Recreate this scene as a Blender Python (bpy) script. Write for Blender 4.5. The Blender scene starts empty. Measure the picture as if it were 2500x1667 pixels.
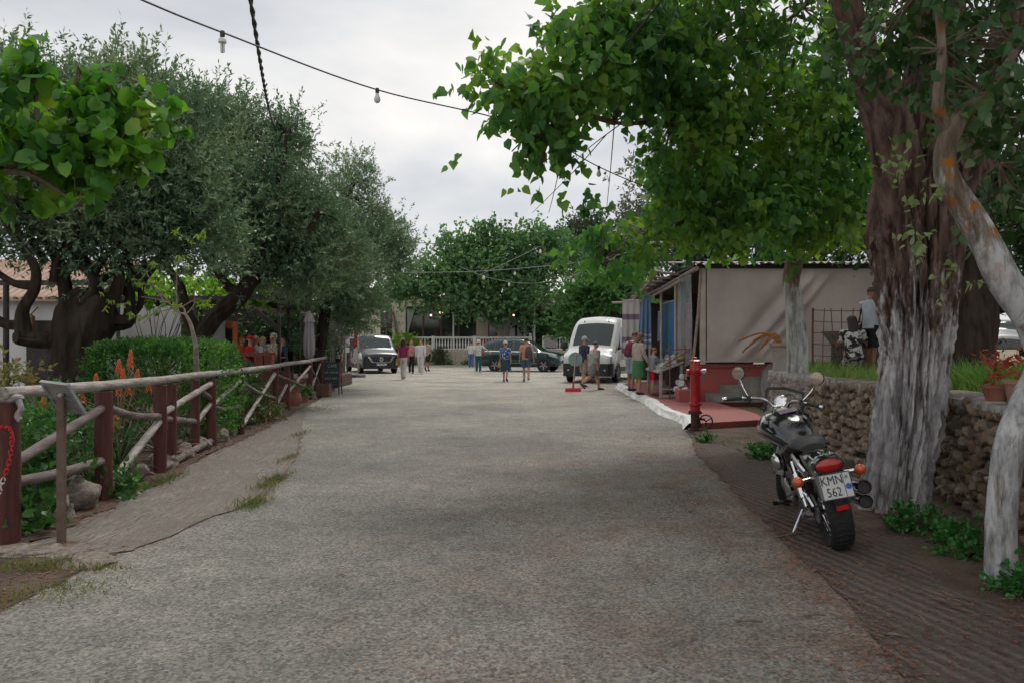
import bpy, bmesh, math, random
import numpy as np
from mathutils import Vector, Matrix, Euler
random.seed(7); RNG = np.random.default_rng(11)
R = math.radians; PI = math.pi
SC = bpy.context.scene; COL = SC.collection

# ---------------------------------------------------------------- camera
F, CX, HY, H = 1950.0, 1250.0, 836.0, 1.55      # focal length / horizon in photo pixels, eye height in metres
cam_data = bpy.data.cameras.new('camera'); cam = bpy.data.objects.new('camera', cam_data); COL.objects.link(cam)
cam.location = (0, 0, H); cam.rotation_euler = (R(90), 0, 0)
cam_data.sensor_width = 36; cam_data.lens = 36 * F / 2500; cam_data.shift_y = 0.001
cam_data.clip_start = 0.05; cam_data.clip_end = 2000
SC.camera = cam

# ---------------------------------------------------------------- overcast sky and a soft sun
SUN_EL, SUN_AZ = R(58), R(20)                    # azimuth clockwise from +Y
world = bpy.data.worlds.new('World'); SC.world = world; world.use_nodes = True
wn, wl = world.node_tree.nodes, world.node_tree.links
wn.clear()
w_out = wn.new('ShaderNodeOutputWorld'); w_bg = wn.new('ShaderNodeBackground'); w_bg.inputs[1].default_value = 0.1
sky = wn.new('ShaderNodeTexSky'); sky.sky_type = 'NISHITA'; sky.sun_disc = False
sky.sun_elevation = SUN_EL; sky.sun_rotation = SUN_AZ
tc = wn.new('ShaderNodeTexCoord'); sep = wn.new('ShaderNodeSeparateXYZ'); wl.new(tc.outputs['Generated'], sep.inputs[0])
zadd = wn.new('ShaderNodeMath'); zadd.operation = 'ABSOLUTE'; wl.new(sep.outputs[2], zadd.inputs[0])
zad2 = wn.new('ShaderNodeMath'); zad2.operation = 'ADD'; zad2.inputs[1].default_value = 0.22; wl.new(zadd.outputs[0], zad2.inputs[0])
vdiv = wn.new('ShaderNodeVectorMath'); vdiv.operation = 'DIVIDE'; wl.new(tc.outputs['Generated'], vdiv.inputs[0])
comb = wn.new('ShaderNodeCombineXYZ')
for i in range(3): wl.new(zad2.outputs[0], comb.inputs[i])
wl.new(comb.outputs[0], vdiv.inputs[1])
mapn = wn.new('ShaderNodeMapping'); mapn.inputs['Location'].default_value = (3.3, 1.2, 0); mapn.inputs['Scale'].default_value = (0.8, 1.0, 1.0)
wl.new(vdiv.outputs[0], mapn.inputs[0])
cn = wn.new('ShaderNodeTexNoise'); cn.inputs['Scale'].default_value = 1.05; cn.inputs['Detail'].default_value = 7; cn.inputs['Roughness'].default_value = 0.5; cn.inputs['Distortion'].default_value = 0.25
wl.new(mapn.outputs[0], cn.inputs['Vector'])
cr = wn.new('ShaderNodeValToRGB')
cr.color_ramp.elements[0].position = 0.36; cr.color_ramp.elements[0].color = (4.4, 4.6, 4.9, 1)
cr.color_ramp.elements[1].position = 0.62; cr.color_ramp.elements[1].color = (8.2, 7.85, 7.4, 1)
e = cr.color_ramp.elements.new(0.5); e.color = (6.0, 6.05, 6.1, 1)
wl.new(cn.outputs[0], cr.inputs[0])
wmix = wn.new('ShaderNodeMixRGB'); wmix.inputs[0].default_value = 0.93
wl.new(sky.outputs[0], wmix.inputs[1]); wl.new(cr.outputs[0], wmix.inputs[2])
wl.new(wmix.outputs[0], w_bg.inputs[0]); wl.new(w_bg.outputs[0], w_out.inputs[0])

sd = bpy.data.lights.new('sun', 'SUN'); sd.energy = 1.35; sd.angle = R(18); sd.color = (1.0, 0.96, 0.9)
sun = bpy.data.objects.new('sun', sd); COL.objects.link(sun)
sun.rotation_euler = Vector((-math.sin(SUN_AZ) * math.cos(SUN_EL), -math.cos(SUN_AZ) * math.cos(SUN_EL), -math.sin(SUN_EL))).to_track_quat('-Z', 'Y').to_euler()
sun.location = (6, 20, 30)
vs = SC.view_settings; vs.view_transform = 'Standard'; vs.look = 'None'; vs.exposure = 0.40; vs.gamma = 1; vs.use_curve_mapping = False
SC.render.engine = 'CYCLES'
SC.cycles.max_bounces = 6; SC.cycles.transparent_max_bounces = 8; SC.cycles.diffuse_bounces = 2; SC.cycles.glossy_bounces = 3; SC.cycles.use_denoising = True; SC.cycles.use_adaptive_sampling = True; SC.cycles.adaptive_threshold = 0.03

# ---------------------------------------------------------------- helpers
def G(px, py, z=0.0):
    Y = (H - z) * F / (py - HY); return Vector(((px - CX) / F * Y, Y, z))
def P(px, py, Y):
    return Vector(((px - CX) / F * Y, Y, H - (py - HY) / F * Y))

MATS = {}
def _nodes(name):
    m = bpy.data.materials.new(name); m.use_nodes = True
    n, l = m.node_tree.nodes, m.node_tree.links
    return m, n, l, n['Principled BSDF']
def mat(name, c, c2=None, rough=0.6, metal=0.0, scale=6.0, bump=0.0, bscale=None, stretch=(1, 1, 1), coat=0.0, spec=0.5, detail=5, lo=0.35, hi=0.65, trans=0.0, alpha=1.0, emit=None):
    """Principled material; colour varies between c and c2 by noise in object space."""
    if name in MATS: return MATS[name]
    m, n, l, b = _nodes(name)
    b.inputs['Roughness'].default_value = rough; b.inputs['Metallic'].default_value = metal
    b.inputs['Specular IOR Level'].default_value = spec
    if coat: b.inputs['Coat Weight'].default_value = coat; b.inputs['Coat Roughness'].default_value = 0.06
    if trans: b.inputs['Transmission Weight'].default_value = trans
    if alpha < 1: b.inputs['Alpha'].default_value = alpha
    if emit: b.inputs['Emission Color'].default_value = (*emit[:3], 1); b.inputs['Emission Strength'].default_value = emit[3]
    b.inputs['Base Color'].default_value = (*c, 1)
    if c2 is not None or bump:
        t = n.new('ShaderNodeTexCoord'); mp = n.new('ShaderNodeMapping'); mp.inputs['Scale'].default_value = stretch
        l.new(t.outputs['Object'], mp.inputs[0])
    if c2 is not None:
        nz = n.new('ShaderNodeTexNoise'); nz.inputs['Scale'].default_value = scale; nz.inputs['Detail'].default_value = detail; nz.inputs['Roughness'].default_value = 0.6
        l.new(mp.outputs[0], nz.inputs['Vector'])
        r = n.new('ShaderNodeValToRGB'); r.color_ramp.elements[0].position = lo; r.color_ramp.elements[1].position = hi
        r.color_ramp.elements[0].color = (*c, 1); r.color_ramp.elements[1].color = (*c2, 1)
        l.new(nz.outputs[0], r.inputs[0]); l.new(r.outputs[0], b.inputs['Base Color'])
    if bump:
        nb = n.new('ShaderNodeTexNoise'); nb.inputs['Scale'].default_value = bscale or scale * 4; nb.inputs['Detail'].default_value = 6
        l.new(mp.outputs[0], nb.inputs['Vector'])
        bp = n.new('ShaderNodeBump'); bp.inputs['Strength'].default_value = bump; bp.inputs['Distance'].default_value = 0.02
        l.new(nb.outputs[0], bp.inputs['Height']); l.new(bp.outputs[0], b.inputs['Normal'])
    MATS[name] = m; return m
def leafmat(name, cols, trans=0.3, rough=0.45, patch=1.2, tcol=None):
    """Leaf: colour by leaf (random per island) and by clump (noise in space); light passes through."""
    if name in MATS: return MATS[name]
    m, n, l, b = _nodes(name)
    b.inputs['Roughness'].default_value = rough; b.inputs['Specular IOR Level'].default_value = 0.4
    g = n.new('ShaderNodeNewGeometry'); nz = n.new('ShaderNodeTexNoise'); nz.inputs['Scale'].default_value = patch; nz.inputs['Detail'].default_value = 2
    l.new(g.outputs['Position'], nz.inputs['Vector'])
    a = n.new('ShaderNodeMath'); a.operation = 'MULTIPLY_ADD'; a.inputs[1].default_value = 0.55
    oi = n.new('ShaderNodeObjectInfo'); ad = n.new('ShaderNodeMath'); fr_ = n.new('ShaderNodeMath'); fr_.operation = 'FRACT'
    l.new(g.outputs['Random Per Island'], ad.inputs[0]); l.new(oi.outputs['Random'], ad.inputs[1]); l.new(ad.outputs[0], fr_.inputs[0]); l.new(fr_.outputs[0], a.inputs[0])
    a2 = n.new('ShaderNodeMath'); a2.operation = 'MULTIPLY_ADD'; a2.inputs[1].default_value = 1.5; a2.inputs[2].default_value = -0.53
    l.new(nz.outputs[0], a2.inputs[0]); l.new(a2.outputs[0], a.inputs[2])
    r = n.new('ShaderNodeValToRGB'); el = r.color_ramp.elements
    k = len(cols)
    while len(el) < k: el.new(0.5)
    cols = [tuple(min(0.42, x * 1.5) for x in c) for c in cols]
    for i, c in enumerate(cols): el[i].position = i / (k - 1); el[i].color = (*c, 1)
    l.new(a.outputs[0], r.inputs[0]); l.new(r.outputs[0], b.inputs['Base Color'])
    t = n.new('ShaderNodeBsdfTranslucent'); mx = n.new('ShaderNodeMixRGB'); mx.blend_type = 'MULTIPLY'; mx.inputs[0].default_value = 1
    mx.inputs[2].default_value = (*(tcol or (1.5, 1.6, 0.5)), 1)
    l.new(r.outputs[0], mx.inputs[1]); l.new(mx.outputs[0], t.inputs[0])
    ms = n.new('ShaderNodeMixShader'); ms.inputs[0].default_value = trans
    l.new(b.outputs[0], ms.inputs[1]); l.new(t.outputs[0], ms.inputs[2]); l.new(ms.outputs[0], n['Material Output'].inputs[0])
    MATS[name] = m; return m

def tag(o, label=None, cat=None, group=None, kind=None):
    if label: o['label'] = label
    if cat: o['category'] = cat
    if group: o['group'] = group
    if kind: o['kind'] = kind
    return o
def thing(name, label, cat, loc=(0, 0, 0), rz=0.0, group=None):
    o = bpy.data.objects.new(name, None); COL.objects.link(o); o.empty_display_size = 0.1
    o.location = loc; o.rotation_euler = (0, 0, rz)
    return tag(o, label, cat, group)
def link(name, me, m, parent=None):
    o = bpy.data.objects.new(name, me); COL.objects.link(o)
    if m is not None and not me.materials:
        for q in (m if isinstance(m, (list, tuple)) else [m]): me.materials.append(q)
    if parent is not None: o.parent = parent
    return o
def copy_tree(o, parent=None):
    c = o.copy(); COL.objects.link(c); c.parent = parent
    for ch in list(o.children): copy_tree(ch, c)
    return c

def frames(pts):
    pts = [Vector(p) for p in pts]; n = len(pts); out = []; up = None
    for i in range(n):
        t = (pts[min(i + 1, n - 1)] - pts[max(i - 1, 0)])
        t = t.normalized() if t.length > 1e-9 else Vector((0, 0, 1))
        if up is None:
            a = Vector((0, 0, 1)) if abs(t.z) < 0.9 else Vector((1, 0, 0)); u = t.cross(a).normalized()
        else:
            u = (up - t * up.dot(t)); u = u.normalized() if u.length > 1e-6 else t.orthogonal().normalized()
        up = u; out.append((pts[i], t, u, t.cross(u)))
    return out
def spline(pts, n=8):
    """Catmull-Rom through points (Vectors or tuples, radius may ride along as 4th value)."""
    a = np.array([tuple(p) for p in pts], float); out = []
    k = len(a)
    for i in range(k - 1):
        p0, p1, p2, p3 = a[max(i - 1, 0)], a[i], a[i + 1], a[min(i + 2, k - 1)]
        for j in range(n):
            t = j / n
            out.append(0.5 * ((2 * p1) + (-p0 + p2) * t + (2 * p0 - 5 * p1 + 4 * p2 - p3) * t * t + (-p0 + 3 * p1 - 3 * p2 + p3) * t ** 3))
    out.append(a[-1]); return [tuple(x) for x in out]

class MB:
    def __init__(s): s.v = []; s.f = []; s.mi = []
    def add(s, v, f, mi=0):
        o = len(s.v); s.v += [tuple(x) for x in v]; s.f += [tuple(i + o for i in q) for q in f]; s.mi += [mi] * len(f); return s
    def box(s, c, d, rz=0, M=None, taper=1.0, mi=0):
        x, y, z = d[0] / 2, d[1] / 2, d[2] / 2; c = Vector(c); v = []
        for sz in (-1, 1):
            k = taper if sz > 0 else 1
            for sx, sy in ((-1, -1), (1, -1), (1, 1), (-1, 1)):
                q = Vector((sx * x * k, sy * y * k, sz * z))
                if M is not None: q = M @ q
                elif rz: q = Matrix.Rotation(rz, 3, 'Z') @ q
                v.append(q + c)
        return s.add(v, [(3, 2, 1, 0), (4, 5, 6, 7), (0, 1, 5, 4), (1, 2, 6, 5), (2, 3, 7, 6), (3, 0, 4, 7)], mi)
    def bar(s, a, b, w, h=None, mi=0, up=(0, 0, 1)):
        a, b = Vector(a), Vector(b); t = (b - a); L = t.length; t.normalize(); u = Vector(up)
        if abs(t.dot(u)) > 0.98: u = Vector((0, 1, 0))
        x = t.cross(u).normalized(); z = x.cross(t); M = Matrix((x, t, z)).transposed()
        return s.box((a + b) / 2, (w, L, h or w), M=M, mi=mi)
    def tube(s, pts, r, n=8, cap=True, mi=0, ell=None, wob=0.0):
        fr = frames([p[:3] for p in pts]); rr = r if isinstance(r, (list, tuple)) else ([r] * len(pts)); v = []; f = []
        for i, (p, t, u, w) in enumerate(fr):
            for k in range(n):
                a = 2 * PI * k / n; q = rr[i] * (1 + (random.uniform(-wob, wob) if wob else 0))
                v.append(p + u * (math.cos(a) * q) + w * (math.sin(a) * q * (ell or 1)))
        m = len(pts)
        for i in range(m - 1):
            for k in range(n): f.append((i * n + k, i * n + (k + 1) % n, (i + 1) * n + (k + 1) % n, (i + 1) * n + k))
        if cap: f.append(tuple(reversed(range(n)))); f.append(tuple(range((m - 1) * n, m * n)))
        return s.add(v, f, mi)
    def lathe(s, prof, n=16, c=(0, 0, 0), M=None, mi=0, cap=True):
        v = []; f = []; c = Vector(c)
        for (r, z) in prof:
            for k in range(n):
                a = 2 * PI * k / n; q = Vector((r * math.cos(a), r * math.sin(a), z))
                v.append((M @ q if M is not None else q) + c)
        m = len(prof)
        for i in range(m - 1):
            for k in range(n): f.append((i * n + k, i * n + (k + 1) % n, (i + 1) * n + (k + 1) % n, (i + 1) * n + k))
        if cap: f.append(tuple(reversed(range(n)))); f.append(tuple(range((m - 1) * n, m * n)))
        return s.add(v, f, mi)
    def ball(s, c, r, n=10, m=7, M=None, mi=0, jit=0.0):
        r = (r, r, r) if not isinstance(r, (tuple, list)) else r; c = Vector(c); v = []; f = []
        for i in range(m + 1):
            th = PI * i / m
            for k in range(n):
                a = 2 * PI * k / n; j = 1 + (random.uniform(-jit, jit) if jit else 0)
                q = Vector((r[0] * math.sin(th) * math.cos(a), r[1] * math.sin(th) * math.sin(a), r[2] * math.cos(th))) * j
                v.append((M @ q if M is not None else q) + c)
        for i in range(m):
            for k in range(n): f.append(((i + 1) * n + k, (i + 1) * n + (k + 1) % n, i * n + (k + 1) % n, i * n + k))
        return s.add(v, f, mi)
    def loft(s, rings, cap=True, closed=True, mi=0):
        n = len(rings[0]); v = [p for r in rings for p in r]; f = []
        for i in range(len(rings) - 1):
            for k in range(n if closed else n - 1): f.append((i * n + k, i * n + (k + 1) % n, (i + 1) * n + (k + 1) % n, (i + 1) * n + k))
        if cap: f.append(tuple(reversed(range(n)))); f.append(tuple(range((len(rings) - 1) * n, len(rings) * n)))
        return s.add(v, f, mi)
    def prism(s, poly, d, mi=0):
        """extrude a list of 3-D points along vector d"""
        n = len(poly); d = Vector(d); v = [Vector(p) for p in poly] + [Vector(p) + d for p in poly]
        f = [tuple(reversed(range(n))), tuple(range(n, 2 * n))] + [(k, (k + 1) % n, (k + 1) % n + n, k + n) for k in range(n)]
        return s.add(v, f, mi)
    def xf(s, M): s.v = [tuple(M @ Vector(p)) for p in s.v]; return s
    def mesh(s, name, smooth=False, off=None):
        me = bpy.data.meshes.new(name)
        v = s.v if off is None else [(a - off[0], b - off[1], c - off[2]) for a, b, c in s.v]
        me.from_pydata(v, [], s.f)
        if any(s.mi): me.polygons.foreach_set('material_index', s.mi)
        if smooth: me.polygons.foreach_set('use_smooth', [True] * len(s.f)); me.set_sharp_from_angle(angle=R(40))
        return me
    def build(s, name, m, parent=None, smooth=False, world=False):
        off = tuple(parent.location) if (world and parent is not None) else None
        return link(name, s.mesh(name, smooth, off), m, parent)
def np_mesh(name, v, f, smooth=False):
    """fast mesh from numpy arrays, all faces with the same corner count"""
    v = np.ascontiguousarray(v, np.float32); f = np.ascontiguousarray(f, np.int32); me = bpy.data.meshes.new(name)
    me.vertices.add(len(v)); me.vertices.foreach_set('co', v.ravel())
    nf, k = f.shape; me.loops.add(nf * k); me.loops.foreach_set('vertex_index', f.ravel())
    me.polygons.add(nf); me.polygons.foreach_set('loop_start', np.arange(0, nf * k, k, dtype=np.int32))
    me.update(calc_edges=True)
    if smooth: me.polygons.foreach_set('use_smooth', [True] * nf)
    return me
def sheet(name, pts, z, m, kind='structure', label=None, cat=None):
    me = bpy.data.meshes.new(name); me.from_pydata([(p[0], p[1], z) for p in pts], [], [tuple(range(len(pts)))])
    o = link(name, me, m); tag(o, label, cat, None, kind); return o
def rough_line(pts, step=0.25, amp=0.06):
    out = []
    for a, b in zip(pts[:-1], pts[1:]):
        a, b = Vector(a[:2]), Vector(b[:2]); n = max(1, int((b - a).length / step))
        for i in range(n):
            q = a.lerp(b, i / n); out.append((q.x + random.uniform(-amp, amp), q.y + random.uniform(-amp, amp)))
    out.append(tuple(pts[-1][:2])); return out
def text_mesh(body, size, name='lettering', depth=0.0):
    cu = bpy.data.curves.new(name, 'FONT'); cu.body = body; cu.size = size; cu.align_x = 'CENTER'; cu.align_y = 'CENTER'; cu.extrude = depth; cu.resolution_u = 2
    o = bpy.data.objects.new(name, cu); COL.objects.link(o)
    dg = bpy.context.evaluated_depsgraph_get(); me = bpy.data.meshes.new_from_object(o.evaluated_get(dg))
    bpy.data.objects.remove(o); bpy.data.curves.remove(cu); return me

# ---------------------------------------------------------------- foliage
def unit(a): return a / np.maximum(np.linalg.norm(a, axis=1, keepdims=True), 1e-9)
def leaf_geo(p, d, n, L, W, shape='diamond', fold=0.12):
    """p base, d direction, n normal (all Nx3), L, W arrays -> vertices and quad faces"""
    s = np.cross(d, n); N = len(p); L = L[:, None]; W = W[:, None]
    if shape == 'diamond':
        v = np.stack([p, p + d * L * 0.45 + s * W * 0.5 + n * W * fold, p + d * L, p + d * L * 0.45 - s * W * 0.5 + n * W * fold], 1)
        f = np.arange(4)[None] + 4 * np.arange(N)[:, None]; return v.reshape(-1, 3), f
    if shape == 'heart':      # pointed heart, poplar
        pr = ((-0.04, 0.30), (0.26, 0.52), (0.62, 0.30))
    elif shape == 'round':    # round heart, redbud
        pr = ((-0.10, 0.34), (0.30, 0.56), (0.78, 0.36))
    else:                     # lance
        pr = ((0.18, 0.36), (0.45, 0.5), (0.75, 0.34))
    vs_ = [p, p + d * L * 1.0 - n * W * 0.12]
    for sg in (1, -1):
        for (t, w) in pr: vs_.append(p + d * L * t + s * W * (w * sg) + n * W * fold * (w * 2))
    v = np.stack(vs_, 1); base = 8 * np.arange(N)[:, None]
    f = np.concatenate([np.array([[0, 2, 3, 4]]) + base, np.array([[0, 4, 1, 7]]) + base, np.array([[0, 7, 6, 5]]) + base], 0)
    # middle quad spans the fold: split it into the two tip triangles as one bent quad
    return v.reshape(-1, 3), f
def clump_points(blobs, n_clump, seed=0):
    """blobs: (centre, (rx,ry,rz), weight). clump centres spread through each blob, thicker near its skin"""
    g = np.random.default_rng(seed); w = np.array([b[2] for b in blobs], float); w /= w.sum(); out = []
    for b, k in zip(blobs, np.maximum(1, np.round(w * n_clump).astype(int))):
        u = unit(g.normal(size=(k, 3))); r = g.uniform(0, 1, (k, 1)) ** 0.42
        out.append(np.c_[np.array(b[0]) + u * r * np.array(b[1]), np.tile(np.array(b[0]), (k, 1))])
    a = np.concatenate(out); return a[:, :3], a[:, 3:]
def crown(blobs, n_clump, per_clump, clump_r, leaves, shoot_len, L, W, shape='diamond', up=0.5, droop=0.0, seed=0, spread=0.9):
    """returns verts, faces, clump centres; shoots sit in clumps, leaves along shoots"""
    g = np.random.default_rng(seed + 1); cc, bc = clump_points(blobs, n_clump, seed)
    ns = len(cc) * per_clump
    c = np.repeat(cc, per_clump, 0); b = np.repeat(bc, per_clump, 0)
    size = np.repeat(g.uniform(0.55, 1.35, (len(cc), 1)), per_clump, 0)
    p0 = c + g.normal(size=(ns, 3)) * clump_r * 0.5 * size
    sd_ = unit(unit(p0 - b) * 0.7 + unit(p0 - c + 1e-6) * 0.7 + np.array([0, 0, up]) + g.normal(size=(ns, 3)) * 0.45)
    t = np.tile(np.linspace(0.05, 1, leaves), ns)[:, None]
    p = np.repeat(p0, leaves, 0) + np.repeat(sd_, leaves, 0) * t * shoot_len * g.uniform(0.7, 1.2, (ns * leaves, 1))
    d = unit(np.repeat(sd_, leaves, 0) * (0.8 if not droop else 0.3) + unit(g.normal(size=p.shape)) * spread + np.array([0, 0, -droop]))
    n = g.normal(size=p.shape) + np.array([0, 0, 0.6]); n = unit(n - d * (n * d).sum(1, keepdims=True))
    k = len(p); LL = L * g.uniform(0.6, 1.2, k); WW = W * g.uniform(0.7, 1.15, k) * LL / L
    v, f = leaf_geo(p, d, n, LL, WW, shape)
    return v, f, cc, (p, d, n, LL, WW)
def limb(mb, pts, r0, r1, n=8, wob=0.06, seg=6):
    q = spline(pts, seg); m = len(q); mb.tube(q, [r0 + (r1 - r0) * (i / (m - 1)) for i in range(m)], n, wob=wob)
def twigs(mb, start, ends, r0=0.012, sag=0.0, n=3):
    """thin crooked twigs from a limb point to clump centres"""
    for e_ in ends:
        a = Vector(start); b = Vector(e_); m = a.lerp(b, 0.5) + Vector((random.uniform(-1, 1), random.uniform(-1, 1), random.uniform(-0.3, 1))) * (b - a).length * 0.12
        q = spline([a, m, b], 4); mb.tube(q, [r0 * (1 - 0.75 * i / (len(q) - 1)) for i in range(len(q))], n, cap=False)
# ================================================================ ground
def asphalt_mat():
    m, n, l, b = _nodes('worn_asphalt'); b.inputs['Roughness'].default_value = 0.88; b.inputs['Specular IOR Level'].default_value = 0.25
    t = n.new('ShaderNodeTexCoord'); o = t.outputs['Object']
    def noise(sc, det=5, ro=0.6, vec=o):
        q = n.new('ShaderNodeTexNoise'); q.inputs['Scale'].default_value = sc; q.inputs['Detail'].default_value = det; q.inputs['Roughness'].default_value = ro; l.new(vec, q.inputs['Vector']); return q.outputs[0]
    def ramp(src, p0, c0, p1, c1):
        q = n.new('ShaderNodeValToRGB'); q.color_ramp.elements[0].position = p0; q.color_ramp.elements[1].position = p1; q.color_ramp.elements[0].color = (*c0, 1); q.color_ramp.elements[1].color = (*c1, 1); l.new(src, q.inputs[0]); return q.outputs[0]
    def mix(fac, a, c, mode='MIX'):
        q = n.new('ShaderNodeMixRGB'); q.blend_type = mode
        for i, x in enumerate((fac, a, c)):
            if isinstance(x, (float, int)): q.inputs[i].default_value = x
            elif isinstance(x, tuple): q.inputs[i].default_value = (*x, 1)
            else: l.new(x, q.inputs[i])
        return q.outputs[0]
    base = ramp(noise(0.45, 6, 0.6), 0.3, (0.14, 0.139, 0.134), 0.7, (0.25, 0.24, 0.218))
    med = ramp(noise(3.2, 8, 0.75), 0.3, (0.74, 0.75, 0.77), 0.7, (1.16, 1.15, 1.12))
    c = mix(1.0, base, med, 'MULTIPLY')
    vo = n.new('ShaderNodeTexVoronoi'); vo.inputs['Scale'].default_value = 62; vo.inputs['Randomness'].default_value = 1; l.new(o, vo.inputs['Vector'])
    spk = ramp(vo.outputs['Color'], 0.12, (0.52, 0.51, 0.50), 0.86, (1.42, 1.40, 1.36))
    c = mix(0.95, c, spk, 'MULTIPLY')
    fine = ramp(noise(34, 4, 0.8), 0.32, (0.55, 0.54, 0.54), 0.66, (1.32, 1.31, 1.28))
    c = mix(0.65, c, fine, 'MULTIPLY')
    # red-brown dirt trodden in from the trees on the right, patchy
    sp = n.new('ShaderNodeSeparateXYZ'); l.new(o, sp.inputs[0])
    mr = n.new('ShaderNodeMapRange'); mr.inputs[1].default_value = -1.6; mr.inputs[2].default_value = 1.9; l.new(sp.outputs[0], mr.inputs[0])
    my = n.new('ShaderNodeMapRange'); my.inputs[1].default_value = 15.0; my.inputs[2].default_value = 9.0; l.new(sp.outputs[1], my.inputs[0])
    mul = n.new('ShaderNodeMath'); mul.operation = 'MULTIPLY'; l.new(mr.outputs[0], mul.inputs[0]); l.new(my.outputs[0], mul.inputs[1])
    pd = ramp(noise(1.3, 8, 0.72), 0.42, (0, 0, 0), 0.64, (1, 1, 1))
    m2 = n.new('ShaderNodeMath'); m2.operation = 'MULTIPLY'; l.new(mul.outputs[0], m2.inputs[0]); l.new(pd, m2.inputs[1])
    c = mix(m2.outputs[0], c, mix(1.0, c, (0.93, 0.70, 0.60), 'MULTIPLY'))
    pz = n.new('ShaderNodeMapRange'); pz.inputs[1].default_value = 11; pz.inputs[2].default_value = 30; pz.inputs[4].default_value = 0.75; l.new(sp.outputs[1], pz.inputs[0])      # far road lightened: open-sky brightness put into the colour, with pale dust
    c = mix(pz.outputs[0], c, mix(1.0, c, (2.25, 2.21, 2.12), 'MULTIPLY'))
    # tar patches and hairline cracks
    pt = ramp(noise(0.22, 3, 0.4), 0.62, (1, 1, 1), 0.66, (0.80, 0.81, 0.83)); c = mix(1.0, c, pt, 'MULTIPLY')
    dn = n.new('ShaderNodeTexNoise'); dn.inputs['Scale'].default_value = 1.5; l.new(o, dn.inputs['Vector'])
    va = n.new('ShaderNodeMixRGB'); va.inputs[0].default_value = 0.35; l.new(o, va.inputs[1]); l.new(dn.outputs[1], va.inputs[2])
    v2 = n.new('ShaderNodeTexVoronoi'); v2.feature = 'DISTANCE_TO_EDGE'; v2.inputs['Scale'].default_value = 0.55; l.new(va.outputs[0], v2.inputs['Vector'])
    ck = ramp(v2.outputs[0], 0.0, (0.8, 0.79, 0.78), 0.006, (1, 1, 1)); ckm = ramp(noise(0.7, 2), 0.60, (0, 0, 0), 0.64, (1, 1, 1))
    c = mix(ckm, c, mix(1.0, c, ck, 'MULTIPLY'))
    l.new(c, b.inputs['Base Color'])
    bp = n.new('ShaderNodeBump'); bp.inputs['Strength'].default_value = 0.55; bp.inputs['Distance'].default_value = 0.008
    l.new(vo.outputs['Distance'], bp.inputs['Height']); l.new(bp.outputs[0], b.inputs['Normal'])
    return m
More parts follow.
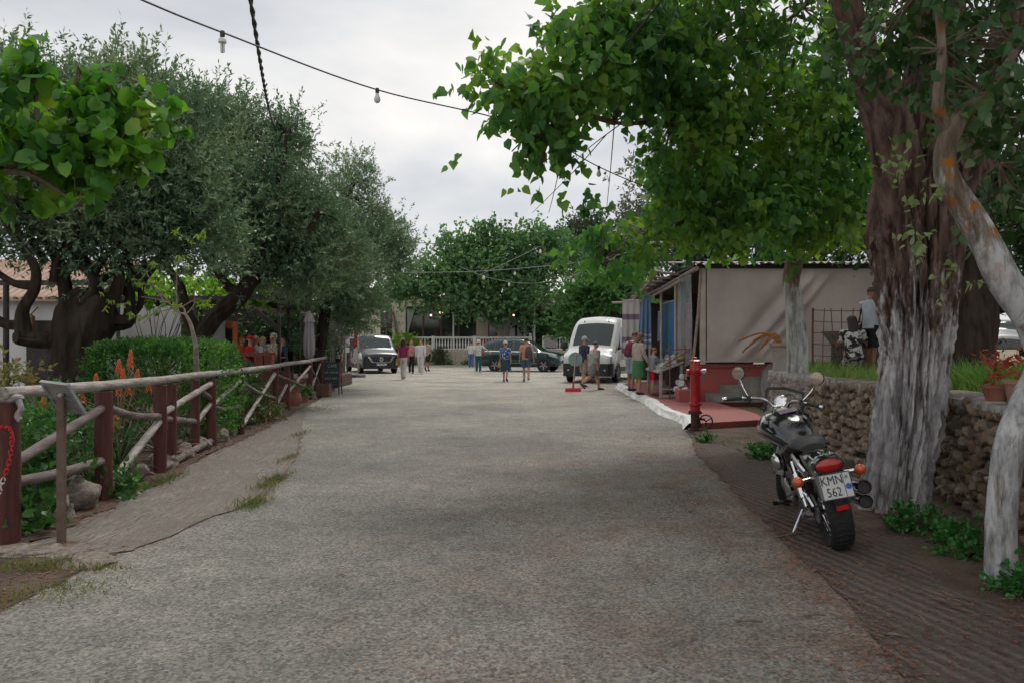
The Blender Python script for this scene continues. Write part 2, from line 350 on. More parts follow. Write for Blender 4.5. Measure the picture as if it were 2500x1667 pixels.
def raked_mat(name, c0, c1, scale, distort, rot, groove, soil, ys=0.42):
    """concrete raked while wet: wavy grooves with dirt lying in them"""
    m, n, l, b = _nodes(name); b.inputs['Roughness'].default_value = 0.92; b.inputs['Specular IOR Level'].default_value = 0.2
    t = n.new('ShaderNodeTexCoord'); mp = n.new('ShaderNodeMapping'); mp.inputs['Rotation'].default_value = (0, 0, rot); l.new(t.outputs['Object'], mp.inputs[0])
    mp.inputs['Scale'].default_value = (scale * 6.5, scale * ys, 1); w = n.new('ShaderNodeTexNoise' if ys else 'ShaderNodeTexWave'); w.inputs['Scale'].default_value = 1.0 if ys else scale; w.inputs['Distortion'].default_value = distort; w.inputs['Detail'].default_value = 2 if ys else 4; l.new(mp.outputs[0], w.inputs['Vector'])
    if not ys: mp.inputs['Scale'].default_value = (1, 1, 1); w.inputs['Detail Scale'].default_value = 2.5; w.inputs['Detail Roughness'].default_value = 0.75
    nz = n.new('ShaderNodeTexNoise'); nz.inputs['Scale'].default_value = 1.6; nz.inputs['Detail'].default_value = 8; nz.inputs['Roughness'].default_value = 0.7; l.new(t.outputs['Object'], nz.inputs['Vector'])
    nf = n.new('ShaderNodeTexNoise'); nf.inputs['Scale'].default_value = 45; nf.inputs['Detail'].default_value = 4; nf.inputs['Roughness'].default_value = 0.8; l.new(t.outputs['Object'], nf.inputs['Vector'])
    r = n.new('ShaderNodeValToRGB'); r.color_ramp.elements[0].position = 0.3; r.color_ramp.elements[1].position = 0.7; r.color_ramp.elements[0].color = (*c0, 1); r.color_ramp.elements[1].color = (*c1, 1); l.new(nz.outputs[0], r.inputs[0])
    r2 = n.new('ShaderNodeValToRGB'); r2.color_ramp.elements[0].position = 0.3; r2.color_ramp.elements[1].position = 0.7; r2.color_ramp.elements[0].color = (0.55, 0.53, 0.52, 1); r2.color_ramp.elements[1].color = (1.35, 1.33, 1.3, 1); l.new(nf.outputs[0], r2.inputs[0])
    m1 = n.new('ShaderNodeMixRGB'); m1.blend_type = 'MULTIPLY'; m1.inputs[0].default_value = 0.9; l.new(r.outputs[0], m1.inputs[1]); l.new(r2.outputs[0], m1.inputs[2])
    gr = n.new('ShaderNodeValToRGB'); gr.color_ramp.elements[0].position = 0.40; gr.color_ramp.elements[1].position = 0.54; gr.color_ramp.elements[0].color = (1, 1, 1, 1); gr.color_ramp.elements[1].color = (0, 0, 0, 1); l.new(w.outputs[0], gr.inputs[0])
    gm = n.new('ShaderNodeMath'); gm.operation = 'MULTIPLY'; l.new(gr.outputs[0], gm.inputs[0])
    gk = n.new('ShaderNodeMapRange'); gk.inputs[1].default_value = 0.35; gk.inputs[2].default_value = 0.6; gk.inputs[3].default_value = 0.15 * groove; gk.inputs[4].default_value = groove; l.new(nz.outputs[0], gk.inputs[0]); l.new(gk.outputs[0], gm.inputs[1])
    m2 = n.new('ShaderNodeMixRGB'); l.new(gm.outputs[0], m2.inputs[0]); l.new(m1.outputs[0], m2.inputs[1]); m2.inputs[2].default_value = (*soil, 1)
    l.new(m2.outputs[0], b.inputs['Base Color'])
    ad = n.new('ShaderNodeMath'); ad.operation = 'MULTIPLY_ADD'; ad.inputs[1].default_value = 0.4; l.new(nf.outputs[0], ad.inputs[0]); l.new(w.outputs[0], ad.inputs[2])
    bp = n.new('ShaderNodeBump'); bp.inputs['Strength'].default_value = 0.9; bp.inputs['Distance'].default_value = 0.018; l.new(ad.outputs[0], bp.inputs['Height']); l.new(bp.outputs[0], b.inputs['Normal'])
    return m
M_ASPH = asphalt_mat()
M_RAKE_L = raked_mat('raked_concrete_pale', (0.16, 0.146, 0.132), (0.27, 0.25, 0.225), 3.0, 2.6, R(62), 0.7, (0.10, 0.078, 0.063), 0.85)
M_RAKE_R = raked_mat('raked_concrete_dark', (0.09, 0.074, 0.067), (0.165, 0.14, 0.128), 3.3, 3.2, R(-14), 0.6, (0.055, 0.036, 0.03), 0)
M_SOIL = mat('soil', (0.045, 0.028, 0.02), (0.115, 0.078, 0.055), 0.95, scale=2.2, bump=0.8, bscale=20, detail=9)
M_DUST = mat('dry_ground', (0.16, 0.13, 0.085), (0.26, 0.21, 0.13), 0.95, scale=0.4, bump=0.4, bscale=3, detail=8)
M_RED = mat('red_painted_concrete', (0.34, 0.075, 0.07), (0.20, 0.085, 0.075), 0.75, scale=1.7, bump=0.25, bscale=30, detail=9)
M_WPAINT = mat('white_kerb_paint', (0.68, 0.68, 0.66), (0.34, 0.33, 0.31), 0.85, scale=5, bump=0.6, bscale=22, detail=9, lo=0.5, hi=0.75)
M_CONC = mat('old_concrete', (0.20, 0.195, 0.185), (0.36, 0.35, 0.33), 0.9, scale=2.5, bump=0.4, bscale=25, detail=9)

sheet('ground', [(-600, -20), (600, -20), (600, 900), (-600, 900)], -0.03, M_DUST)
LB = [(-2.6, 0.6), (-2.75, 2.5), (-2.95, 4.55), (-2.83, 6.0), (-2.51, 7.77), (-2.62, 9.2), (-2.8, 10.3), (-3.3, 12.5), (-3.69, 14.1), (-4.4, 17), (-5.0, 19.5), (-5.5, 23), (-5.9, 27)]
RB = [(1.7, 0.6), (1.75, 2.5), (1.79, 3.64), (1.98, 4.55), (2.05, 5.56), (2.19, 7.13), (2.42, 9.5), (2.55, 11.0), (2.85, 12.6), (3.05, 13.9)]
LBr = rough_line(LB, 0.22, 0.035); RBr = rough_line(RB, 0.22, 0.03)
road = [(p[0] - 0.3, p[1]) for p in LB] + [(-9.5, 30), (-16, 45), (-16, 57), (24, 57), (24, 40), (14, 33), (6.2, 31), (3.6, 27.8), (3.45, 20), (3.3, 14.2)] + [(p[0] + 0.3, p[1]) for p in reversed(RB)]
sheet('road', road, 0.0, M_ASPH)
# fence line (post bases)
FP = [(-3.87, 6.14), (-4.0, 7.83), (-4.15, 9.43), (-4.42, 11.15), (-4.46, 11.85), (-4.55, 13.4), (-4.92, 16.6), (-5.15, 18.3), (-5.45, 21.6), (-5.8, 24.2), (-5.95, 25.4)]
# left raked apron between road edge and fence
fl = [(-3.3, 0.6), (-3.4, 2.5), (-3.45, 4.4), (-3.55, 5.6), (-3.72, 6.4), (-3.9, 7.8), (-4.05, 9.4), (-4.3, 11.2), (-4.45, 13.4), (-4.8, 16.6), (-5.05, 18.5)]
ap = rough_line([(-3.72, 5.75), (-3.72, 6.4), (-3.9, 7.8), (-4.05, 9.4), (-4.3, 11.2), (-4.45, 13.4), (-4.8, 16.6), (-5.05, 18.5), (-5.4, 22), (-5.75, 26)], 0.25, 0.05)
edge = [p for p in LBr if 6.0 <= p[1] <= 26.5]
sheet('left_apron', ap + list(reversed(edge)) + rough_line([(-2.83, 5.95), (-3.2, 5.75), (-3.72, 5.75)], 0.12, 0.03), 0.010, M_RAKE_L)
vg = rough_line([(-2.75, 0.6), (-2.78, 2.5), (-2.98, 4.55), (-2.86, 6.0), (-3.2, 5.8), (-3.7, 5.8), (-3.85, 6.2)], 0.12, 0.04)
sheet('left_verge_soil', vg + [(-9, 7), (-9, 0.6)], 0.006, M_SOIL)
sheet('planting_bed', rough_line([(-3.66, 6.0), (-3.78, 7.8), (-3.93, 9.4), (-4.2, 11.2), (-4.33, 13.4), (-4.68, 16.6), (-4.93, 18.5), (-5.3, 22)], 0.2, 0.06) + [(-8, 26), (-22, 26), (-22, 6.2)], 0.02, M_SOIL)
# right raked apron and soil under the wall
ra = rough_line([(3.05, 13.9), (3.6, 12.4), (3.5, 11), (3.25, 9), (3.05, 7.4), (2.9, 6), (2.75, 4.5), (2.7, 2.5), (2.7, 0.6)], 0.22, 0.07)
sheet('right_apron', list(RBr) + ra, 0.010, M_RAKE_R)
sheet('right_verge_soil', rough_line([(2.6, 0.6), (2.65, 4.5), (2.8, 6), (2.95, 7.4), (3.1, 9), (3.3, 11), (3.3, 12.6), (3.0, 14.0)], 0.3, 0.05) + [(4.6, 15.2), (5.4, 15.2), (5.4, 0.6)], 0.005, M_SOIL)

# red pavement with the white-painted kerb
KB = [(3.12, 14.25), (3.3, 15.5), (3.22, 17), (3.3, 18.6), (3.42, 20.5), (3.42, 22.5), (3.5, 24.5), (3.55, 26.3), (3.66, 27.9), (4.1, 28.6), (5.0, 29.6)]
kb = spline([(x, y, 0) for x, y in KB], 4); kin = []
mb = MB()
for i, (x, y, _) in enumerate(kb):
    a = Vector(kb[max(i - 1, 0)]); b_ = Vector(kb[min(i + 1, len(kb) - 1)]); t = (b_ - a).normalized(); nrm = Vector((t.y, -t.x, 0))
    w = 0.22 + random.uniform(-0.03, 0.03); kin.append(Vector((x, y, 0)) + nrm * w)
rings = []
for i, (x, y, _) in enumerate(kb):
    q = Vector((x, y, 0)); d = (kin[i] - q)
    j = lambda s=0.012: random.uniform(-s, s)
    rings.append([q + d * -0.25 + Vector((j(), 0, 0.0)), q + d * j(0.08) + Vector((0, 0, 0.07 + j())), q + d * 0.18 + Vector((0, 0, 0.125 + j())), q + d + Vector((0, 0, 0.128)), q + d + Vector((0, 0, -0.01))])
mb.loft(rings, cap=False, closed=False)
kerb = mb.build('kerb', M_WPAINT, None, smooth=False); kerb['kind'] = 'structure'
pv = MB(); poly = [(p.x - 0.03, p.y) for p in kin] + [(5.6, 33), (9.5, 33), (9.5, 19.7), (4.9, 19.7), (4.95, 16.2), (4.7, 14.9), (3.7, 14.4)]
pv.prism([(x, y, -0.02) for x, y in poly], (0, 0, 0.138))
pvo = pv.build('red_pavement', M_RED); pvo['kind'] = 'structure'
# ================================================================ right side: stone wall, terrace, trees, shop
M_STONE = [mat('stone_%d' % i, c, c2, 0.92, scale=9, bump=0.7, bscale=30, detail=8) for i, (c, c2) in enumerate([
    ((0.11, 0.075, 0.055), (0.31, 0.225, 0.17)), ((0.18, 0.13, 0.10), (0.44, 0.36, 0.28)), ((0.15, 0.12, 0.10), (0.33, 0.28, 0.24)), ((0.18, 0.115, 0.07), (0.34, 0.23, 0.15))])]
M_MORTAR = mat('dark_mortar', (0.035, 0.027, 0.022), (0.075, 0.06, 0.048), 0.95, scale=8, bump=0.6)
M_CAPTOP = mat('cap_slab_top', (0.13, 0.105, 0.085), (0.24, 0.20, 0.165), 0.9, scale=3, bump=0.5, bscale=18, stretch=(4, 1, 1), detail=8)
M_CAPEDGE = mat('cap_slab_whitewash', (0.40, 0.40, 0.39), (0.22, 0.20, 0.18), 0.9, scale=6, bump=0.5, bscale=25, detail=8, lo=0.45, hi=0.75)
WALL = [(3.45, 4.3), (3.72, 5.3), (3.98, 6.3), (4.3, 8.0), (4.45, 9.6), (4.5, 12.0), (4.78, 14.8)]
wp = [Vector(p) for p in spline([(x, y, 0) for x, y in WALL], 10)]
cum = [0.0]
for a, b_ in zip(wp[:-1], wp[1:]): cum.append(cum[-1] + (b_ - a).length)
def wall_at(s):
    for i in range(len(wp) - 1):
        if s <= cum[i + 1] or i == len(wp) - 2:
            a, b_ = wp[i], wp[i + 1]; t = (s - cum[i]) / max(cum[i + 1] - cum[i], 1e-6); p = a.lerp(b_, t); d = (b_ - a).normalized(); return p, d, Vector((-d.y, d.x, 0))
WH = 0.96
wall = thing('stone_wall', 'rough rubble stone retaining wall with whitewashed cap behind the motorcycle', 'stone wall', (4.4, 9, 0))
rings = []
for i, p in enumerate(wp):
    _, d, nn = wall_at(cum[i]); q = p - nn * 0.06
    rings.append([q + Vector((0, 0, -0.05)), q + Vector((0, 0, WH)), q - nn * 0.34 + Vector((0, 0, WH)), q - nn * 0.34 + Vector((0, 0, -0.05))])
MB().loft(rings).build('mortar_core', M_MORTAR, wall, world=True)
# irregular stones: a handful of shared rock meshes
rocks = []
for k in range(14):
    bm = bmesh.new(); bmesh.ops.create_icosphere(bm, subdivisions=2, radius=1.0)
    off = Vector((random.uniform(0, 90), random.uniform(0, 90), 0))
    from mathutils import noise as mn
    for v in bm.verts:
        c = v.co; q = Vector([math.copysign(abs(x) ** 0.72, x) for x in c])
        v.co = q * (0.80 + 0.30 * mn.noise(c * 1.3 + off) + 0.12 * mn.noise(c * 3.5 + off))
    me = bpy.data.meshes.new('stone'); bm.to_mesh(me); bm.free(); me.polygons.foreach_set('use_smooth', [True] * len(me.polygons)); me.set_sharp_from_angle(angle=R(32))
    me.materials.append(M_STONE[k % 4]); rocks.append(me)
stones = []; z = 0.0; row = 0
while z < WH - 0.03:
    h = random.uniform(0.10, 0.155); s = random.uniform(-0.1, 0.0)
    while s < cum[-1]:
        w = random.uniform(0.09, 0.17) if random.random() < 0.7 else random.uniform(0.05, 0.09)
        p, d, nn = wall_at(max(0, s + w / 2)); hh = h * random.uniform(0.7, 1.3)
        stones.append((p, d, nn, z + h / 2 + random.uniform(-0.04, 0.04), w, hh)); s += w * 0.97
    z += h * 0.94
stones.sort(key=lambda t: -t[4] * t[5] / (t[0].y ** 2) if t[0].y > 5.0 else 0)
rest = MB(); n_obj = 0
for i, (p, d, nn, z, w, hh) in enumerate(stones):
    M = Matrix((d, nn, Vector((0, 0, 1)))).transposed().to_4x4() @ Matrix.Rotation(random.uniform(-0.8, 0.8), 4, 'Y') @ Matrix.Rotation(random.choice((0, PI)), 4, 'X')
    M = Matrix.Translation(p - nn * random.uniform(0.0, 0.075) + Vector((0, 0, z))) @ M @ Matrix.Diagonal((w * 0.55, 0.09, hh * 0.53, 1))
    me = rocks[i % len(rocks)]
    if n_obj < 290:
        o = link('stone', me, None, wall); o.matrix_local = Matrix.Translation(-wall.location) @ M; n_obj += 1
    else: rest.add([M @ v.co for v in me.vertices], [tuple(f.vertices) for f in me.polygons])
tag(rest.build('far_stones', M_STONE[1], wall, smooth=True, world=True), kind='stuff')
# cap slabs, whitewashed on their edges
s = 0.0
while s < cum[-1] - 0.1:
    L = min(random.uniform(0.35, 0.75), cum[-1] - s); p, d, nn = wall_at(s + L / 2); a, _, n0 = wall_at(s + 0.008); b_, _, n1 = wall_at(s + L - 0.008)
    t = random.uniform(0.055, 0.085); zz = WH + random.uniform(0, 0.012); rr = []
    o1, o2 = random.uniform(0.0, 0.05), random.uniform(0.0, 0.05); K = 6; top = []; bot = []
    mb = MB()
    fr = [a.lerp(b_, k / K) + n0.lerp(n1, k / K) * (o1 + (o2 - o1) * k / K + random.uniform(-0.015, 0.015)) for k in range(K + 1)]
    bk = [b_ - n1 * 0.40, a - n0 * 0.40]; poly = fr + bk; n = len(poly)
    vv = [Vector((q.x, q.y, zz)) for q in poly] + [Vector((q.x, q.y, zz + t)) for q in poly]
    mb.add(vv, [tuple(range(n, 2 * n))][::1], 0); mb.add(vv, [tuple(reversed(range(n)))] + [(k, (k + 1) % n, (k + 1) % n + n, k + n) for k in range(n)], 1)
    mb.build('cap_slab', [M_CAPTOP, M_CAPEDGE], wall, world=True); s += L
# grassy terrace behind the wall
ter = MB(); inner = [(wall_at(c)[0] - wall_at(c)[2] * 0.37) for c in np.linspace(0, cum[-1], 24)]
poly = [(q.x, q.y, -0.1) for q in inner] + [(5.1, 15.3, -0.1), (6.2, 19.3, -0.1), (30, 19.3, -0.1), (60, 60, -0.1), (90, 60, -0.1), (60, 2, -0.1), (5, 2, -0.1)]
ter.prism(poly, (0, 0, 1.06)); t = ter.build('terrace', M_SOIL); t['kind'] = 'structure'
def blades(n, area, z, Lr, wid, seed, lean=0.35):
    g = np.random.default_rng(seed); p = area(g, n); p = np.c_[p, np.full(len(p), z)]; k = len(p)
    d = unit(np.c_[g.normal(size=(k, 2)) * lean, np.ones(k)]); nrm = g.normal(size=(k, 3)); nrm = unit(nrm - d * (nrm * d).sum(1, keepdims=True))
    L = g.uniform(*Lr, k); v, f = leaf_geo(p, d, nrm, L, np.full(k, wid), 'diamond', 0.2)
    v = v.reshape(-1, 4, 3); v[:, 2, :2] += g.normal(size=(k, 2)) * 0.25 * L[:, None]; return v.reshape(-1, 3), f
M_GRASS = leafmat('grass_blades', [(0.03, 0.075, 0.02), (0.06, 0.15, 0.03), (0.11, 0.19, 0.045), (0.19, 0.19, 0.07)], 0.25, 0.5, 0.8)
def ar(g, n):
    a = g.uniform([4.5, 5.5], [14, 19], (n, 2)); keep = [(x > np.interp(y, [q[1] for q in WALL] + [15.3, 19.3], [q[0] for q in WALL] + [4.85, 5.95]) + 0.38) for x, y in a]
    a = a[np.array(keep)]; dens = np.interp(a[:, 0] - 4.4, [0, 0.9, 4, 9], [1.0, 1.0, 0.6, 0.25]); return a[g.uniform(size=len(a)) < dens]
v1, f1 = blades(26000, ar, 0.95, (0.10, 0.34), 0.011, 3)
def ar2(g, n): return np.c_[g.uniform(5.0, 7.6, n), g.uniform(8.2, 9.6, n)]
v2, f2 = blades(4500, ar2, 0.95, (0.2, 0.5), 0.012, 5)
go = link('grass', np_mesh('grass', np.r_[v1, v2], np.r_[f1, f2 + len(v1)]), M_GRASS); tag(go, 'overgrown green grass on the terrace above the stone wall', 'grass', kind='stuff')

# ---------------------------------------------------------------- trees on the right
def bark_mat(name, c0, c1, paint=None, ptop=0.0, soft=0.4, scale=9, wear=0.52):
    m, n, l, b = _nodes(name); b.inputs['Roughness'].default_value = 0.93; b.inputs['Specular IOR Level'].default_value = 0.15
    t = n.new('ShaderNodeTexCoord'); mp = n.new('ShaderNodeMapping'); mp.inputs['Scale'].default_value = (1, 1, 0.16); l.new(t.outputs['Object'], mp.inputs[0])
    nz = n.new('ShaderNodeTexNoise'); nz.inputs['Scale'].default_value = scale; nz.inputs['Detail'].default_value = 10; nz.inputs['Roughness'].default_value = 0.68; nz.inputs['Distortion'].default_value = 0.4; l.new(mp.outputs[0], nz.inputs['Vector'])
    r = n.new('ShaderNodeValToRGB'); r.color_ramp.elements[0].position = 0.36; r.color_ramp.elements[1].position = 0.66; r.color_ramp.elements[0].color = (*c0, 1); r.color_ramp.elements[1].color = (*c1, 1); l.new(nz.outputs[0], r.inputs[0])
    out = r.outputs[0]
    if paint:
        sp = n.new('ShaderNodeSeparateXYZ'); l.new(t.outputs['Object'], sp.inputs[0])
        hz = n.new('ShaderNodeMapRange'); hz.inputs[1].default_value = ptop + soft; hz.inputs[2].default_value = ptop - soft; l.new(sp.outputs[2], hz.inputs[0])
        mp2 = n.new('ShaderNodeMapping'); mp2.inputs['Scale'].default_value = (1, 1, 0.3); l.new(t.outputs['Object'], mp2.inputs[0])
        wz = n.new('ShaderNodeTexNoise'); wz.inputs['Scale'].default_value = 11; wz.inputs['Detail'].default_value = 9; wz.inputs['Roughness'].default_value = 0.7; l.new(mp2.outputs[0], wz.inputs['Vector'])
        sm = n.new('ShaderNodeMath'); sm.operation = 'MULTIPLY_ADD'; sm.inputs[1].default_value = 0.55; l.new(hz.outputs[0], sm.inputs[0]); l.new(wz.outputs[0], sm.inputs[2])
        wr = n.new('ShaderNodeMapRange'); wr.inputs[1].default_value = wear + 0.38; wr.inputs[2].default_value = wear + 0.52; l.new(sm.outputs[0], wr.inputs[0])
        cr_ = n.new('ShaderNodeMath'); cr_.operation = 'MULTIPLY'
        er = n.new('ShaderNodeMapRange'); er.inputs[1].default_value = 0.34; er.inputs[2].default_value = 0.48; l.new(nz.outputs[0], er.inputs[0]); l.new(wr.outputs[0], cr_.inputs[0]); l.new(er.outputs[0], cr_.inputs[1])
        mx = n.new('ShaderNodeMixRGB'); l.new(cr_.outputs[0], mx.inputs[0]); l.new(out, mx.inputs[1]); pv_ = n.new('ShaderNodeValToRGB'); pv_.color_ramp.elements[0].position = 0.38; pv_.color_ramp.elements[1].position = 0.58; pv_.color_ramp.elements[0].color = (*[x * 0.5 for x in paint], 1); pv_.color_ramp.elements[1].color = (*[min(.8, x * 1.12) for x in paint], 1); l.new(wz.outputs[0], pv_.inputs[0]); l.new(pv_.outputs[0], mx.inputs[2]); out = mx.outputs[0]
    l.new(out, b.inputs['Base Color'])
    bp = n.new('ShaderNodeBump'); bp.inputs['Strength'].default_value = 0.85; bp.inputs['Distance'].default_value = 0.03; l.new(nz.outputs[0], bp.inputs['Height']); l.new(bp.outputs[0], b.inputs['Normal'])
    return m
def bark_trunk(pts, n_ring=64, seg=14, ridge=0.10, seed=0, freq=5.0, twist=0.5, long=0.55):
    """trunk from (x,y,z,r) path with deep vertical bark ridges as real relief"""
    q = spline(pts, seg); fr = frames([p[:3] for p in q]); v = []; f = []; hgt = 0.0
    for i, (p, t, u, w) in enumerate(fr):
        if i: hgt += (p - fr[i - 1][0]).length
        for k in range(n_ring):
            a = 2 * PI * k / n_ring; aa = a + twist * hgt * 0.25
            s3 = Vector((math.cos(aa) * freq, math.sin(aa) * freq, hgt * long * freq * 0.28 + seed * 7.3))
            rid = 1 - abs(mn.noise(s3)) * 2.0; rid2 = 1 - abs(mn.noise(Vector((s3.x * 1.9, s3.y * 1.9, s3.z * 3.2)) + Vector((5, 1, 2)))) * 2
            low = mn.noise(Vector((math.cos(a) * 1.1, math.sin(a) * 1.1, hgt * 0.8 + seed)))
            rr = q[i][3] * (1 + ridge * (rid - 0.5) + ridge * 0.5 * (rid2 - 0.5) + 0.16 * low)
            v.append(p + u * math.cos(a) * rr + w * math.sin(a) * rr)
    m = len(q)
    for i in range(m - 1):
        for k in range(n_ring): f.append((i * n_ring + k, i * n_ring + (k + 1) % n_ring, (i + 1) * n_ring + (k + 1) % n_ring, (i + 1) * n_ring + k))
    f.append(tuple(range((m - 1) * n_ring, m * n_ring)))
    return v, f
def pr(px, py, Y, rpx): q = P(px, py, Y); return (q.x, q.y, q.z, rpx / F * Y)
M_BIGBARK = bark_mat('furrowed_bark_whitewashed', (0.035, 0.02, 0.016), (0.21, 0.145, 0.12), (0.45, 0.44, 0.45), 2.3, 1.3, 9, 0.45)
big = thing('large_tree', 'massive furrowed tree with peeling whitewash on its trunk behind the motorcycle', 'tree', (3.62, 7.45, 0))
base = [pr(2176, 1268, 7.45, 84), pr(2180, 1225, 7.45, 72), pr(2198, 1120, 7.45, 70), pr(2216, 1030, 7.5, 73), pr(2230, 872, 7.55, 70), pr(2235, 730, 7.6, 82), pr(2238, 640, 7.65, 94), pr(2238, 560, 7.7, 98), pr(2246, 450, 7.8, 86), pr(2268, 300, 7.9, 70), pr(2284, 150, 8.0, 60), pr(2290, -60, 8.1, 50), pr(2300, -500, 8.3, 36)]
mb = MB(); v, f = bark_trunk(base, 220, 26, 0.26, 1, 6.5, 0.6, 0.75); mb.add(v, f)
v, f = bark_trunk([pr(2215, 520, 7.7, 60), pr(2190, 400, 7.6, 52), pr(2165, 290, 7.5, 50), pr(2135, 200, 7.4, 44), pr(2095, 100, 7.2, 34), pr(2050, -60, 7.0, 28), pr(1980, -400, 6.8, 18)], 48, 8, 0.15, 2, 3.0, 0.4); mb.add(v, f)
v, f = bark_trunk([pr(2270, 640, 8.0, 66), pr(2325, 520, 8.25, 50), pr(2375, 400, 8.4, 44), pr(2400, 300, 8.5, 40), pr(2450, 120, 8.6, 34), pr(2500, -120, 8.8, 26)], 40, 8, 0.16, 3, 3.0, 0.4); mb.add(v, f)
mb.build('trunk', M_BIGBARK, big, smooth=True, world=True)
M_DARKLEAF = leafmat('dark_canopy_leaves', [(0.012, 0.028, 0.012), (0.025, 0.055, 0.02), (0.045, 0.085, 0.03)], 0.22, 0.4, 0.9)
bl = [((3.6, 3.0, 6.4), (2.0, 2.2, 0.8), 2), ((5.4, 4.0, 5.6), (1.8, 3.0, 1.1), 2.5), ((3.8, 8.4, 6.2), (2.6, 2.0, 1.4), 3), ((2.2, 7.4, 6.4), (1.6, 1.5, 0.9), 1.5), ((6.5, 9.5, 6.5), (2.5, 2.5, 1.6), 2)]  # first two blobs: unseen foliage added overhead to shade the foreground
v, f, cc, _ = crown(bl, 300, 10, 0.5, 8, 0.4, 0.17, 0.045, 'diamond', 0.0, 0.6, 21)
tag(link('foliage', np_mesh('foliage', v - np.array(big.location), f), M_DARKLEAF, big), kind='stuff')
tw = MB()
for c in cc[::5]: twigs(tw, (3.8, 8.2, 5.6), [c], 0.03)
tag(tw.build('branches', M_BIGBARK, big, world=True), kind='stuff')

# slender curved tree at the right edge of the frame
M_THIN = bark_mat('smooth_bark_whitewashed', (0.10, 0.075, 0.055), (0.27, 0.23, 0.19), (0.46, 0.47, 0.48), 2.5, 0.7, 12, 0.42)
_n, _l = M_THIN.node_tree.nodes, M_THIN.node_tree.links; _b = _n['Principled BSDF']; _src = _b.inputs['Base Color'].links[0].from_socket      # orange lichen patches on the upper stem
_t = _n.new('ShaderNodeTexCoord'); _sp = _n.new('ShaderNodeSeparateXYZ'); _l.new(_t.outputs['Object'], _sp.inputs[0]); _h = _n.new('ShaderNodeMapRange'); _h.inputs[1].default_value = 1.9; _h.inputs[2].default_value = 2.25; _l.new(_sp.outputs[2], _h.inputs[0])
_z = _n.new('ShaderNodeTexNoise'); _z.inputs['Scale'].default_value = 8; _z.inputs['Detail'].default_value = 8; _l.new(_t.outputs['Object'], _z.inputs['Vector']); _r = _n.new('ShaderNodeMapRange'); _r.inputs[1].default_value = 0.56; _r.inputs[2].default_value = 0.66; _l.new(_z.outputs[0], _r.inputs[0])
_m = _n.new('ShaderNodeMath'); _m.operation = 'MULTIPLY'; _l.new(_h.outputs[0], _m.inputs[0]); _l.new(_r.outputs[0], _m.inputs[1]); _x = _n.new('ShaderNodeMixRGB'); _l.new(_m.outputs[0], _x.inputs[0]); _l.new(_src, _x.inputs[1]); _x.inputs[2].default_value = (0.30, 0.115, 0.02, 1); _l.new(_x.outputs[0], _b.inputs['Base Color'])
thin = thing('curved_tree', 'slender whitewashed tree bending out of the right edge of the photograph', 'tree', (3.13, 5.13, 0))
TH = [pr(2446, 1445, 5.13, 44), pr(2445, 1400, 5.13, 37), pr(2443, 1290, 5.13, 34), pr(2451, 1180, 5.13, 34), pr(2467, 1080, 5.13, 35), pr(2502, 990, 5.15, 36), pr(2545, 890, 5.15, 37), pr(2520, 790, 5.15, 37), pr(2452, 690, 5.15, 37), pr(2412, 610, 5.15, 36), pr(2368, 530, 5.15, 34), pr(2318, 450, 5.15, 30), pr(2304, 390, 5.15, 27), pr(2318, 330, 5.15, 25), pr(2350, 280, 5.15, 20), pr(2410, 235, 5.2, 14)]
mb = MB(); v, f = bark_trunk(TH, 36, 8, 0.05, 5, 2.2, 0.2, 1.2); mb.add(v, f)
limb(mb, [P(2318, 330, 5.15), P(2290, 260, 5.1), P(2300, 120, 5.0), P(2280, -60, 5.0)], 0.045, 0.02); limb(mb, [P(2410, 235, 5.2), P(2480, 120, 5.3), P(2540, -40, 5.4)], 0.036, 0.018)
mb.build('trunk', M_THIN, thin, smooth=True, world=True)
M_POP = leafmat('poplar_leaves', [(0.03, 0.10, 0.05), (0.065, 0.16, 0.048), (0.115, 0.22, 0.05), (0.19, 0.265, 0.06)], 0.52, 0.4, 0.9, (1.35, 1.4, 0.6))
M_POPD = leafmat('near_poplar_leaves', [(0.012, 0.036, 0.016), (0.022, 0.062, 0.02), (0.04, 0.09, 0.03), (0.13, 0.17, 0.09)], 0.22, 0.4, 1.2)
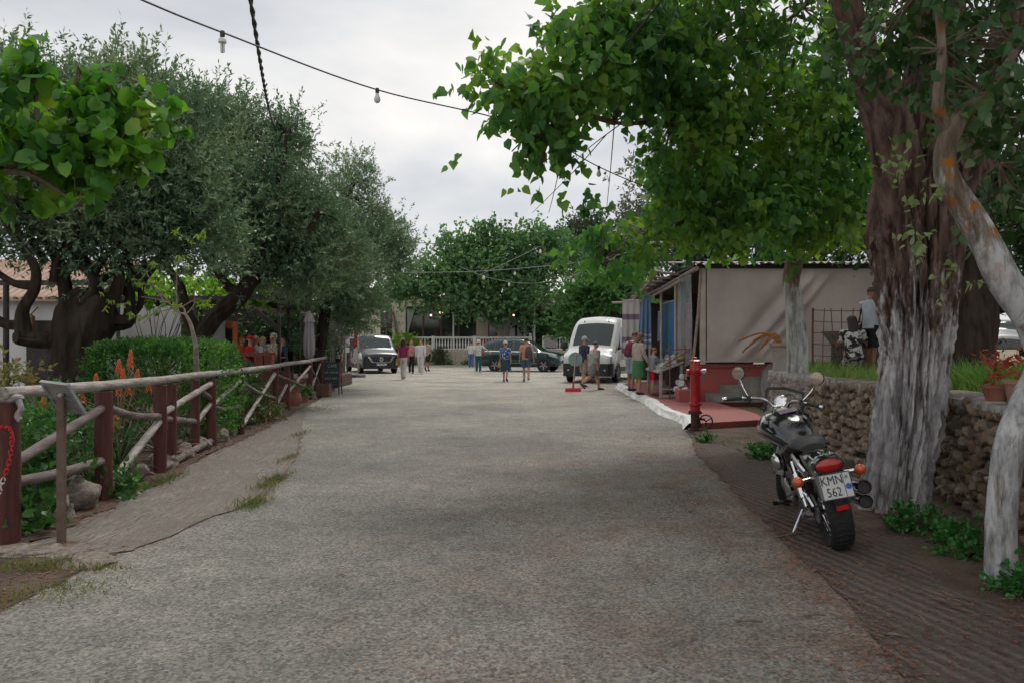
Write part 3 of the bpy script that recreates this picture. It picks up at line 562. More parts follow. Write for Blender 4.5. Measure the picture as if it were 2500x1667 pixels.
def leafy(tree, blobs, n_clump, per, cr_, leaves, sl, L, W, shape, m, seed, starts, n_big, tw_r=0.012, up=0.1, droop=0.9, barkm=None, view=True):
    """crown of a broad-leaved tree: the leaves that show largest are objects of their own, the rest one part"""
    v, f, cc, (p, d, n, LL, WW) = crown(blobs, n_clump, per, cr_, leaves, sl, L, W, shape, up, droop, seed)
    px = CX + F * p[:, 0] / p[:, 1]; py = HY - F * (p[:, 2] - H) / p[:, 1]
    vis = (px > 0) & (px < 2500) & (py > 0) & (py < 1667); score = np.where(vis, LL / p[:, 1], 0) * np.random.default_rng(seed).uniform(0.75, 1, len(p))
    idx = np.argsort(-score)[:n_big]; mask = np.ones(len(p), bool); mask[idx] = False
    v2, f2 = leaf_geo(p[mask], d[mask], n[mask], LL[mask], WW[mask], shape)
    off = np.array(tree.location)
    tag(link('foliage', np_mesh('foliage', v2 - off, f2), m, tree), kind='stuff')
    one = np.array([[0, 0, 0.0]]); lv, lf = leaf_geo(one, np.array([[0, 1.0, 0]]), np.array([[0, 0, 1.0]]), np.array([1.0]), np.array([W / L]), shape)
    lme = np_mesh('leaf', lv, lf); lme.materials.append(m)
    for i in idx:
        s_ = np.cross(d[i], n[i]); M = Matrix(((s_[0], d[i][0], n[i][0], 0), (s_[1], d[i][1], n[i][1], 0), (s_[2], d[i][2], n[i][2], 0), (0, 0, 0, 1)))
        o = link('leaf', lme, None, tree); o.matrix_local = Matrix.Translation(Vector(p[i] - off)) @ M @ Matrix.Diagonal((LL[i], LL[i], LL[i], 1))
    tw = MB()
    for c in cc:
        st = min(starts, key=lambda q: (Vector(q) - Vector(c)).length); twigs(tw, st, [c], tw_r)
    tag(tw.build('twigs', barkm, tree, world=True), kind='stuff')
M_TWIG = mat('twig_bark', (0.09, 0.065, 0.045), (0.19, 0.15, 0.11), 0.9, scale=20)
B = lambda px, py, Y, rx, ry, ry_m, w: (tuple(P(px, py, Y)), (rx / F * Y, ry_m, ry / F * Y), w)
leafy(thin, [B(2380, 130, 5.3, 150, 150, 0.6, 4), B(2460, 330, 5.5, 90, 130, 0.5, 2.2), B(2200, 40, 5.4, 130, 70, 0.5, 1.8), B(2480, 500, 5.6, 60, 80, 0.4, 0.9), B(2600, 200, 5.4, 120, 300, 0.7, 2.5), B(2350, -120, 5.2, 300, 120, 0.8, 3), B(2130, 130, 5.8, 60, 40, 0.3, 0.6)],
      190, 3, 0.2, 4, 0.16, 0.085, 0.075, 'heart', M_POPD, 31, [P(2300, 120, 5.0), P(2480, 120, 5.3), P(2350, 280, 5.15), P(2410, 235, 5.2), P(2560, 250, 5.3), P(2280, -60, 5.0), P(2440, 400, 5.2)], 200, 0.009, barkm=M_TWIG)
sp_ = MB()
v, f, cc, _ = crown([B(2270, 560, 5.05, 45, 80, 0.15, 1), B(2190, 400, 5.05, 20, 60, 0.1, 0.5), B(2330, 700, 5.1, 40, 40, 0.1, 0.4)], 10, 3, 0.06, 4, 0.10, 0.06, 0.04, 'heart', 0.2, 0.4, 77)
tag(link('trunk_shoots', np_mesh('trunk_shoots', v - np.array(thin.location), f), leafmat('pale_shoots', [(0.10, 0.14, 0.07), (0.16, 0.2, 0.10)], 0.3), thin), kind='stuff')
# poplar with the whitewashed trunk in front of the canvas wall
pop = thing('poplar_tree', 'poplar tree with thin whitewashed trunk and bright heart shaped leaves before the canvas wall', 'tree', (4.8, 13.5, 0.95))
M_POPBARK = bark_mat('poplar_bark_whitewashed', (0.10, 0.06, 0.04), (0.25, 0.165, 0.11), (0.46, 0.47, 0.45), 1.55, 0.25, 10, 0.30)
PT = [pr(1946, 960, 13.5, 28), pr(1946, 900, 13.5, 24), pr(1944, 830, 13.5, 23), pr(1938, 740, 13.5, 21), pr(1930, 690, 13.5, 20), pr(1938, 640, 13.5, 20), pr(1950, 560, 13.4, 18), pr(1940, 480, 13.3, 17), pr(1900, 380, 13.0, 15), pr(1860, 260, 12.6, 13), pr(1840, 120, 12.2, 11), pr(1830, -60, 12, 9), pr(1830, -350, 12, 5)]
mb = MB(); v, f = bark_trunk(PT, 30, 8, 0.06, 8, 2.6, 0.3, 1.2); mb.add(v, f)
LIMBS = [[(1905, 390, 13), (1780, 330, 12.2), (1640, 300, 11.4), (1500, 300, 10.6), (1390, 250, 10.0)], [(1945, 520, 13.3), (1840, 490, 12.6), (1700, 530, 11.9), (1560, 590, 11.4), (1470, 640, 11.0)], [(1855, 240, 12.5), (1720, 120, 11.6), (1580, 60, 10.8), (1450, 60, 10.3)],
         [(1900, 380, 13), (1980, 300, 13.1), (2060, 260, 13.0)], [(1945, 500, 13.3), (2010, 520, 13.0), (2080, 560, 12.6)], [(1500, 300, 10.6), (1400, 270, 9.9), (1280, 220, 9.4), (1210, 205, 9.2)], [(1840, 120, 12.2), (1960, 20, 12.2), (2050, -60, 12)], [(1390, 250, 10.0), (1340, 340, 9.7), (1320, 400, 9.6)]]
starts = []
for Lm in LIMBS:
    limb(mb, [P(*q) for q in Lm], 0.06 if len(Lm) > 4 else 0.042, 0.012); starts += [P(*q) for q in Lm]
mb.build('trunk', M_POPBARK, pop, smooth=True, world=True)
starts += [Vector(p[:3]) for p in PT[6:]]
leafy(pop, [B(1215, 205, 9.2, 40, 26, 0.2, 0.35), B(1290, 235, 9.4, 55, 55, 0.3, 0.7), B(1400, 170, 10, 110, 85, 0.6, 1.7), B(1345, 300, 9.7, 62, 65, 0.35, 0.9), B(1340, 390, 9.6, 26, 30, 0.15, 0.2), B(1560, 130, 10.6, 140, 130, 0.8, 3.2), B(1740, 110, 11.3, 170, 160, 0.9, 3.6), B(1480, 40, 10.2, 80, 70, 0.5, 0.9),
            B(1670, 330, 11.3, 95, 140, 0.8, 2.5), B(1860, 300, 12.2, 200, 190, 1.0, 5.0), B(2010, 480, 12.6, 130, 120, 0.8, 2.8), B(1760, 505, 11.9, 180, 85, 0.9, 3.3), B(1610, 580, 11.4, 80, 34, 0.4, 0.4), B(1470, 620, 11.0, 60, 30, 0.25, 0.22), B(2060, 220, 12.6, 120, 220, 1.0, 3.6), B(1440, 530, 10.8, 38, 26, 0.2, 0.12), B(1540, 655, 11.2, 60, 20, 0.25, 0.14),
            B(1900, 590, 12.6, 90, 30, 0.5, 0.6), B(1760, -160, 11.6, 340, 150, 1.2, 5)],
      900, 5, 0.30, 4, 0.22, 0.14, 0.125, 'heart', M_POP, 41, starts, 290, 0.011, barkm=M_TWIG)
hang = MB()
for (a, b_, c) in (((1480, 330, 10.4), (1400, 420, 10.0), (1300, 520, 9.8)), ((1500, 300, 10.5), (1490, 420, 10.2), (1480, 520, 10.1)), ((1380, 330, 9.8), (1362, 430, 9.7), (1340, 520, 9.6)), ((1520, 300, 10.5), (1440, 360, 10.2), (1400, 400, 10.0)), ((1550, 120, 10.5), (1480, 30, 10.2), (1400, -20, 10))):
    limb(hang, [P(*a), P(*b_), P(*c)], 0.008, 0.003, 4, 0)
tag(hang.build('hanging_twigs', M_TWIG, pop, world=True), kind='stuff')

# dark evergreens behind the shop and on the terrace
def dark_tree(name, label, base, trunk_r, blobs, n_clump, seed, L=0.2, m=None, per=9, leaves=7, clump=0.7, shape='diamond', W=0.05, trunkm=None, group=None):
    t = thing(name, label, 'tree', base, group=group); mb = MB(); top = max(blobs, key=lambda q: q[0][2])[0]
    b0 = Vector(base); limb(mb, [b0, b0.lerp(Vector((top[0], top[1], b0.z)), 0.3) + Vector((0, 0, (top[2] - b0.z) * 0.45)), Vector(top)], trunk_r, trunk_r * 0.3, 10, 0.1)
    for bb in blobs: limb(mb, [b0 + Vector((0, 0, (bb[0][2] - b0.z) * 0.5)), b0.lerp(Vector(bb[0]), 0.6) + Vector((0, 0, 0.3)), Vector(bb[0])], trunk_r * 0.4, 0.02, 6, 0.1)
    mb.build('trunk', trunkm or M_DARKBARK, t, smooth=True, world=True)
    v, f, cc, _ = crown(blobs, n_clump, per, clump, leaves, L * 2.2, L * 1.25, W * 1.9, shape, 0.3, 0.0, seed)
    tag(link('crown', np_mesh('crown', v - np.array(t.location), f), m or M_DARKLEAF, t), kind='stuff'); return t
M_DARKBARK = bark_mat('dark_bark', (0.022, 0.016, 0.012), (0.075, 0.056, 0.044), None, 0, 0.4, 7)
M_PINE = leafmat('pine_foliage', [(0.014, 0.026, 0.016), (0.028, 0.048, 0.028), (0.05, 0.075, 0.045)], 0.15, 0.6, 0.6)
dark_tree('evergreen_tree', 'tall dark evergreen tree rising behind the shop roof', (9.5, 29, 0), 0.35, [((8.6, 28, 7.2), (3.0, 2.2, 3.2), 3), ((6.4, 27.5, 5.3), (1.8, 1.6, 1.6), 1.3), ((11.5, 28, 6.2), (3.0, 2.5, 3.0), 2.4), ((8.5, 26.5, 4.6), (4.0, 1.6, 1.3), 1.6)], 330, 51, 0.2, M_PINE)
dark_tree('dense_tree', 'dense dark tree filling the gap right of the shop', (15.5, 27, 0), 0.4, [((15.0, 26, 6.0), (3.6, 2.4, 3.4), 3), ((18.5, 24, 5.5), (3.4, 2.4, 3.4), 3), ((12.5, 25, 4.6), (2.4, 1.6, 2.2), 1.6), ((12.8, 20.8, 4.3), (2.6, 1.2, 1.5), 1.6), ((16.5, 21.5, 4.7), (3, 1.4, 1.8), 2)], 470, 52, 0.22, M_DARKLEAF)
dark_tree('olive_tree', 'grey green olive tree showing against the sky above the stall', (7.6, 36, 0), 0.3, [((7.2, 35, 8.6), (2.2, 2.0, 2.0), 2), ((5.9, 35, 6.6), (1.4, 1.4, 1.4), 1), ((8.5, 35, 6.4), (2.5, 2, 2), 2)], 170, 53, 0.16, leafmat('grey_olive_foliage', [(0.05, 0.065, 0.05), (0.09, 0.11, 0.085), (0.13, 0.15, 0.115)], 0.15, 0.6, 0.6))
# thick dark trunk on the terrace
tk = thing('old_trunk_tree', 'thick dark old tree standing in the terrace grass behind the whitewashed tree', 'tree', (7.9, 14.2, 0.95))
mb = MB(); v, f = bark_trunk([(7.95, 14.2, 0.8, 0.80), (7.95, 14.2, 1.2, 0.62), (8.0, 14.2, 1.9, 0.55), (8.05, 14.3, 2.8, 0.52), (8.1, 14.4, 4.0, 0.5), (8.1, 14.5, 6.0, 0.35)], 40, 6, 0.14, 12, 2.6); mb.add(v, f); mb.build('trunk', M_DARKBARK, tk, smooth=True, world=True)
v, f, cc, _ = crown([((8.6, 14.6, 4.9), (2.4, 1.8, 1.2), 2), ((10.6, 15.0, 4.2), (2.0, 1.6, 1.3), 1.5), ((7.2, 15.5, 4.0), (1.5, 1.0, 0.6), 0.8), ((10.5, 14, 3.2), (1.3, 1.0, 0.5), 0.5)], 260, 10, 0.45, 7, 0.3, 0.17, 0.075, 'diamond', 0.0, 0.3, 61)
tag(link('crown', np_mesh('crown', v - np.array(tk.location), f), M_DARKLEAF, tk), kind='stuff')
# ================================================================ left side: fence, planting, olives, cafe
M_POSTW = mat('red_brown_stained_timber', (0.06, 0.016, 0.012), (0.115, 0.034, 0.026), 0.7, scale=5, bump=0.4, bscale=14, stretch=(6, 6, 0.6), detail=8)
M_RAILW = mat('weathered_grey_timber', (0.20, 0.17, 0.15), (0.42, 0.385, 0.35), 0.85, scale=4, bump=0.5, bscale=16, stretch=(5, 0.7, 5), detail=8)
M_BRACEW = mat('grey_brown_pole_timber', (0.10, 0.075, 0.07), (0.22, 0.175, 0.16), 0.8, scale=4, bump=0.4, bscale=14, stretch=(4, 0.8, 4), detail=8)
fence = thing('rustic_fence', 'rustic red brown post fence with grey top rail along the left path', 'fence', (FP[3][0], FP[3][1], 0))
FT = [1.13, 1.10, 1.08, 1.06, 1.05, 1.05, 1.04, 1.03, 1.03, 1.03, 1.03]
fr_ = [0.085, 0.085, 0.075, 0.062, 0.072, 0.058, 0.062, 0.062, 0.06, 0.06, 0.055]
for i, (x, y) in enumerate(FP):
    q = [(x + random.uniform(-.006, .006), y, z) for z in (-0.06, 0.3, 0.6, 0.9, FT[i] - 0.03)]
    mb = MB(); mb.tube(q, [fr_[i] * random.uniform(0.96, 1.03) for _ in q], 14); mb.build('post', M_POSTW, fence, smooth=True, world=True)
mb = MB(); mb.tube([(-4.22, 9.9, -.05), (-4.22, 9.9, 0.6), (-4.22, 9.9, 1.04)], 0.06, 10); mb.build('post', M_POSTW, fence, smooth=True, world=True)
def fpt(i, z): return Vector((FP[i][0], FP[i][1], z))
for a, b_ in ((0, 2), (2, 5), (5, 8), (8, 10)):          # top rail in lengths lapped on the posts
    pts = [fpt(i, FT[i] + 0.028 + random.uniform(-0.012, 0.012)) + Vector((random.uniform(-0.02, 0.02), 0, 0)) for i in range(a, b_ + 1)]
    pts[0] = pts[0] + (pts[0] - pts[1]).normalized() * 0.12; pts[-1] = pts[-1] + (pts[-1] - pts[-2]).normalized() * 0.1
    q = spline(pts, 6); mb = MB(); mb.tube(q, [0.047 * random.uniform(0.9, 1.08) for _ in q], 12, wob=0.03); mb.build('top_rail', M_RAILW, fence, smooth=True, world=True)
def brace(i, za, j, zb, r=0.042, sag=0.0, m=None):
    a, b_ = fpt(i, za), fpt(j, zb); d = (b_ - a).normalized(); mid = (a + b_) / 2 + Vector((0, 0, -sag)); q = spline([a + d * 0.03, mid, b_ - d * 0.03], 5)
    mb = MB(); mb.tube(q, [r * random.uniform(0.93, 1.05) for _ in q], 10, wob=0.02); mb.build('brace', m or M_BRACEW, fence, smooth=True, world=True)
brace(0, 0.60, 1, 0.92, 0.045); brace(0, 0.47, 1, 0.40, 0.045, 0.02); brace(1, 0.06, 2, 0.64, 0.045, -0.02, M_RAILW); brace(1, 0.92, 2, 0.68, 0.04, 0.04); brace(2, 0.66, 3, 0.45, 0.04); brace(2, 0.70, 4, 0.95, 0.04, 0, M_RAILW)
brace(2, 0.06, 4, 0.10, 0.05); brace(3, 0.42, 4, 0.66, 0.035, 0, M_RAILW); brace(3, 0.95, 4, 0.72, 0.035); brace(4, 0.62, 5, 0.92, 0.035, 0, M_RAILW); brace(4, 0.60, 5, 0.50, 0.035, 0.05); brace(5, 0.90, 6, 0.40, 0.035, 0.05); brace(5, 0.12, 6, 0.92, 0.035, 0, M_RAILW)
brace(6, 0.90, 8, 0.30, 0.03); brace(6, 0.22, 7, 0.60, 0.032, 0, M_RAILW); brace(7, 0.40, 8, 0.92, 0.032, 0, M_RAILW); brace(8, 0.25, 9, 0.92, 0.03, 0, M_RAILW); brace(8, 0.90, 9, 0.25, 0.03); brace(9, 0.9, 10, 0.2, 0.03)
# pale cloth bundle knotted over the first post
rag = MB(); rag.ball((-3.87, 6.12, 1.125), (0.115, 0.10, 0.045), 14, 8, jit=0.07); rag.tube(spline([(-3.77, 6.10, 1.11), (-3.745, 6.09, 1.05), (-3.765, 6.08, 0.99), (-3.74, 6.08, 0.96)], 5), 0.022, 8, wob=0.15)
o = rag.build('cloth_wrap', mat('grey_white_cloth', (0.36, 0.34, 0.34), (0.20, 0.17, 0.17), 0.9, scale=18, bump=0.6, bscale=40), None, smooth=True); tag(o, 'dirty white cloth knotted over the top of the nearest fence post', 'cloth')
# plastic barrier chain, red above and white below
M_CHR = mat('red_plastic', (0.55, 0.012, 0.02), rough=0.4); M_CHW = mat('white_plastic', (0.62, 0.60, 0.58), rough=0.45)
ch = thing('barrier_chain', 'red and white plastic chain hanging from the nearest fence post', 'chain', (-3.80, 6.03, 0.2))
path = spline([(-3.955, 6.06, 0.93), (-3.88, 6.035, 0.915), (-3.80, 6.035, 0.90), (-3.775, 6.03, 0.82), (-3.79, 6.02, 0.66), (-3.83, 6.0, 0.50), (-3.88, 5.97, 0.32), (-3.95, 5.9, 0.16), (-4.1, 5.8, 0.06)], 14)
def torus_link(L=0.036, w=0.026, r=0.0046):
    mb = MB(); pts = []
    for k in range(13):
        a = 2 * PI * k / 12; pts.append((math.cos(a) * w / 2, math.sin(a) * L / 2 + math.copysign(0.006, math.sin(a)), 0))
    mb.tube(pts, r, 6, cap=False); return mb.mesh('link', True)
lr, lw = torus_link(), torus_link(); lr.materials.append(M_CHR); lw.materials.append(M_CHW)
acc = 0; k = 0; pp = [Vector(p) for p in path]
for a, b_ in zip(pp[:-1], pp[1:]):
    acc += (b_ - a).length
    if acc >= 0.029:
        acc = 0; k += 1; d = (b_ - a).normalized(); o = link('link', lr if b_.z > 0.52 else lw, None, ch)
        o.matrix_local = Matrix.Translation(b_ - ch.location) @ d.to_track_quat('Y', 'Z').to_matrix().to_4x4() @ Matrix.Rotation(PI / 2 * (k % 2), 4, 'Y')
# information board on a steel post, seen from behind
M_STEEL = mat('grey_steel', (0.22, 0.23, 0.225), (0.34, 0.345, 0.33), 0.5, 0.3, scale=6); M_STAND = mat('rusty_steel_post', (0.10, 0.065, 0.05), (0.18, 0.125, 0.095), 0.7, 0.2, scale=7)
sb = G(150, 1330); sg = thing('information_board', 'small tilted metal information board on a thin steel post, seen from behind', 'sign', sb)
mb = MB(); mb.box((0, 0, 0.58), (0.055, 0.04, 1.17)); mb.build('post', M_STAND, sg); mb = MB(); mb.box((0, 0, 0.006), (0.2, 0.2, 0.012)); mb.build('foot_plate', M_STAND, sg)
_tl, _tr, _bl = P(104, 930, 6.08), P(168, 938, 6.08), P(146, 996, 6.2); _ex = (_tr - _tl) / .30; _ey = (_tl - _bl) / .24; _ez = _ex.cross(_ey).normalized(); _c = (_tr + _bl) / 2 - sb
Mt = Matrix(((_ex.x, _ey.x, _ez.x, _c.x), (_ex.y, _ey.y, _ez.y, _c.y), (_ex.z, _ey.z, _ez.z, _c.z), (0, 0, 0, 1)))
for (c, d, nm, mm) in (((0, 0, 0), (0.30, 0.24, 0.008), 'plate', mat('board_back', (0.27, 0.29, 0.27), (0.36, 0.38, 0.35), 0.5, 0.2, scale=5)), ((0, 0.117, 0.012), (0.32, 0.028, 0.03), 'frame_bar', M_STEEL), ((0, -0.117, 0.012), (0.32, 0.028, 0.03), 'frame_bar', M_STEEL), ((0, 0, 0.012), (0.27, 0.03, 0.028), 'frame_bar', M_STEEL), ((-0.147, 0, 0.012), (0.028, 0.205, 0.03), 'frame_bar', M_STEEL), ((0.147, 0, 0.012), (0.028, 0.205, 0.03), 'frame_bar', M_STEEL)):
    mb = MB(); mb.box(c, d); mb.xf(Mt); mb.build(nm, mm, sg)
mb = MB(); mb.lathe([(0.018, 0), (0.018, 0.03), (0.008, 0.034)], 10, (0.02, -0.03, 1.15), Matrix.Rotation(R(90), 3, 'X')); mb.build('bolt', M_STEEL, sg, smooth=True)

# ---------------------------------------------------------------- planting bed
M_SHRUB = leafmat('shrub_leaves', [(0.02, 0.06, 0.02), (0.035, 0.10, 0.03), (0.06, 0.15, 0.035)], 0.28, 0.45, 2.0)
M_FRESH = leafmat('fresh_hedge_leaves', [(0.025, 0.075, 0.022), (0.05, 0.135, 0.032), (0.11, 0.24, 0.05)], 0.3, 0.45, 2.5)
M_YEL = leafmat('variegated_leaves', [(0.07, 0.09, 0.03), (0.17, 0.16, 0.06), (0.22, 0.12, 0.07)], 0.25, 0.5, 4)
def bush(name, label, base, blobs, n, seed, m, L=0.06, W=0.04, shape='lance', per=6, leaves=6, cr_=0.16, group=None, up=0.4, cat='shrub', stem=0.012, sl=0.12):
    t = thing(name, label, cat, base, group=group); mb = MB(); v, f, cc, _ = crown(blobs, n, per, cr_, leaves, sl, L, W, shape, up, 0.0, seed)
    for c in cc[:: max(1, len(cc) // 30)]: twigs(mb, base, [c], stem)
    tag(mb.build('stems', M_TWIG, t, world=True), kind='stuff')
    tag(link('leaves', np_mesh('leaves', v - np.array(t.location), f), m, t), kind='stuff'); return t
bush('low_shrub', 'low leafy shrub behind the thin steel sign post', (-4.5, 7.2, 0), [((-4.45, 7.1, 0.42), (0.42, 0.4, 0.4), 2), ((-4.75, 7.6, 0.55), (0.5, 0.4, 0.4), 2), ((-4.25, 6.7, 0.22), (0.25, 0.3, 0.2), 1)], 90, 101, M_SHRUB, 0.075, 0.05)
bush('low_shrub', 'feathery green shrub between the sign post and the flowering aloe', (-4.6, 8.6, 0), [((-4.6, 8.5, 0.5), (0.45, 0.5, 0.4), 2), ((-5.2, 9.0, 0.6), (0.5, 0.6, 0.4), 2), ((-4.35, 8.1, 0.2), (0.22, 0.4, 0.2), 0.8)], 90, 102, M_SHRUB, 0.055, 0.03)
bush('ivy_patch', 'ivy growing over the foot of the nearest fence post', (-3.98, 6.5, 0), [((-4.0, 6.5, 0.16), (0.22, 0.3, 0.17), 1), ((-4.3, 6.6, 0.25), (0.3, 0.3, 0.22), 1)], 34, 103, M_SHRUB, 0.08, 0.075, 'heart', 4, 4, 0.12, cat='ivy')
bush('ivy_patch', 'ivy trailing below the second fence post', (-4.06, 8.05, 0), [((-4.02, 7.95, 0.10), (0.2, 0.45, 0.1), 1)], 22, 104, M_SHRUB, 0.07, 0.065, 'heart', 4, 4, 0.1, cat='ivy')
bush('variegated_shrub', 'yellow and pink variegated shrub left of the old olive trunk', (-6.25, 10.0, 0), [((-6.2, 10.0, 0.95), (0.3, 0.3, 0.32), 2), ((-6.55, 10.1, 0.75), (0.35, 0.3, 0.3), 1)], 34, 105, M_YEL, 0.09, 0.045, per=4)
bush('low_shrub', 'dark leafy undergrowth beneath the old olive tree', (-5.9, 10.6, 0), [((-5.9, 10.6, 0.45), (0.8, 0.7, 0.4), 2), ((-7.2, 10.8, 0.4), (0.8, 0.6, 0.35), 2)], 60, 106, M_DARKLEAF, 0.08, 0.05)
bush('creeper', 'mixed creeper hanging over the fence between hedge and cafe deck', (-5.25, 15.2, 0), [((-5.15, 14.8, 0.5), (0.45, 0.8, 0.5), 2), ((-5.5, 16.5, 0.55), (0.5, 1.2, 0.5), 2), ((-4.85, 15.4, 0.25), (0.25, 0.9, 0.22), 1)], 120, 107, leafmat('creeper_leaves', [(0.025, 0.055, 0.02), (0.05, 0.09, 0.03), (0.10, 0.12, 0.04)], 0.25), 0.065, 0.045, cat='creeper')
bush('dry_creeper', 'dry straw coloured creeper at the fence foot beside the deck', (-4.9, 16.0, 0), [((-4.85, 15.6, 0.15), (0.2, 0.9, 0.13), 1)], 26, 108, leafmat('dry_leaves', [(0.12, 0.08, 0.045), (0.2, 0.14, 0.08)], 0.2), 0.06, 0.03, cat='creeper')
# clipped hedge
hg = thing('clipped_hedge', 'clipped bright green box hedge behind the fence', 'hedge', (-5.45, 12.6, 0))
g = np.random.default_rng(5); N = 4600; u = g.uniform(-1, 1, (N, 3)); ax = g.choice(3, N, p=[0.28, 0.3, 0.42]); u[np.arange(N), ax] = np.where(ax == 2, 1, np.sign(u[np.arange(N), ax]))
u = u / np.maximum(1, (np.abs(u) ** 5).sum(1, keepdims=True) ** (1 / 5)) * (1 + g.normal(size=(N, 1)) * 0.035)
c0 = np.array([0, 0, 0.76]) + u * np.array([0.92, 0.95, 0.74]); dd = unit(u * np.array([1, 1, 1.4]) + np.array([0, 0, 0.5]) + g.normal(size=u.shape) * 0.5)
k = 8; pp_ = np.repeat(c0, k, 0) + np.repeat(dd, k, 0) * np.tile(np.linspace(-0.05, 0.09, k), N)[:, None]; dl = unit(np.repeat(dd, k, 0) * 0.7 + g.normal(size=(N * k, 3)) * 0.7); nl = g.normal(size=pp_.shape) + np.array([0, 0, 0.7]); nl = unit(nl - dl * (nl * dl).sum(1, keepdims=True))
v, f = leaf_geo(pp_, dl, nl, g.uniform(0.035, 0.06, N * k), g.uniform(0.02, 0.03, N * k), 'diamond', 0.15)
tag(link('leaves', np_mesh('leaves', v, f), M_FRESH, hg), kind='stuff')
mb = MB()
for i in range(16): twigs(mb, (random.uniform(-.5, .5), random.uniform(-.5, .5), 0), [(random.uniform(-.8, .8), random.uniform(-.8, .8), random.uniform(.8, 1.4))], 0.02)
tag(mb.build('stems', M_TWIG, hg), kind='stuff')
# aloes with orange flower spikes
M_ALOE = mat('aloe_leaf', (0.055, 0.10, 0.045), (0.10, 0.135, 0.06), 0.5, scale=5); M_ALOED = mat('dry_aloe_leaf', (0.17, 0.085, 0.06), (0.26, 0.15, 0.11), 0.8, scale=6); M_FLO = mat('orange_aloe_flower', (0.52, 0.085, 0.03), (0.60, 0.16, 0.05), 0.6, scale=40); M_STALK = mat('aloe_stalk', (0.14, 0.075, 0.05), (0.18, 0.12, 0.06), 0.7, scale=9)
def aloe(base, size, heads, label, dry=6):
    t = thing('aloe_plant', label, 'aloe', base, group='aloes flowering behind the fence')
    for i in range(26 + dry):
        a = i * 2.4; el = R(15 + 60 * (i / 32.0)); L = size * random.uniform(0.75, 1.05); up = Vector((math.cos(a) * math.cos(el), math.sin(a) * math.cos(el), math.sin(el)))
        q = [Vector((0, 0, 0.1)) + up * L * s + Vector((0, 0, -0.25 * L * s * s * (1.2 if i < 14 else -0.3))) for s in (0, 0.3, 0.6, 0.85, 1.0)]
        mb = MB(); mb.tube(q, [0.024, 0.024, 0.017, 0.009, 0.002], 6, ell=0.4); mb.build('leaf', M_ALOED if i < dry else M_ALOE, t, smooth=True)
    for (w, top) in heads:
        e_ = Vector(w) - Vector(base); st = MB(); q = spline([(0, 0, 0.15), (e_.x * 0.35, e_.y * 0.35, e_.z * 0.55), tuple(e_)], 6); st.tube(q, 0.009, 6); sp = st.build('flower_stalk', M_STALK, t, smooth=True)
        fl = MB(); hh = top; up = Vector((e_.x * 0.15, e_.y * 0.15, 1)).normalized()
        for k2 in range(46):
            a = k2 * 2.4; s = k2 / 46; rr = 0.052 * (1 - s * 0.75); c = e_ + up * (hh * s - 0.02); o2 = Vector((math.cos(a), math.sin(a), -0.7 + 0.9 * s)).normalized()
            fl.tube([c, c + o2 * rr * 0.7, c + o2 * rr + Vector((0, 0, -0.012))], [0.007, 0.008, 0.004], 5)
        fl.build('flower_head', M_FLO, sp)
aloe((-4.62, 9.35, 0.0), 0.62, [(P(290, 905, 9.6), .16), (P(318, 890, 9.6), .20), (P(300, 930, 9.5), .17), (P(335, 925, 9.6), .14), (P(235, 935, 9.3), .13)], 'aloe with the tallest cluster of orange flower spikes above the rail')
aloe((-4.55, 10.4, 0.0), 0.6, [(P(290, 960, 9.7), .2), (P(313, 955, 9.9), .17), (P(363, 945, 10.0), .12), (P(388, 955, 10.0), .10), (P(202, 975, 9.2), .14)], 'aloe with orange flowers half hidden behind the top rail', 10)
aloe((-4.42, 9.0, -0.02), 0.5, [(P(282, 1040, 9.2), .15), (P(378, 1007, 9.4), .06), (P(107, 985, 8.6), .09)], 'low aloe rosette with drooping orange flowers below the rail', 4)
# boulders along the bed
smooth_rocks = []
for k in range(5):
    bm = bmesh.new(); bmesh.ops.create_icosphere(bm, subdivisions=4, radius=1.0); off = Vector((k * 9.7, 3, 1))
    for v in bm.verts: c = v.co.copy(); v.co = c * (0.85 + 0.35 * mn.noise(c * 1.1 + off) + 0.16 * mn.noise(c * 2.7 + off) + 0.07 * mn.noise(c * 7 + off))
    me = bpy.data.meshes.new('rock'); bm.to_mesh(me); bm.free(); me.polygons.foreach_set('use_smooth', [True] * len(me.polygons)); me.materials.append(mat('bed_rock', (.13, .105, .085), (.30, .25, .21), .92, scale=5, bump=.8, bscale=18, detail=9)); smooth_rocks.append(me)
for i, (x, y, r) in enumerate(((-4.0, 6.95, .2), (-4.1, 7.4, .24), (-4.12, 8.4, .17), (-4.25, 8.8, .2), (-4.3, 9.9, .18), (-4.45, 10.6, .22), (-4.5, 11.5, .16), (-4.62, 12.4, .2), (-4.7, 13.2, .15))):
    o = link('bed_stone', smooth_rocks[i % 5], None); o.location = (x, y, r * 0.35); o.scale = (r, r * 1.2, r * 0.95); o.rotation_euler = (0, 0, i * 1.7); tag(o, ('first', 'second', 'third', 'fourth', 'fifth', 'sixth', 'seventh', 'eighth', 'farthest')[i] + ' rough stone from the near end of the planting bed edge', 'stone', 'stones edging the planting bed')
for i, (px, py, r) in enumerate(((60, 1345, .20), (175, 1355, .13), (225, 1372, .2))):
    o = link('slab_stone', smooth_rocks[(i + 2) % 5], None); q = G(px, py); o.location = (q.x, q.y, 0.0); o.scale = (r * 1.4, r, 0.05); o.rotation_euler = (0, 0, i * 1.1); tag(o, ('flat stone at the foot of the nearest fence post', 'smallest flat stone just in front of the sign post', 'flat stone nearest the road edge by the sign post')[i], 'stone', 'flat stones in the verge')

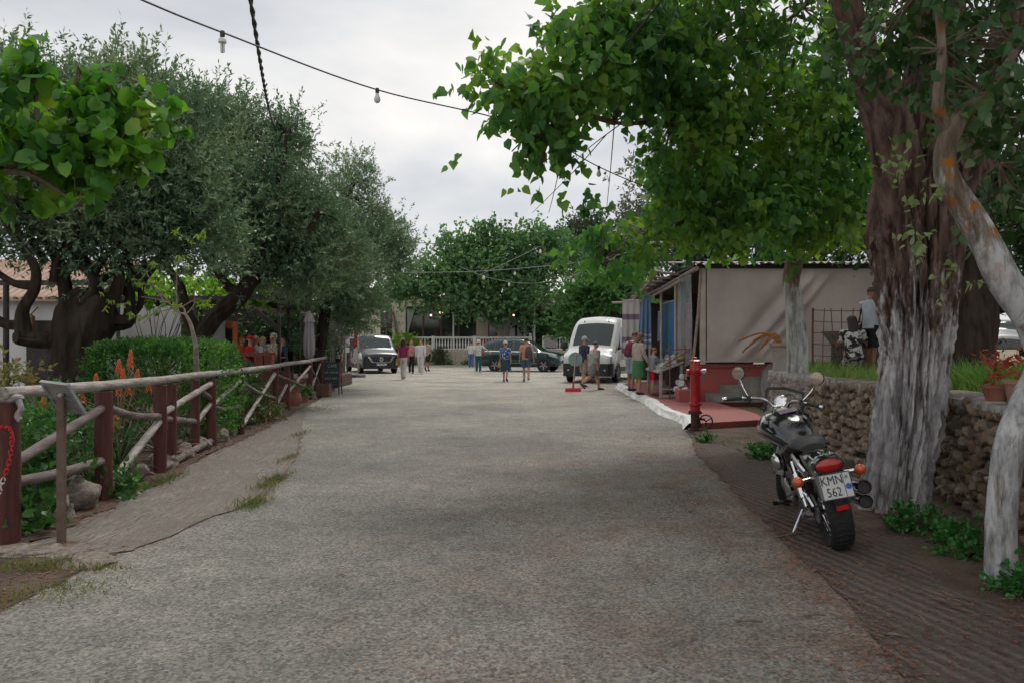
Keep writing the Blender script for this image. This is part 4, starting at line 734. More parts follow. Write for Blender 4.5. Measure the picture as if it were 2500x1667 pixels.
# ---------------------------------------------------------------- near redbud branch, upper left
M_RED_B = leafmat('redbud_leaves', [(0.022, 0.08, 0.024), (0.04, 0.125, 0.022), (0.085, 0.20, 0.024), (0.19, 0.29, 0.03)], 0.45, 0.42, 2.5, (1.35, 1.4, 0.6))
rb = thing('redbud_tree', 'near tree with big round bright green leaves reaching in from the upper left', 'tree', (-4.3, 4.0, 0))
mb = MB(); limb(mb, [(-4.3, 4.0, 0), (-4.25, 4.05, 1.0), (-4.1, 4.1, 1.9), (-3.8, 4.2, 2.4), P(0, 420, 4.3)], 0.11, 0.05)
RL = [[P(0, 420, 4.3), P(120, 360, 4.3), P(250, 340, 4.3), P(370, 310, 4.25), P(392, 290, 4.25)], [P(60, 390, 4.3), P(90, 280, 4.3), P(80, 170, 4.3), P(80, 110, 4.3)], [P(120, 360, 4.3), P(165, 280, 4.3), P(190, 160, 4.3)], [P(200, 345, 4.3), P(260, 300, 4.3), P(270, 210, 4.3)], [P(240, 340, 4.3), P(320, 300, 4.3), P(330, 230, 4.3)], [P(0, 420, 4.3), P(80, 430, 4.2), P(190, 500, 4.2)], [P(0, 420, 4.3), P(-60, 300, 4.3), P(10, 170, 4.4)], [P(-20, 420, 4.3), P(20, 480, 4.2)]]
st = []
for Lm in RL: limb(mb, Lm, 0.02, 0.005, 6, 0); st += Lm
mb.build('trunk', M_TWIG, rb, smooth=True, world=True)
bl = [B(95, 365, 4.3, 110, 62, 0.3, 4), B(250, 350, 4.3, 95, 55, 0.26, 3), B(60, 250, 4.3, 50, 55, 0.2, 0.7), B(82, 150, 4.3, 14, 55, 0.04, 0.5), B(188, 205, 4.3, 14, 60, 0.04, 0.6), B(268, 245, 4.3, 26, 45, 0.05, 0.5), B(332, 250, 4.3, 14, 42, 0.04, 0.4), B(392, 305, 4.25, 14, 42, 0.04, 0.45), B(200, 440, 4.25, 60, 60, 0.2, 1.2), B(20, 470, 4.2, 40, 40, 0.2, 0.6), B(-120, 300, 4.3, 120, 160, 0.4, 4), B(330, 370, 4.25, 40, 35, 0.1, 0.6), B(10, 190, 4.35, 18, 50, 0.05, 0.4)]
leafy(rb, bl, 185, 2, 0.06, 4, 0.10, 0.088, 0.088, 'round', M_RED_B, 71, st, 280, 0.004, 0.3, 0.5, barkm=M_TWIG)

# ---------------------------------------------------------------- olive trees
M_OLIVE = leafmat('olive_leaves', [(0.04, 0.085, 0.052), (0.078, 0.135, 0.08), (0.13, 0.19, 0.115), (0.185, 0.205, 0.11)], 0.2, 0.5, 0.9, (1.3, 1.4, 0.8))
M_OBARK = bark_mat('olive_bark', (0.02, 0.015, 0.012), (0.07, 0.054, 0.043), None, 0, 0.4, 6)
def olive(label, base, trunks, blobs, n, seed, per=16, group='olive trees along the left side'):
    t = thing('olive_tree', label, 'tree', base, group=group); mb = MB()
    for q in trunks:
        if q[0][3] < 0.36: q = [(a, b_, c, r * 0.72) for a, b_, c, r in q]
        v, f = bark_trunk(q, 26 if q[0][3] > 0.12 else 12, 6, 0.2 if q[0][3] > 0.1 else 0.06, seed, 2.4, 1.5); mb.add(v, f)
    mb.build('trunk', M_OBARK, t, smooth=True, world=True)
    v, f, cc, _ = crown(blobs, int(n * 1.7), per, 0.46, 13, 0.27, 0.105, 0.036, 'diamond', 0.55, 0.0, seed, 0.8)
    tag(link('crown', np_mesh('crown', v - np.array(base), f), M_OLIVE, t), kind='stuff')
    tw = MB(); st = [Vector(p[:3]) for q in trunks for p in q[1:]]
    for c in cc[::4]:
        s_ = min(st, key=lambda a: (a - Vector(c)).length); twigs(tw, s_, [c], 0.022)
    tag(tw.build('twigs', M_OBARK, t, world=True), kind='stuff'); return t
Y1 = 12.6
olive('old olive with thick gnarled trunk and sawn limb at the left edge', (-6.75, Y1, 0),
      [[(-6.75, Y1, -0.1, .48), (-6.75, Y1, .3, .40), pr(190, 900, Y1, 58), pr(200, 830, Y1, 62), pr(215, 770, Y1, 66), pr(235, 715, Y1, 44)],
       [pr(190, 820, Y1, 44), pr(120, 830, Y1 - .3, 28), pr(60, 825, Y1 - .5, 26), pr(38, 822, Y1 - .6, 22)], [pr(60, 820, Y1 - .5, 24), pr(55, 760, Y1 - .5, 20), pr(85, 700, Y1 - .6, 18), pr(80, 640, Y1 - .7, 14), pr(20, 560, Y1 - .8, 8)], [pr(60, 790, Y1 - .5, 18), pr(10, 790, Y1 - .5, 16), pr(-60, 740, Y1 - .6, 12)],
       [pr(185, 800, Y1, 40), pr(165, 740, Y1, 24), pr(150, 660, Y1, 20), pr(120, 600, Y1, 14), pr(60, 520, Y1, 8)], [pr(220, 770, Y1, 34), pr(235, 690, Y1, 20), pr(200, 620, Y1, 16), pr(240, 500, Y1, 10), pr(260, 380, Y1, 6)], [pr(225, 760, Y1, 30), pr(270, 740, Y1, 22), pr(290, 690, Y1, 18), pr(300, 640, Y1 + .2, 13), pr(380, 540, Y1 + .3, 8)],
       [pr(240, 780, Y1, 26), pr(310, 785, Y1 + .3, 24), pr(318, 730, Y1 + .3, 16), pr(330, 680, Y1 + .4, 12), pr(420, 600, Y1 + .8, 7)], [pr(85, 700, Y1 - .6, 14), pr(30, 690, Y1 - .6, 12), pr(-40, 640, Y1 - .5, 8)]] + [[pr(a, b_, Y1 + e, 13), pr(a + c, b_ - 50, Y1 + e, 11), pr(a + d, b_ - 110, Y1 + e, 9), pr(a + d * 2, b_ - 190, Y1 + e, 5)] for a, b_, c, d, e in ((200, 740, 30, -20, -.3), (250, 760, -25, 40, .3), (300, 720, 20, 10, .4), (170, 700, -30, -10, .2), (280, 800, 60, 70, .5), (130, 690, 10, 50, -.4), (230, 700, 10, 60, .1), (110, 640, -30, -50, .3))],
      [B(130, 480, Y1, 190, 120, 1.2, 3), B(330, 450, Y1 + .3, 160, 130, 1.2, 3), B(40, 330, Y1 + .5, 160, 130, 1.2, 2.2), B(250, 280, Y1 + .6, 110, 90, 1.0, 1.5), B(360, 220, Y1 + .8, 40, 46, .5, 0.4), B(270, 200, Y1 + .8, 36, 40, .4, 0.35), B(460, 560, Y1 + .8, 110, 80, 1.0, 1.6), B(250, 590, Y1 + .2, 130, 50, .8, 0.9), B(-120, 480, Y1, 140, 180, 1.3, 2), B(50, 220, Y1 + .8, 80, 70, .7, .7), B(420, 340, Y1 + .7, 100, 110, 1.0, 1.6)], 430, 111)
Y2 = 18.0
olive('olive with bent dark trunk leaning right above the cafe pergola', (-6.9, Y2, 0),
      [[(-7.2, Y2, -0.1, .35), pr(476, 880, Y2, 30), pr(496, 820, Y2, 27), pr(516, 785, Y2, 27), pr(548, 752, Y2, 29), pr(585, 722, Y2, 29), pr(612, 688, Y2, 25), pr(655, 660, Y2, 18), pr(720, 610, Y2, 12), pr(780, 520, Y2, 8)], [pr(585, 722, Y2, 22), pr(550, 690, Y2, 14), pr(520, 620, Y2, 12), pr(540, 480, Y2, 8), pr(560, 330, Y2, 5)], [pr(622, 690, Y2, 18), pr(640, 560, Y2, 12), pr(690, 400, Y2, 8), pr(700, 320, Y2, 5)], [pr(490, 830, Y2, 22), pr(455, 760, Y2, 18), pr(440, 700, Y2, 14), pr(400, 640, Y2, 8)]],
      [B(560, 470, Y2, 150, 140, 1.8, 3.2), B(690, 540, Y2 + 1, 130, 120, 1.8, 3), B(510, 320, Y2 + .5, 75, 80, 1.2, 1.3), B(600, 300, Y2 + .5, 22, 40, .5, .3), B(705, 350, Y2 + 1, 36, 58, .6, .7), B(690, 640, Y2 + .6, 130, 60, 1.2, 1.4), B(450, 420, Y2 + .5, 90, 110, 1.4, 1.4), B(800, 620, Y2 + 2, 90, 90, 1.2, 1.6), B(590, 640, Y2 + .4, 60, 30, .6, .35)], 430, 112)
Y3 = 26.0
olive('large rounded olive hanging over the dark van and flags', (-6.4, Y3, 0),
      [[(-6.3, Y3, -0.1, .34), (-6.3, Y3, .8, .26), pr(792, 770, Y3, 18), pr(800, 700, Y3, 16), pr(830, 600, Y3, 12), pr(850, 480, Y3, 6)], [pr(795, 740, Y3, 14), pr(850, 680, Y3, 11), pr(900, 620, Y3, 7)], [pr(795, 740, Y3, 13), pr(740, 660, Y3, 10), pr(720, 560, Y3, 7)]],
      [B(820, 560, Y3, 120, 130, 2.0, 3), B(862, 425, Y3 + .5, 48, 40, .8, .5), B(920, 590, Y3 + .5, 75, 70, 1.4, 1.4), B(800, 700, Y3, 110, 70, 1.6, 2), B(740, 610, Y3 + 1, 80, 90, 1.5, 1.3), B(880, 745, Y3 + 1.5, 52, 55, 1.1, 1.0), B(840, 660, Y3 - 1, 90, 60, 1.2, 1.4), B(960, 620, Y3 + 1, 40, 50, .8, .6)], 380, 113)
# small bare fruit tree with a few fresh leaf tufts
sap = thing('bare_sapling', 'small half bare sapling with pale twigs and yellow green leaf tufts before the hedge', 'tree', (-4.75, 12.1, 0))
mb = MB(); Ys = 11.3
for q, r in (([(478, 850), (468, 800), (452, 768), (432, 760), (380, 700)], .035), ([(452, 768), (440, 750), (360, 772), (340, 785)], .014), ([(440, 752), (470, 735), (492, 728)], .01), ([(432, 760), (431, 700), (433, 640)], .012), ([(432, 758), (400, 735), (345, 725)], .012), ([(400, 735), (370, 690), (355, 660)], .01), ([(452, 770), (475, 740), (470, 690)], .012), ([(405, 740), (380, 760), (350, 790)], .008)):
    limb(mb, [P(a, b_, Ys) for a, b_ in q], r, 0.004, 6, 0)
limb(mb, [(-4.75, 12.1, -.05), (-4.6, 11.7, .6), tuple(P(478, 850, Ys))], .045, .036, 8)
mb.build('trunk', mat('pale_grey_bark', (0.15, 0.12, 0.10), (0.26, 0.22, 0.19), 0.85, scale=12), sap, smooth=True, world=True)
v, f, cc, _ = crown([B(a, b_, Ys, 14, 16, .08, 1) for a, b_ in ((265, 730), (312, 747), (490, 570), (455, 575), (360, 655), (420, 745), (350, 760), (480, 690), (395, 690), (330, 690), (450, 640), (500, 755))], 22, 2, 0.05, 8, 0.07, 0.075, 0.022, 'lance', 0.0, 0.7, 88)
tag(link('leaves', np_mesh('leaves', v - np.array(sap.location), f), leafmat('yellow_green_leaves', [(0.10, 0.16, 0.03), (0.2, 0.26, 0.05)], 0.4), sap), kind='stuff')
# ================================================================ cafe terrace on the left
M_DARKM = mat('dark_brown_metal', (0.022, 0.017, 0.016), (0.04, 0.03, 0.028), 0.5, 0.2, scale=5)
M_PLANK = mat('deck_plank', (0.06, 0.025, 0.018), (0.11, 0.05, 0.038), 0.75, scale=3, bump=0.3, stretch=(0.5, 4, 4)); M_REDW = mat('red_brown_board', (0.16, 0.04, 0.025), (0.24, 0.075, 0.05), 0.6, scale=4, bump=0.2, stretch=(1, 4, 4))
M_CREAM = mat('cream_render', (0.58, 0.54, 0.45), (0.48, 0.44, 0.36), 0.9, scale=1.2, bump=0.1, detail=8); M_WHITE = mat('white_render', (0.66, 0.67, 0.68), (0.55, 0.56, 0.58), 0.9, scale=1.0, bump=0.15, detail=8)
M_TILE = mat('terracotta_tile', (0.33, 0.20, 0.145), (0.46, 0.34, 0.27), 0.85, scale=3, detail=8, bump=0.2); M_GLASSD = mat('dark_window_glass', (0.018, 0.022, 0.022), rough=0.06, spec=0.8)
DK = 0.40
deck = thing('cafe_deck', 'raised dark plank deck of the cafe behind the fence', 'deck', (-8.5, 23, 0))
n = 0; y = 20.6
while y < 30:
    mb = MB(); mb.box((-9.0, y + 0.07, DK - 0.02), (5.9, 0.135, 0.04)); mb.build('plank', M_PLANK, deck, world=True); y += 0.145
for i in range(3):
    mb = MB(); mb.box((-9.0, 20.55, 0.07 + i * 0.125), (6.0, 0.035, 0.115)); mb.build('skirt_board', M_PLANK, deck, world=True)
    mb = MB(); mb.box((-6.02, 25.3, 0.07 + i * 0.125), (0.035, 9.4, 0.115)); mb.build('skirt_board', M_PLANK, deck, world=True)
rl = thing('deck_railing', 'red brown plank railing in front of the seated cafe guests', 'railing', (-7.3, 21.2, DK))
mb = MB(); mb.box((-7.15, 21.2, 1.245), (1.75, 0.05, 0.085)); mb.build('rail', M_REDW, rl, world=True)
for x in (-7.95, -7.1, -6.4):
    mb = MB(); mb.box((x, 21.2, 0.80), (0.05, 0.05, 0.80)); mb.build('post', M_REDW, rl, world=True)
def timber_block(x, y, label, w=0.23, h=0.84):
    t = thing('timber_planter', label, 'planter', (x, y, DK), group='upright timber planters')
    for k in range(3):
        mb = MB(); mb.box(((k - 1) * w / 3, 0, h / 2), (w / 3 - 0.008, 0.22, h)); mb.build('stave', M_REDW, t)
timber_block(-6.62, 20.95, 'left of two red brown timber planters at the deck corner'); timber_block(-6.36, 20.95, 'right of two red brown timber planters at the deck corner', 0.21, 0.82)
# dark lattice below the planters, along the fence
scr = thing('plank_screen', 'dark plank screen standing between fence and deck corner', 'screen', (-5.95, 20.4, 0))
for i in range(6):
    mb = MB(); mb.box((-6.1, 20.38, 0.09 + i * 0.135), (1.0, 0.03, 0.12)); mb.build('plank', M_PLANK, scr, world=True)
for x in (-6.58, -6.1, -5.62):
    mb = MB(); mb.box((x, 20.42, 0.42), (0.06, 0.05, 0.86)); mb.build('post', M_DARKM, scr, world=True)
# pergola
pg = thing('cafe_pergola', 'dark steel pergola with plank roof over the cafe tables', 'pergola', (-8.2, 24, DK))
for (x, y, zt) in ((-6.27, 21.5, 2.72), (-7.05, 25.2, 2.72), (-7.25, 27.2, 2.72), (-10.6, 21.5, 2.72), (-10.6, 27.2, 2.72), (-8.55, 21.6, 2.72)):
    mb = MB(); mb.box((x, y, (zt + 0.02) / 2 + 0.2), (0.075, 0.075, zt - 0.4)); mb.build('post', M_DARKM, pg, world=True)
for a, b_ in (((-11.2, 21.5, 2.74), (-6.1, 21.5, 2.74)), ((-6.27, 21.4, 2.66), (-7.3, 27.6, 2.66)), ((-11.2, 24.5, 2.74), (-6.9, 24.5, 2.74)), ((-11.2, 27.3, 2.74), (-7.1, 27.3, 2.74)), ((-10.6, 21.4, 2.66), (-10.6, 27.6, 2.66)), ((-7.0, 21.5, 2.5), (-6.27, 21.5, 1.9))):
    mb = MB(); mb.bar(a, b_, 0.07, 0.10); mb.build('beam', M_DARKM, pg, world=True)
for i in range(22):
    mb = MB(); mb.box((-9.15, 22.8 + i * 0.27, 2.86 + 0.012 * (i % 2)), (4.0, 0.22, 0.03)); mb.build('roof_plank', M_DARKM, pg, world=True)
for i in range(6):
    mb = MB(); mb.box((-6.85 + 0.06 * i, 24.2, 2.84 + 0.055 * i), (0.05, 3.6, 0.05)); mb.build('roof_slat', mat('brown_slat', (0.10, 0.065, 0.055), (0.16, 0.11, 0.095), 0.7, scale=5), pg, world=True)
aw = thing('rolled_awning', 'long rolled beige awning along the cafe pergola edge', 'awning', (-7.3, 27, 2.5)); mb = MB(); mb.tube([(-7.62, 23.0, 2.56), (-7.22, 30.6, 2.54)], 0.075, 10); mb.build('fabric_roll', mat('beige_canvas', (0.40, 0.34, 0.30), (0.30, 0.25, 0.22), 0.85, scale=4), aw, smooth=True, world=True)
mb = MB(); mb.box((-7.22, 30.62, 2.54), (0.17, 0.04, 0.17)); mb.build('end_cap', M_WHITE, aw, world=True)
bush('grape_vine', 'bright green vine covering the cafe pergola roof', (-10.4, 23.4, DK), [((-8.3, 23.3, 3.1), (1.7, 1.4, 0.35), 2), ((-10.4, 23.0, 3.2), (1.8, 1.2, 0.4), 2), ((-7.3, 23.0, 3.0), (0.7, 0.8, 0.3), 1), ((-9.6, 26, 3.3), (2, 1.5, 0.4), 1), ((-9.2, 21.7, 2.7), (1.5, 0.3, 0.2), .5)], 150, 121, leafmat('vine_leaves', [(0.06, 0.15, 0.02), (0.11, 0.24, 0.03), (0.20, 0.33, 0.05)], 0.45), 0.13, 0.12, 'heart', 5, 4, 0.3, cat='vine', stem=0.02)
bush('dark_shrubbery', 'dark shrubbery closing off the back of the cafe terrace', (-9.2, 31, 0), [((-9.5, 31, 1.4), (2.6, 0.8, 1.4), 3), ((-12.5, 30, 1.6), (2, 0.9, 1.6), 2), ((-8.3, 31.0, 1.5), (1.2, 0.7, 1.4), 1.4)], 190, 122, M_DARKLEAF, 0.14, 0.09, per=8, cr_=0.35)
cb_ = thing('cafe_shade_block', 'added dark wall block standing for the shade behind the pergola tables', 'building', (-10.6, 32, 0)); mb = MB(); mb.box((-10.6, 33.5, 1.55), (6.6, 3, 3.1)); mb.build('wall', mat('shade_dark_wall', (.03, .026, .022), (.055, .046, .04), .9, scale=2), cb_, world=True); mb = MB(); mb.box((-10.6, 33.4, 3.16), (7.2, 3.6, .12)); mb.build('roof', M_TILE, cb_, world=True); mb = MB(); mb.box((-9.3, 31.97, 1.5), (1.6, .06, 1.1)); mb.build('window', M_GLASSD, cb_, world=True)  # made-up building; its near-black wall colour stands for the shade there
# menu stand with orange frame and grey panel
ms = thing('menu_stand', 'tall orange framed stand with dark opening at the cafe', 'stand', (-8.2, 23.2, DK)); M_ORG = mat('orange_paint', (0.56, 0.14, 0.02), (0.46, 0.11, 0.02), 0.5, scale=3); M_YELS = mat('yellow_stripe', (0.62, 0.36, 0.03), rough=0.5)
for (x, w, z0, z1, mm) in ((-0.28, 0.06, 0.0, 1.95, M_YELS), (0.16, 0.13, 0, 1.75, M_ORG)):
    mb = MB(); mb.box((x, 0, (z0 + z1) / 2), (w, 0.08, z1 - z0)); mb.build('upright', mm, ms)
mb = MB(); mb.box((-0.05, 0, 1.66), (0.28, 0.07, 0.18)); mb.build('header', M_ORG, ms); mb = MB(); mb.box((-0.05, 0.02, 0.8), (0.29, 0.03, 1.5)); mb.build('panel', M_DARKM, ms)
gp = thing('grey_panel', 'plain grey display panel left of the orange menu stand', 'panel', (-8.47, 22.9, DK)); mb = MB(); mb.prism([(-0.24, 0, 0.1), (0.24, 0, 0.1), (0.24, 0, 1.85), (-0.02, 0, 1.85), (-0.24, 0, 1.55)], (0, 0.04, 0)); mb.build('sheet', mat('grey_board', (0.24, 0.24, 0.26), (0.18, 0.18, 0.2), 0.6, scale=2), gp)
for x in (-0.2, 0.2):
    mb = MB(); mb.box((x, 0.08, 0.5), (0.04, 0.04, 1.0)); mb.build('leg', M_DARKM, gp)
def table(x, y, label, w=0.8, d=0.8, z=DK):
    t = thing('cafe_table', label, 'table', (x, y, z), group='cafe tables'); mb = MB(); mb.box((0, 0, 0.735), (w, d, 0.03)); mb.build('table_top', M_REDW, t)
    for sx in (-1, 1):
        for sy in (-1, 1): mb = MB(); mb.box((sx * (w / 2 - 0.06), sy * (d / 2 - 0.06), 0.36), (0.045, 0.045, 0.72)); mb.build('leg', M_DARKM, t)
def chair(x, y, rz, label, z=DK):
    t = thing('cafe_chair', label, 'chair', (x, y, z), rz, group='cafe chairs'); mb = MB(); mb.box((0, 0, 0.45), (0.42, 0.42, 0.035)); mb.build('seat', M_DARKM, t); mb = MB(); mb.box((0, -0.2, 0.72), (0.40, 0.03, 0.36)); mb.build('backrest', M_DARKM, t)
    for sx in (-1, 1):
        for sy in (-1, 1): mb = MB(); mb.box((sx * 0.18, sy * 0.18, 0.22), (0.03, 0.03, 0.44)); mb.build('leg', M_DARKM, t)
table(-7.55, 22.75, 'cafe table between the guests in orange and red'); table(-6.65, 22.3, 'cafe table in front of the man in the floral shirt', 0.6, 0.6)
# folded parasol
M_PARA = mat('pale_grey_canvas', (0.42, 0.39, 0.41), (0.33, 0.30, 0.33), 0.85, scale=8, bump=0.3, stretch=(3, 3, 0.4))
pa = thing('folded_parasol', 'tall folded pale grey parasol beside the pergola', 'parasol', (-6.12, 24.1, 0)); mb = MB(); mb.lathe([(0.02, 0.05), (0.02, 2.6)], 8); mb.build('pole', M_DARKM, pa); mb = MB(); mb.lathe([(0.24, 0.0), (0.24, 0.06), (0.05, 0.09)], 14); mb.build('base', M_CONC, pa)
rings = []
for (r, z) in ((0.08, 1.05), (0.14, 1.2), (0.15, 1.5), (0.125, 1.9), (0.11, 2.12), (0.12, 2.14), (0.15, 2.16), (0.09, 2.35), (0.02, 2.5)):
    rings.append([(math.cos(a) * r * (1 + 0.22 * math.cos(8 * a)), math.sin(a) * r * (1 + 0.22 * math.cos(8 * a)), z) for a in np.linspace(0, 2 * PI, 33)[:-1]])
mb = MB(); mb.loft(rings); mb.build('canopy', M_PARA, pa, smooth=True)
# potted olives, planter box, jars, chalk board, flags
M_TERRA = mat('terracotta', (0.20, 0.075, 0.05), (0.30, 0.13, 0.09), 0.85, scale=4, detail=7); M_BOXW = mat('planter_wood', (0.12, 0.05, 0.035), (0.18, 0.085, 0.06), 0.7, scale=5)
def pot(t, r, h, m=M_TERRA, nm='pot'):
    mb = MB(); mb.lathe([(r * 0.68, 0), (r * 0.95, h * 0.82), (r * 1.06, h * 0.83), (r * 1.06, h), (r * 0.9, h), (r * 0.88, h * 0.9)], 18); mb.build(nm, m, t, smooth=True)
for (x, y, zt, rr, lab) in ((-6.55, 24.6, 1.35, 0.32, 'small potted olive left of the folded parasol'), (-6.0, 26.5, 1.45, 0.42, 'small potted olive right of the folded parasol')):
    t = thing('potted_olive', lab, 'potted tree', (x, y, 0), group='potted olives'); pot(t, 0.2, 0.4); mb = MB(); limb(mb, [(0, 0, 0.35), (0.03, 0, 0.8), (0, 0, zt - 0.1)], 0.022, 0.015); mb.build('trunk', M_TWIG, t)
    v, f, cc, _ = crown([((0, 0, zt + 0.15), (rr, rr, 0.3), 1)], 36, 5, 0.14, 9, 0.16, 0.075, 0.022, 'diamond', 0.4, 0, 131); tag(link('crown', np_mesh('crown', v, f), M_OLIVE, t), kind='stuff')
q = G(791, 968); t = thing('wooden_planter', 'square brown wooden planter in front of the chalk board', 'planter', q)
for (c, d, nm) in (((0, -0.17, 0.19), (0.36, 0.03, 0.38), 'side_panel'), ((0, 0.17, 0.19), (0.36, 0.03, 0.38), 'side_panel'), ((-0.165, 0, 0.19), (0.03, 0.31, 0.38), 'side_panel'), ((0.165, 0, 0.19), (0.03, 0.31, 0.38), 'side_panel'), ((0, 0, 0.34), (0.3, 0.3, 0.02), 'soil')):
    mb = MB(); mb.box(c, d); mb.build(nm, M_SOIL if nm == 'soil' else M_BOXW, t)
q = G(720, 992); t = thing('clay_jar', 'round brown clay jar with dry plant beside the last fence posts', 'jar', q); mb = MB(); mb.lathe([(0.09, 0), (0.15, 0.1), (0.165, 0.2), (0.14, 0.31), (0.10, 0.36), (0.12, 0.38), (0.10, 0.385)], 18); mb.build('body', M_TERRA, t, smooth=True)
v, f, cc, _ = crown([((0, 0, 0.5), (0.14, 0.14, 0.12), 1)], 14, 3, 0.06, 5, 0.1, 0.06, 0.02, 'lance', 0.4, 0, 132); tag(link('dry_plant', np_mesh('dry_plant', v, f), MATS['dry_leaves'], t), kind='stuff')
q = G(745, 984); t = thing('flower_pot', 'potted plant with one pink flower next to the clay jar', 'flower pot', q); pot(t, 0.1, 0.18)
v, f, cc, _ = crown([((0, 0, 0.3), (0.14, 0.14, 0.14), 1)], 16, 3, 0.06, 5, 0.08, 0.06, 0.045, 'heart', 0.4, 0, 133); tag(link('leaves', np_mesh('leaves', v, f), M_SHRUB, t), kind='stuff')
mb = MB()
for k in range(9): a = k * 0.7; mb.ball((-0.03 + math.cos(a) * 0.035, math.sin(a) * 0.035, 0.47), (0.03, 0.03, 0.018), 6, 4)
mb.build('flower', mat('pink_petal', (0.6, 0.06, 0.22), rough=0.6), t)
M_CHALKB = mat('chalkboard', (0.02, 0.03, 0.034), (0.035, 0.05, 0.055), 0.75, scale=3); M_CHALK = mat('chalk', (0.42, 0.45, 0.46), (0.30, 0.33, 0.34), 0.95, scale=30)
q = G(806, 962); ab = thing('chalk_board', 'dark A frame chalk board listing cafe, ice cream and juice bar', 'sign', (q.x, q.y, 0), R(-6))
tilt = Matrix.Rotation(R(-9), 4, 'X')
mb = MB(); mb.box((0, 0, 0.58), (0.50, 0.02, 0.78)); mb.xf(tilt); bd = mb.build('front_board', M_CHALKB, ab)
for sx in (-1, 1):
    mb = MB(); mb.box((sx * 0.262, 0, 0.5), (0.03, 0.03, 1.0)); mb.xf(tilt); mb.build('leg', M_BOXW, ab)
    mb = MB(); mb.box((sx * 0.262, 0.0, 0.5), (0.03, 0.03, 1.0)); mb.xf(Matrix.Translation((0, 0.33, 0)) @ Matrix.Rotation(R(9), 4, 'X')); mb.build('leg', M_BOXW, ab)
for (tx, s, z, x) in (('CAFE', 0.13, 0.86, 0.02), ('ICE CREAM', 0.085, 0.66, 0), ('JUICE BAR', 0.085, 0.48, 0), ('~ ~ ~ ~', 0.09, 0.75, 0), ('~ ~ ~', 0.09, 0.3, 0.06)):
    me = text_mesh(tx, s); o = link('lettering', me, M_CHALK, bd); o.matrix_local = tilt @ Matrix.Translation((x, -0.014, z)) @ Matrix.Rotation(PI / 2, 4, 'X')
def flag_mat(name, a, b_, c):
    m, n, l, b = _nodes(name); b.inputs['Roughness'].default_value = 0.8; t = n.new('ShaderNodeTexCoord'); sp = n.new('ShaderNodeSeparateXYZ'); l.new(t.outputs['Object'], sp.inputs[0])
    nz = n.new('ShaderNodeTexNoise'); nz.inputs['Scale'].default_value = 3.5; l.new(t.outputs['Object'], nz.inputs['Vector']); ad = n.new('ShaderNodeMath'); ad.operation = 'MULTIPLY_ADD'; ad.inputs[1].default_value = 0.5; l.new(nz.outputs[0], ad.inputs[0])
    mr = n.new('ShaderNodeMapRange'); mr.inputs[1].default_value = 0.3; mr.inputs[2].default_value = 3.2; l.new(sp.outputs[2], mr.inputs[0]); l.new(mr.outputs[0], ad.inputs[2])
    r = n.new('ShaderNodeValToRGB'); r.color_ramp.interpolation = 'CONSTANT'; el = r.color_ramp.elements; el[0].position = 0; el[0].color = (*a[0], 1); el[1].position = a[1]; el[1].color = (*b_[0], 1)
    e1 = el.new(b_[1]); e1.color = (*c[0], 1); e2 = el.new(c[1]); e2.color = (*c[2], 1); l.new(ad.outputs[0], r.inputs[0]); l.new(r.outputs[0], b.inputs['Base Color']); return m
def feather(name, label, base, pts, m, rz=0.0, hgt=3.1):
    t = thing(name, label, 'flag', base, rz, group='feather flags by the dark van'); mb = MB(); mb.tube([(0, 0, 0.05), (0, 0, hgt * 0.6), (0.0, 0, hgt)], [0.014, 0.012, 0.007], 6); mb.build('pole', M_YELS if 'slim' in label else M_DARKM, t)
    mb = MB(); mb.prism([(x, -0.006 + 0.03 * math.sin(z * 3), z) for x, z in pts], (0, 0.01, 0)); mb.build('cloth', m, t)
    mb = MB(); mb.lathe([(0.36, 0), (0.38, 0.05), (0.33, 0.11), (0.18, 0.13), (0.05, 0.13)], 16); mb.build('water_base', mat('black_rubber', (0.018, 0.019, 0.022), (0.03, 0.03, 0.034), 0.5, scale=8), t, smooth=True)
feather('feather_flag', 'slim red, white and yellow feather flag on a round black base before the dark van', G(873, 920), [(0, 0.55), (-0.36, 0.68), (-0.16, 0.98), (-0.19, 1.5), (-0.15, 2.0), (-0.08, 2.3), (-0.02, 3.1), (0, 3.1)], flag_mat('flag_red_white', ((0.55, 0.02, 0.10), 0.34), ((0.62, 0.62, 0.66), 0.60), ((0.55, 0.01, 0.03), 0.88, (0.60, 0.33, 0.02))))
feather('feather_flag', 'broad yellow and red feather flag behind the man in the checked shirt', G(842, 918), [(0, 0.9), (-0.25, 1.0), (-0.30, 1.9), (-0.42, 2.7), (-0.36, 3.0), (-0.2, 2.7), (-0.05, 2.2), (0, 1.8)], flag_mat('flag_yellow_red', ((0.50, 0.26, 0.05), 0.55), ((0.52, 0.05, 0.03), 0.72), ((0.50, 0.27, 0.06), 1.0, (0.45, 0.12, 0.05))), 0.0, 2.9)
lp = thing('leaflet_stand', 'narrow white leaflet stand between the flags and the dark van', 'stand', G(847, 916)); mb = MB(); mb.box((0, 0, 1.75), (0.26, 0.03, 0.68)); mb.build('panel', mat('leaflet_print', (0.55, 0.52, 0.54), (0.40, 0.10, 0.16), 0.7, scale=9, lo=0.55, hi=0.6), lp); mb = MB(); mb.box((0, 0, 1.2), (0.22, 0.04, 0.24)); mb.build('leaflet', M_WHITE, lp); mb = MB(); mb.box((0, 0.04, 1.0), (0.04, 0.03, 2.0)); mb.build('post', M_DARKM, lp); mb = MB(); mb.box((0, 0.04, 0.02), (0.4, 0.3, 0.04)); mb.build('foot', M_DARKM, lp)
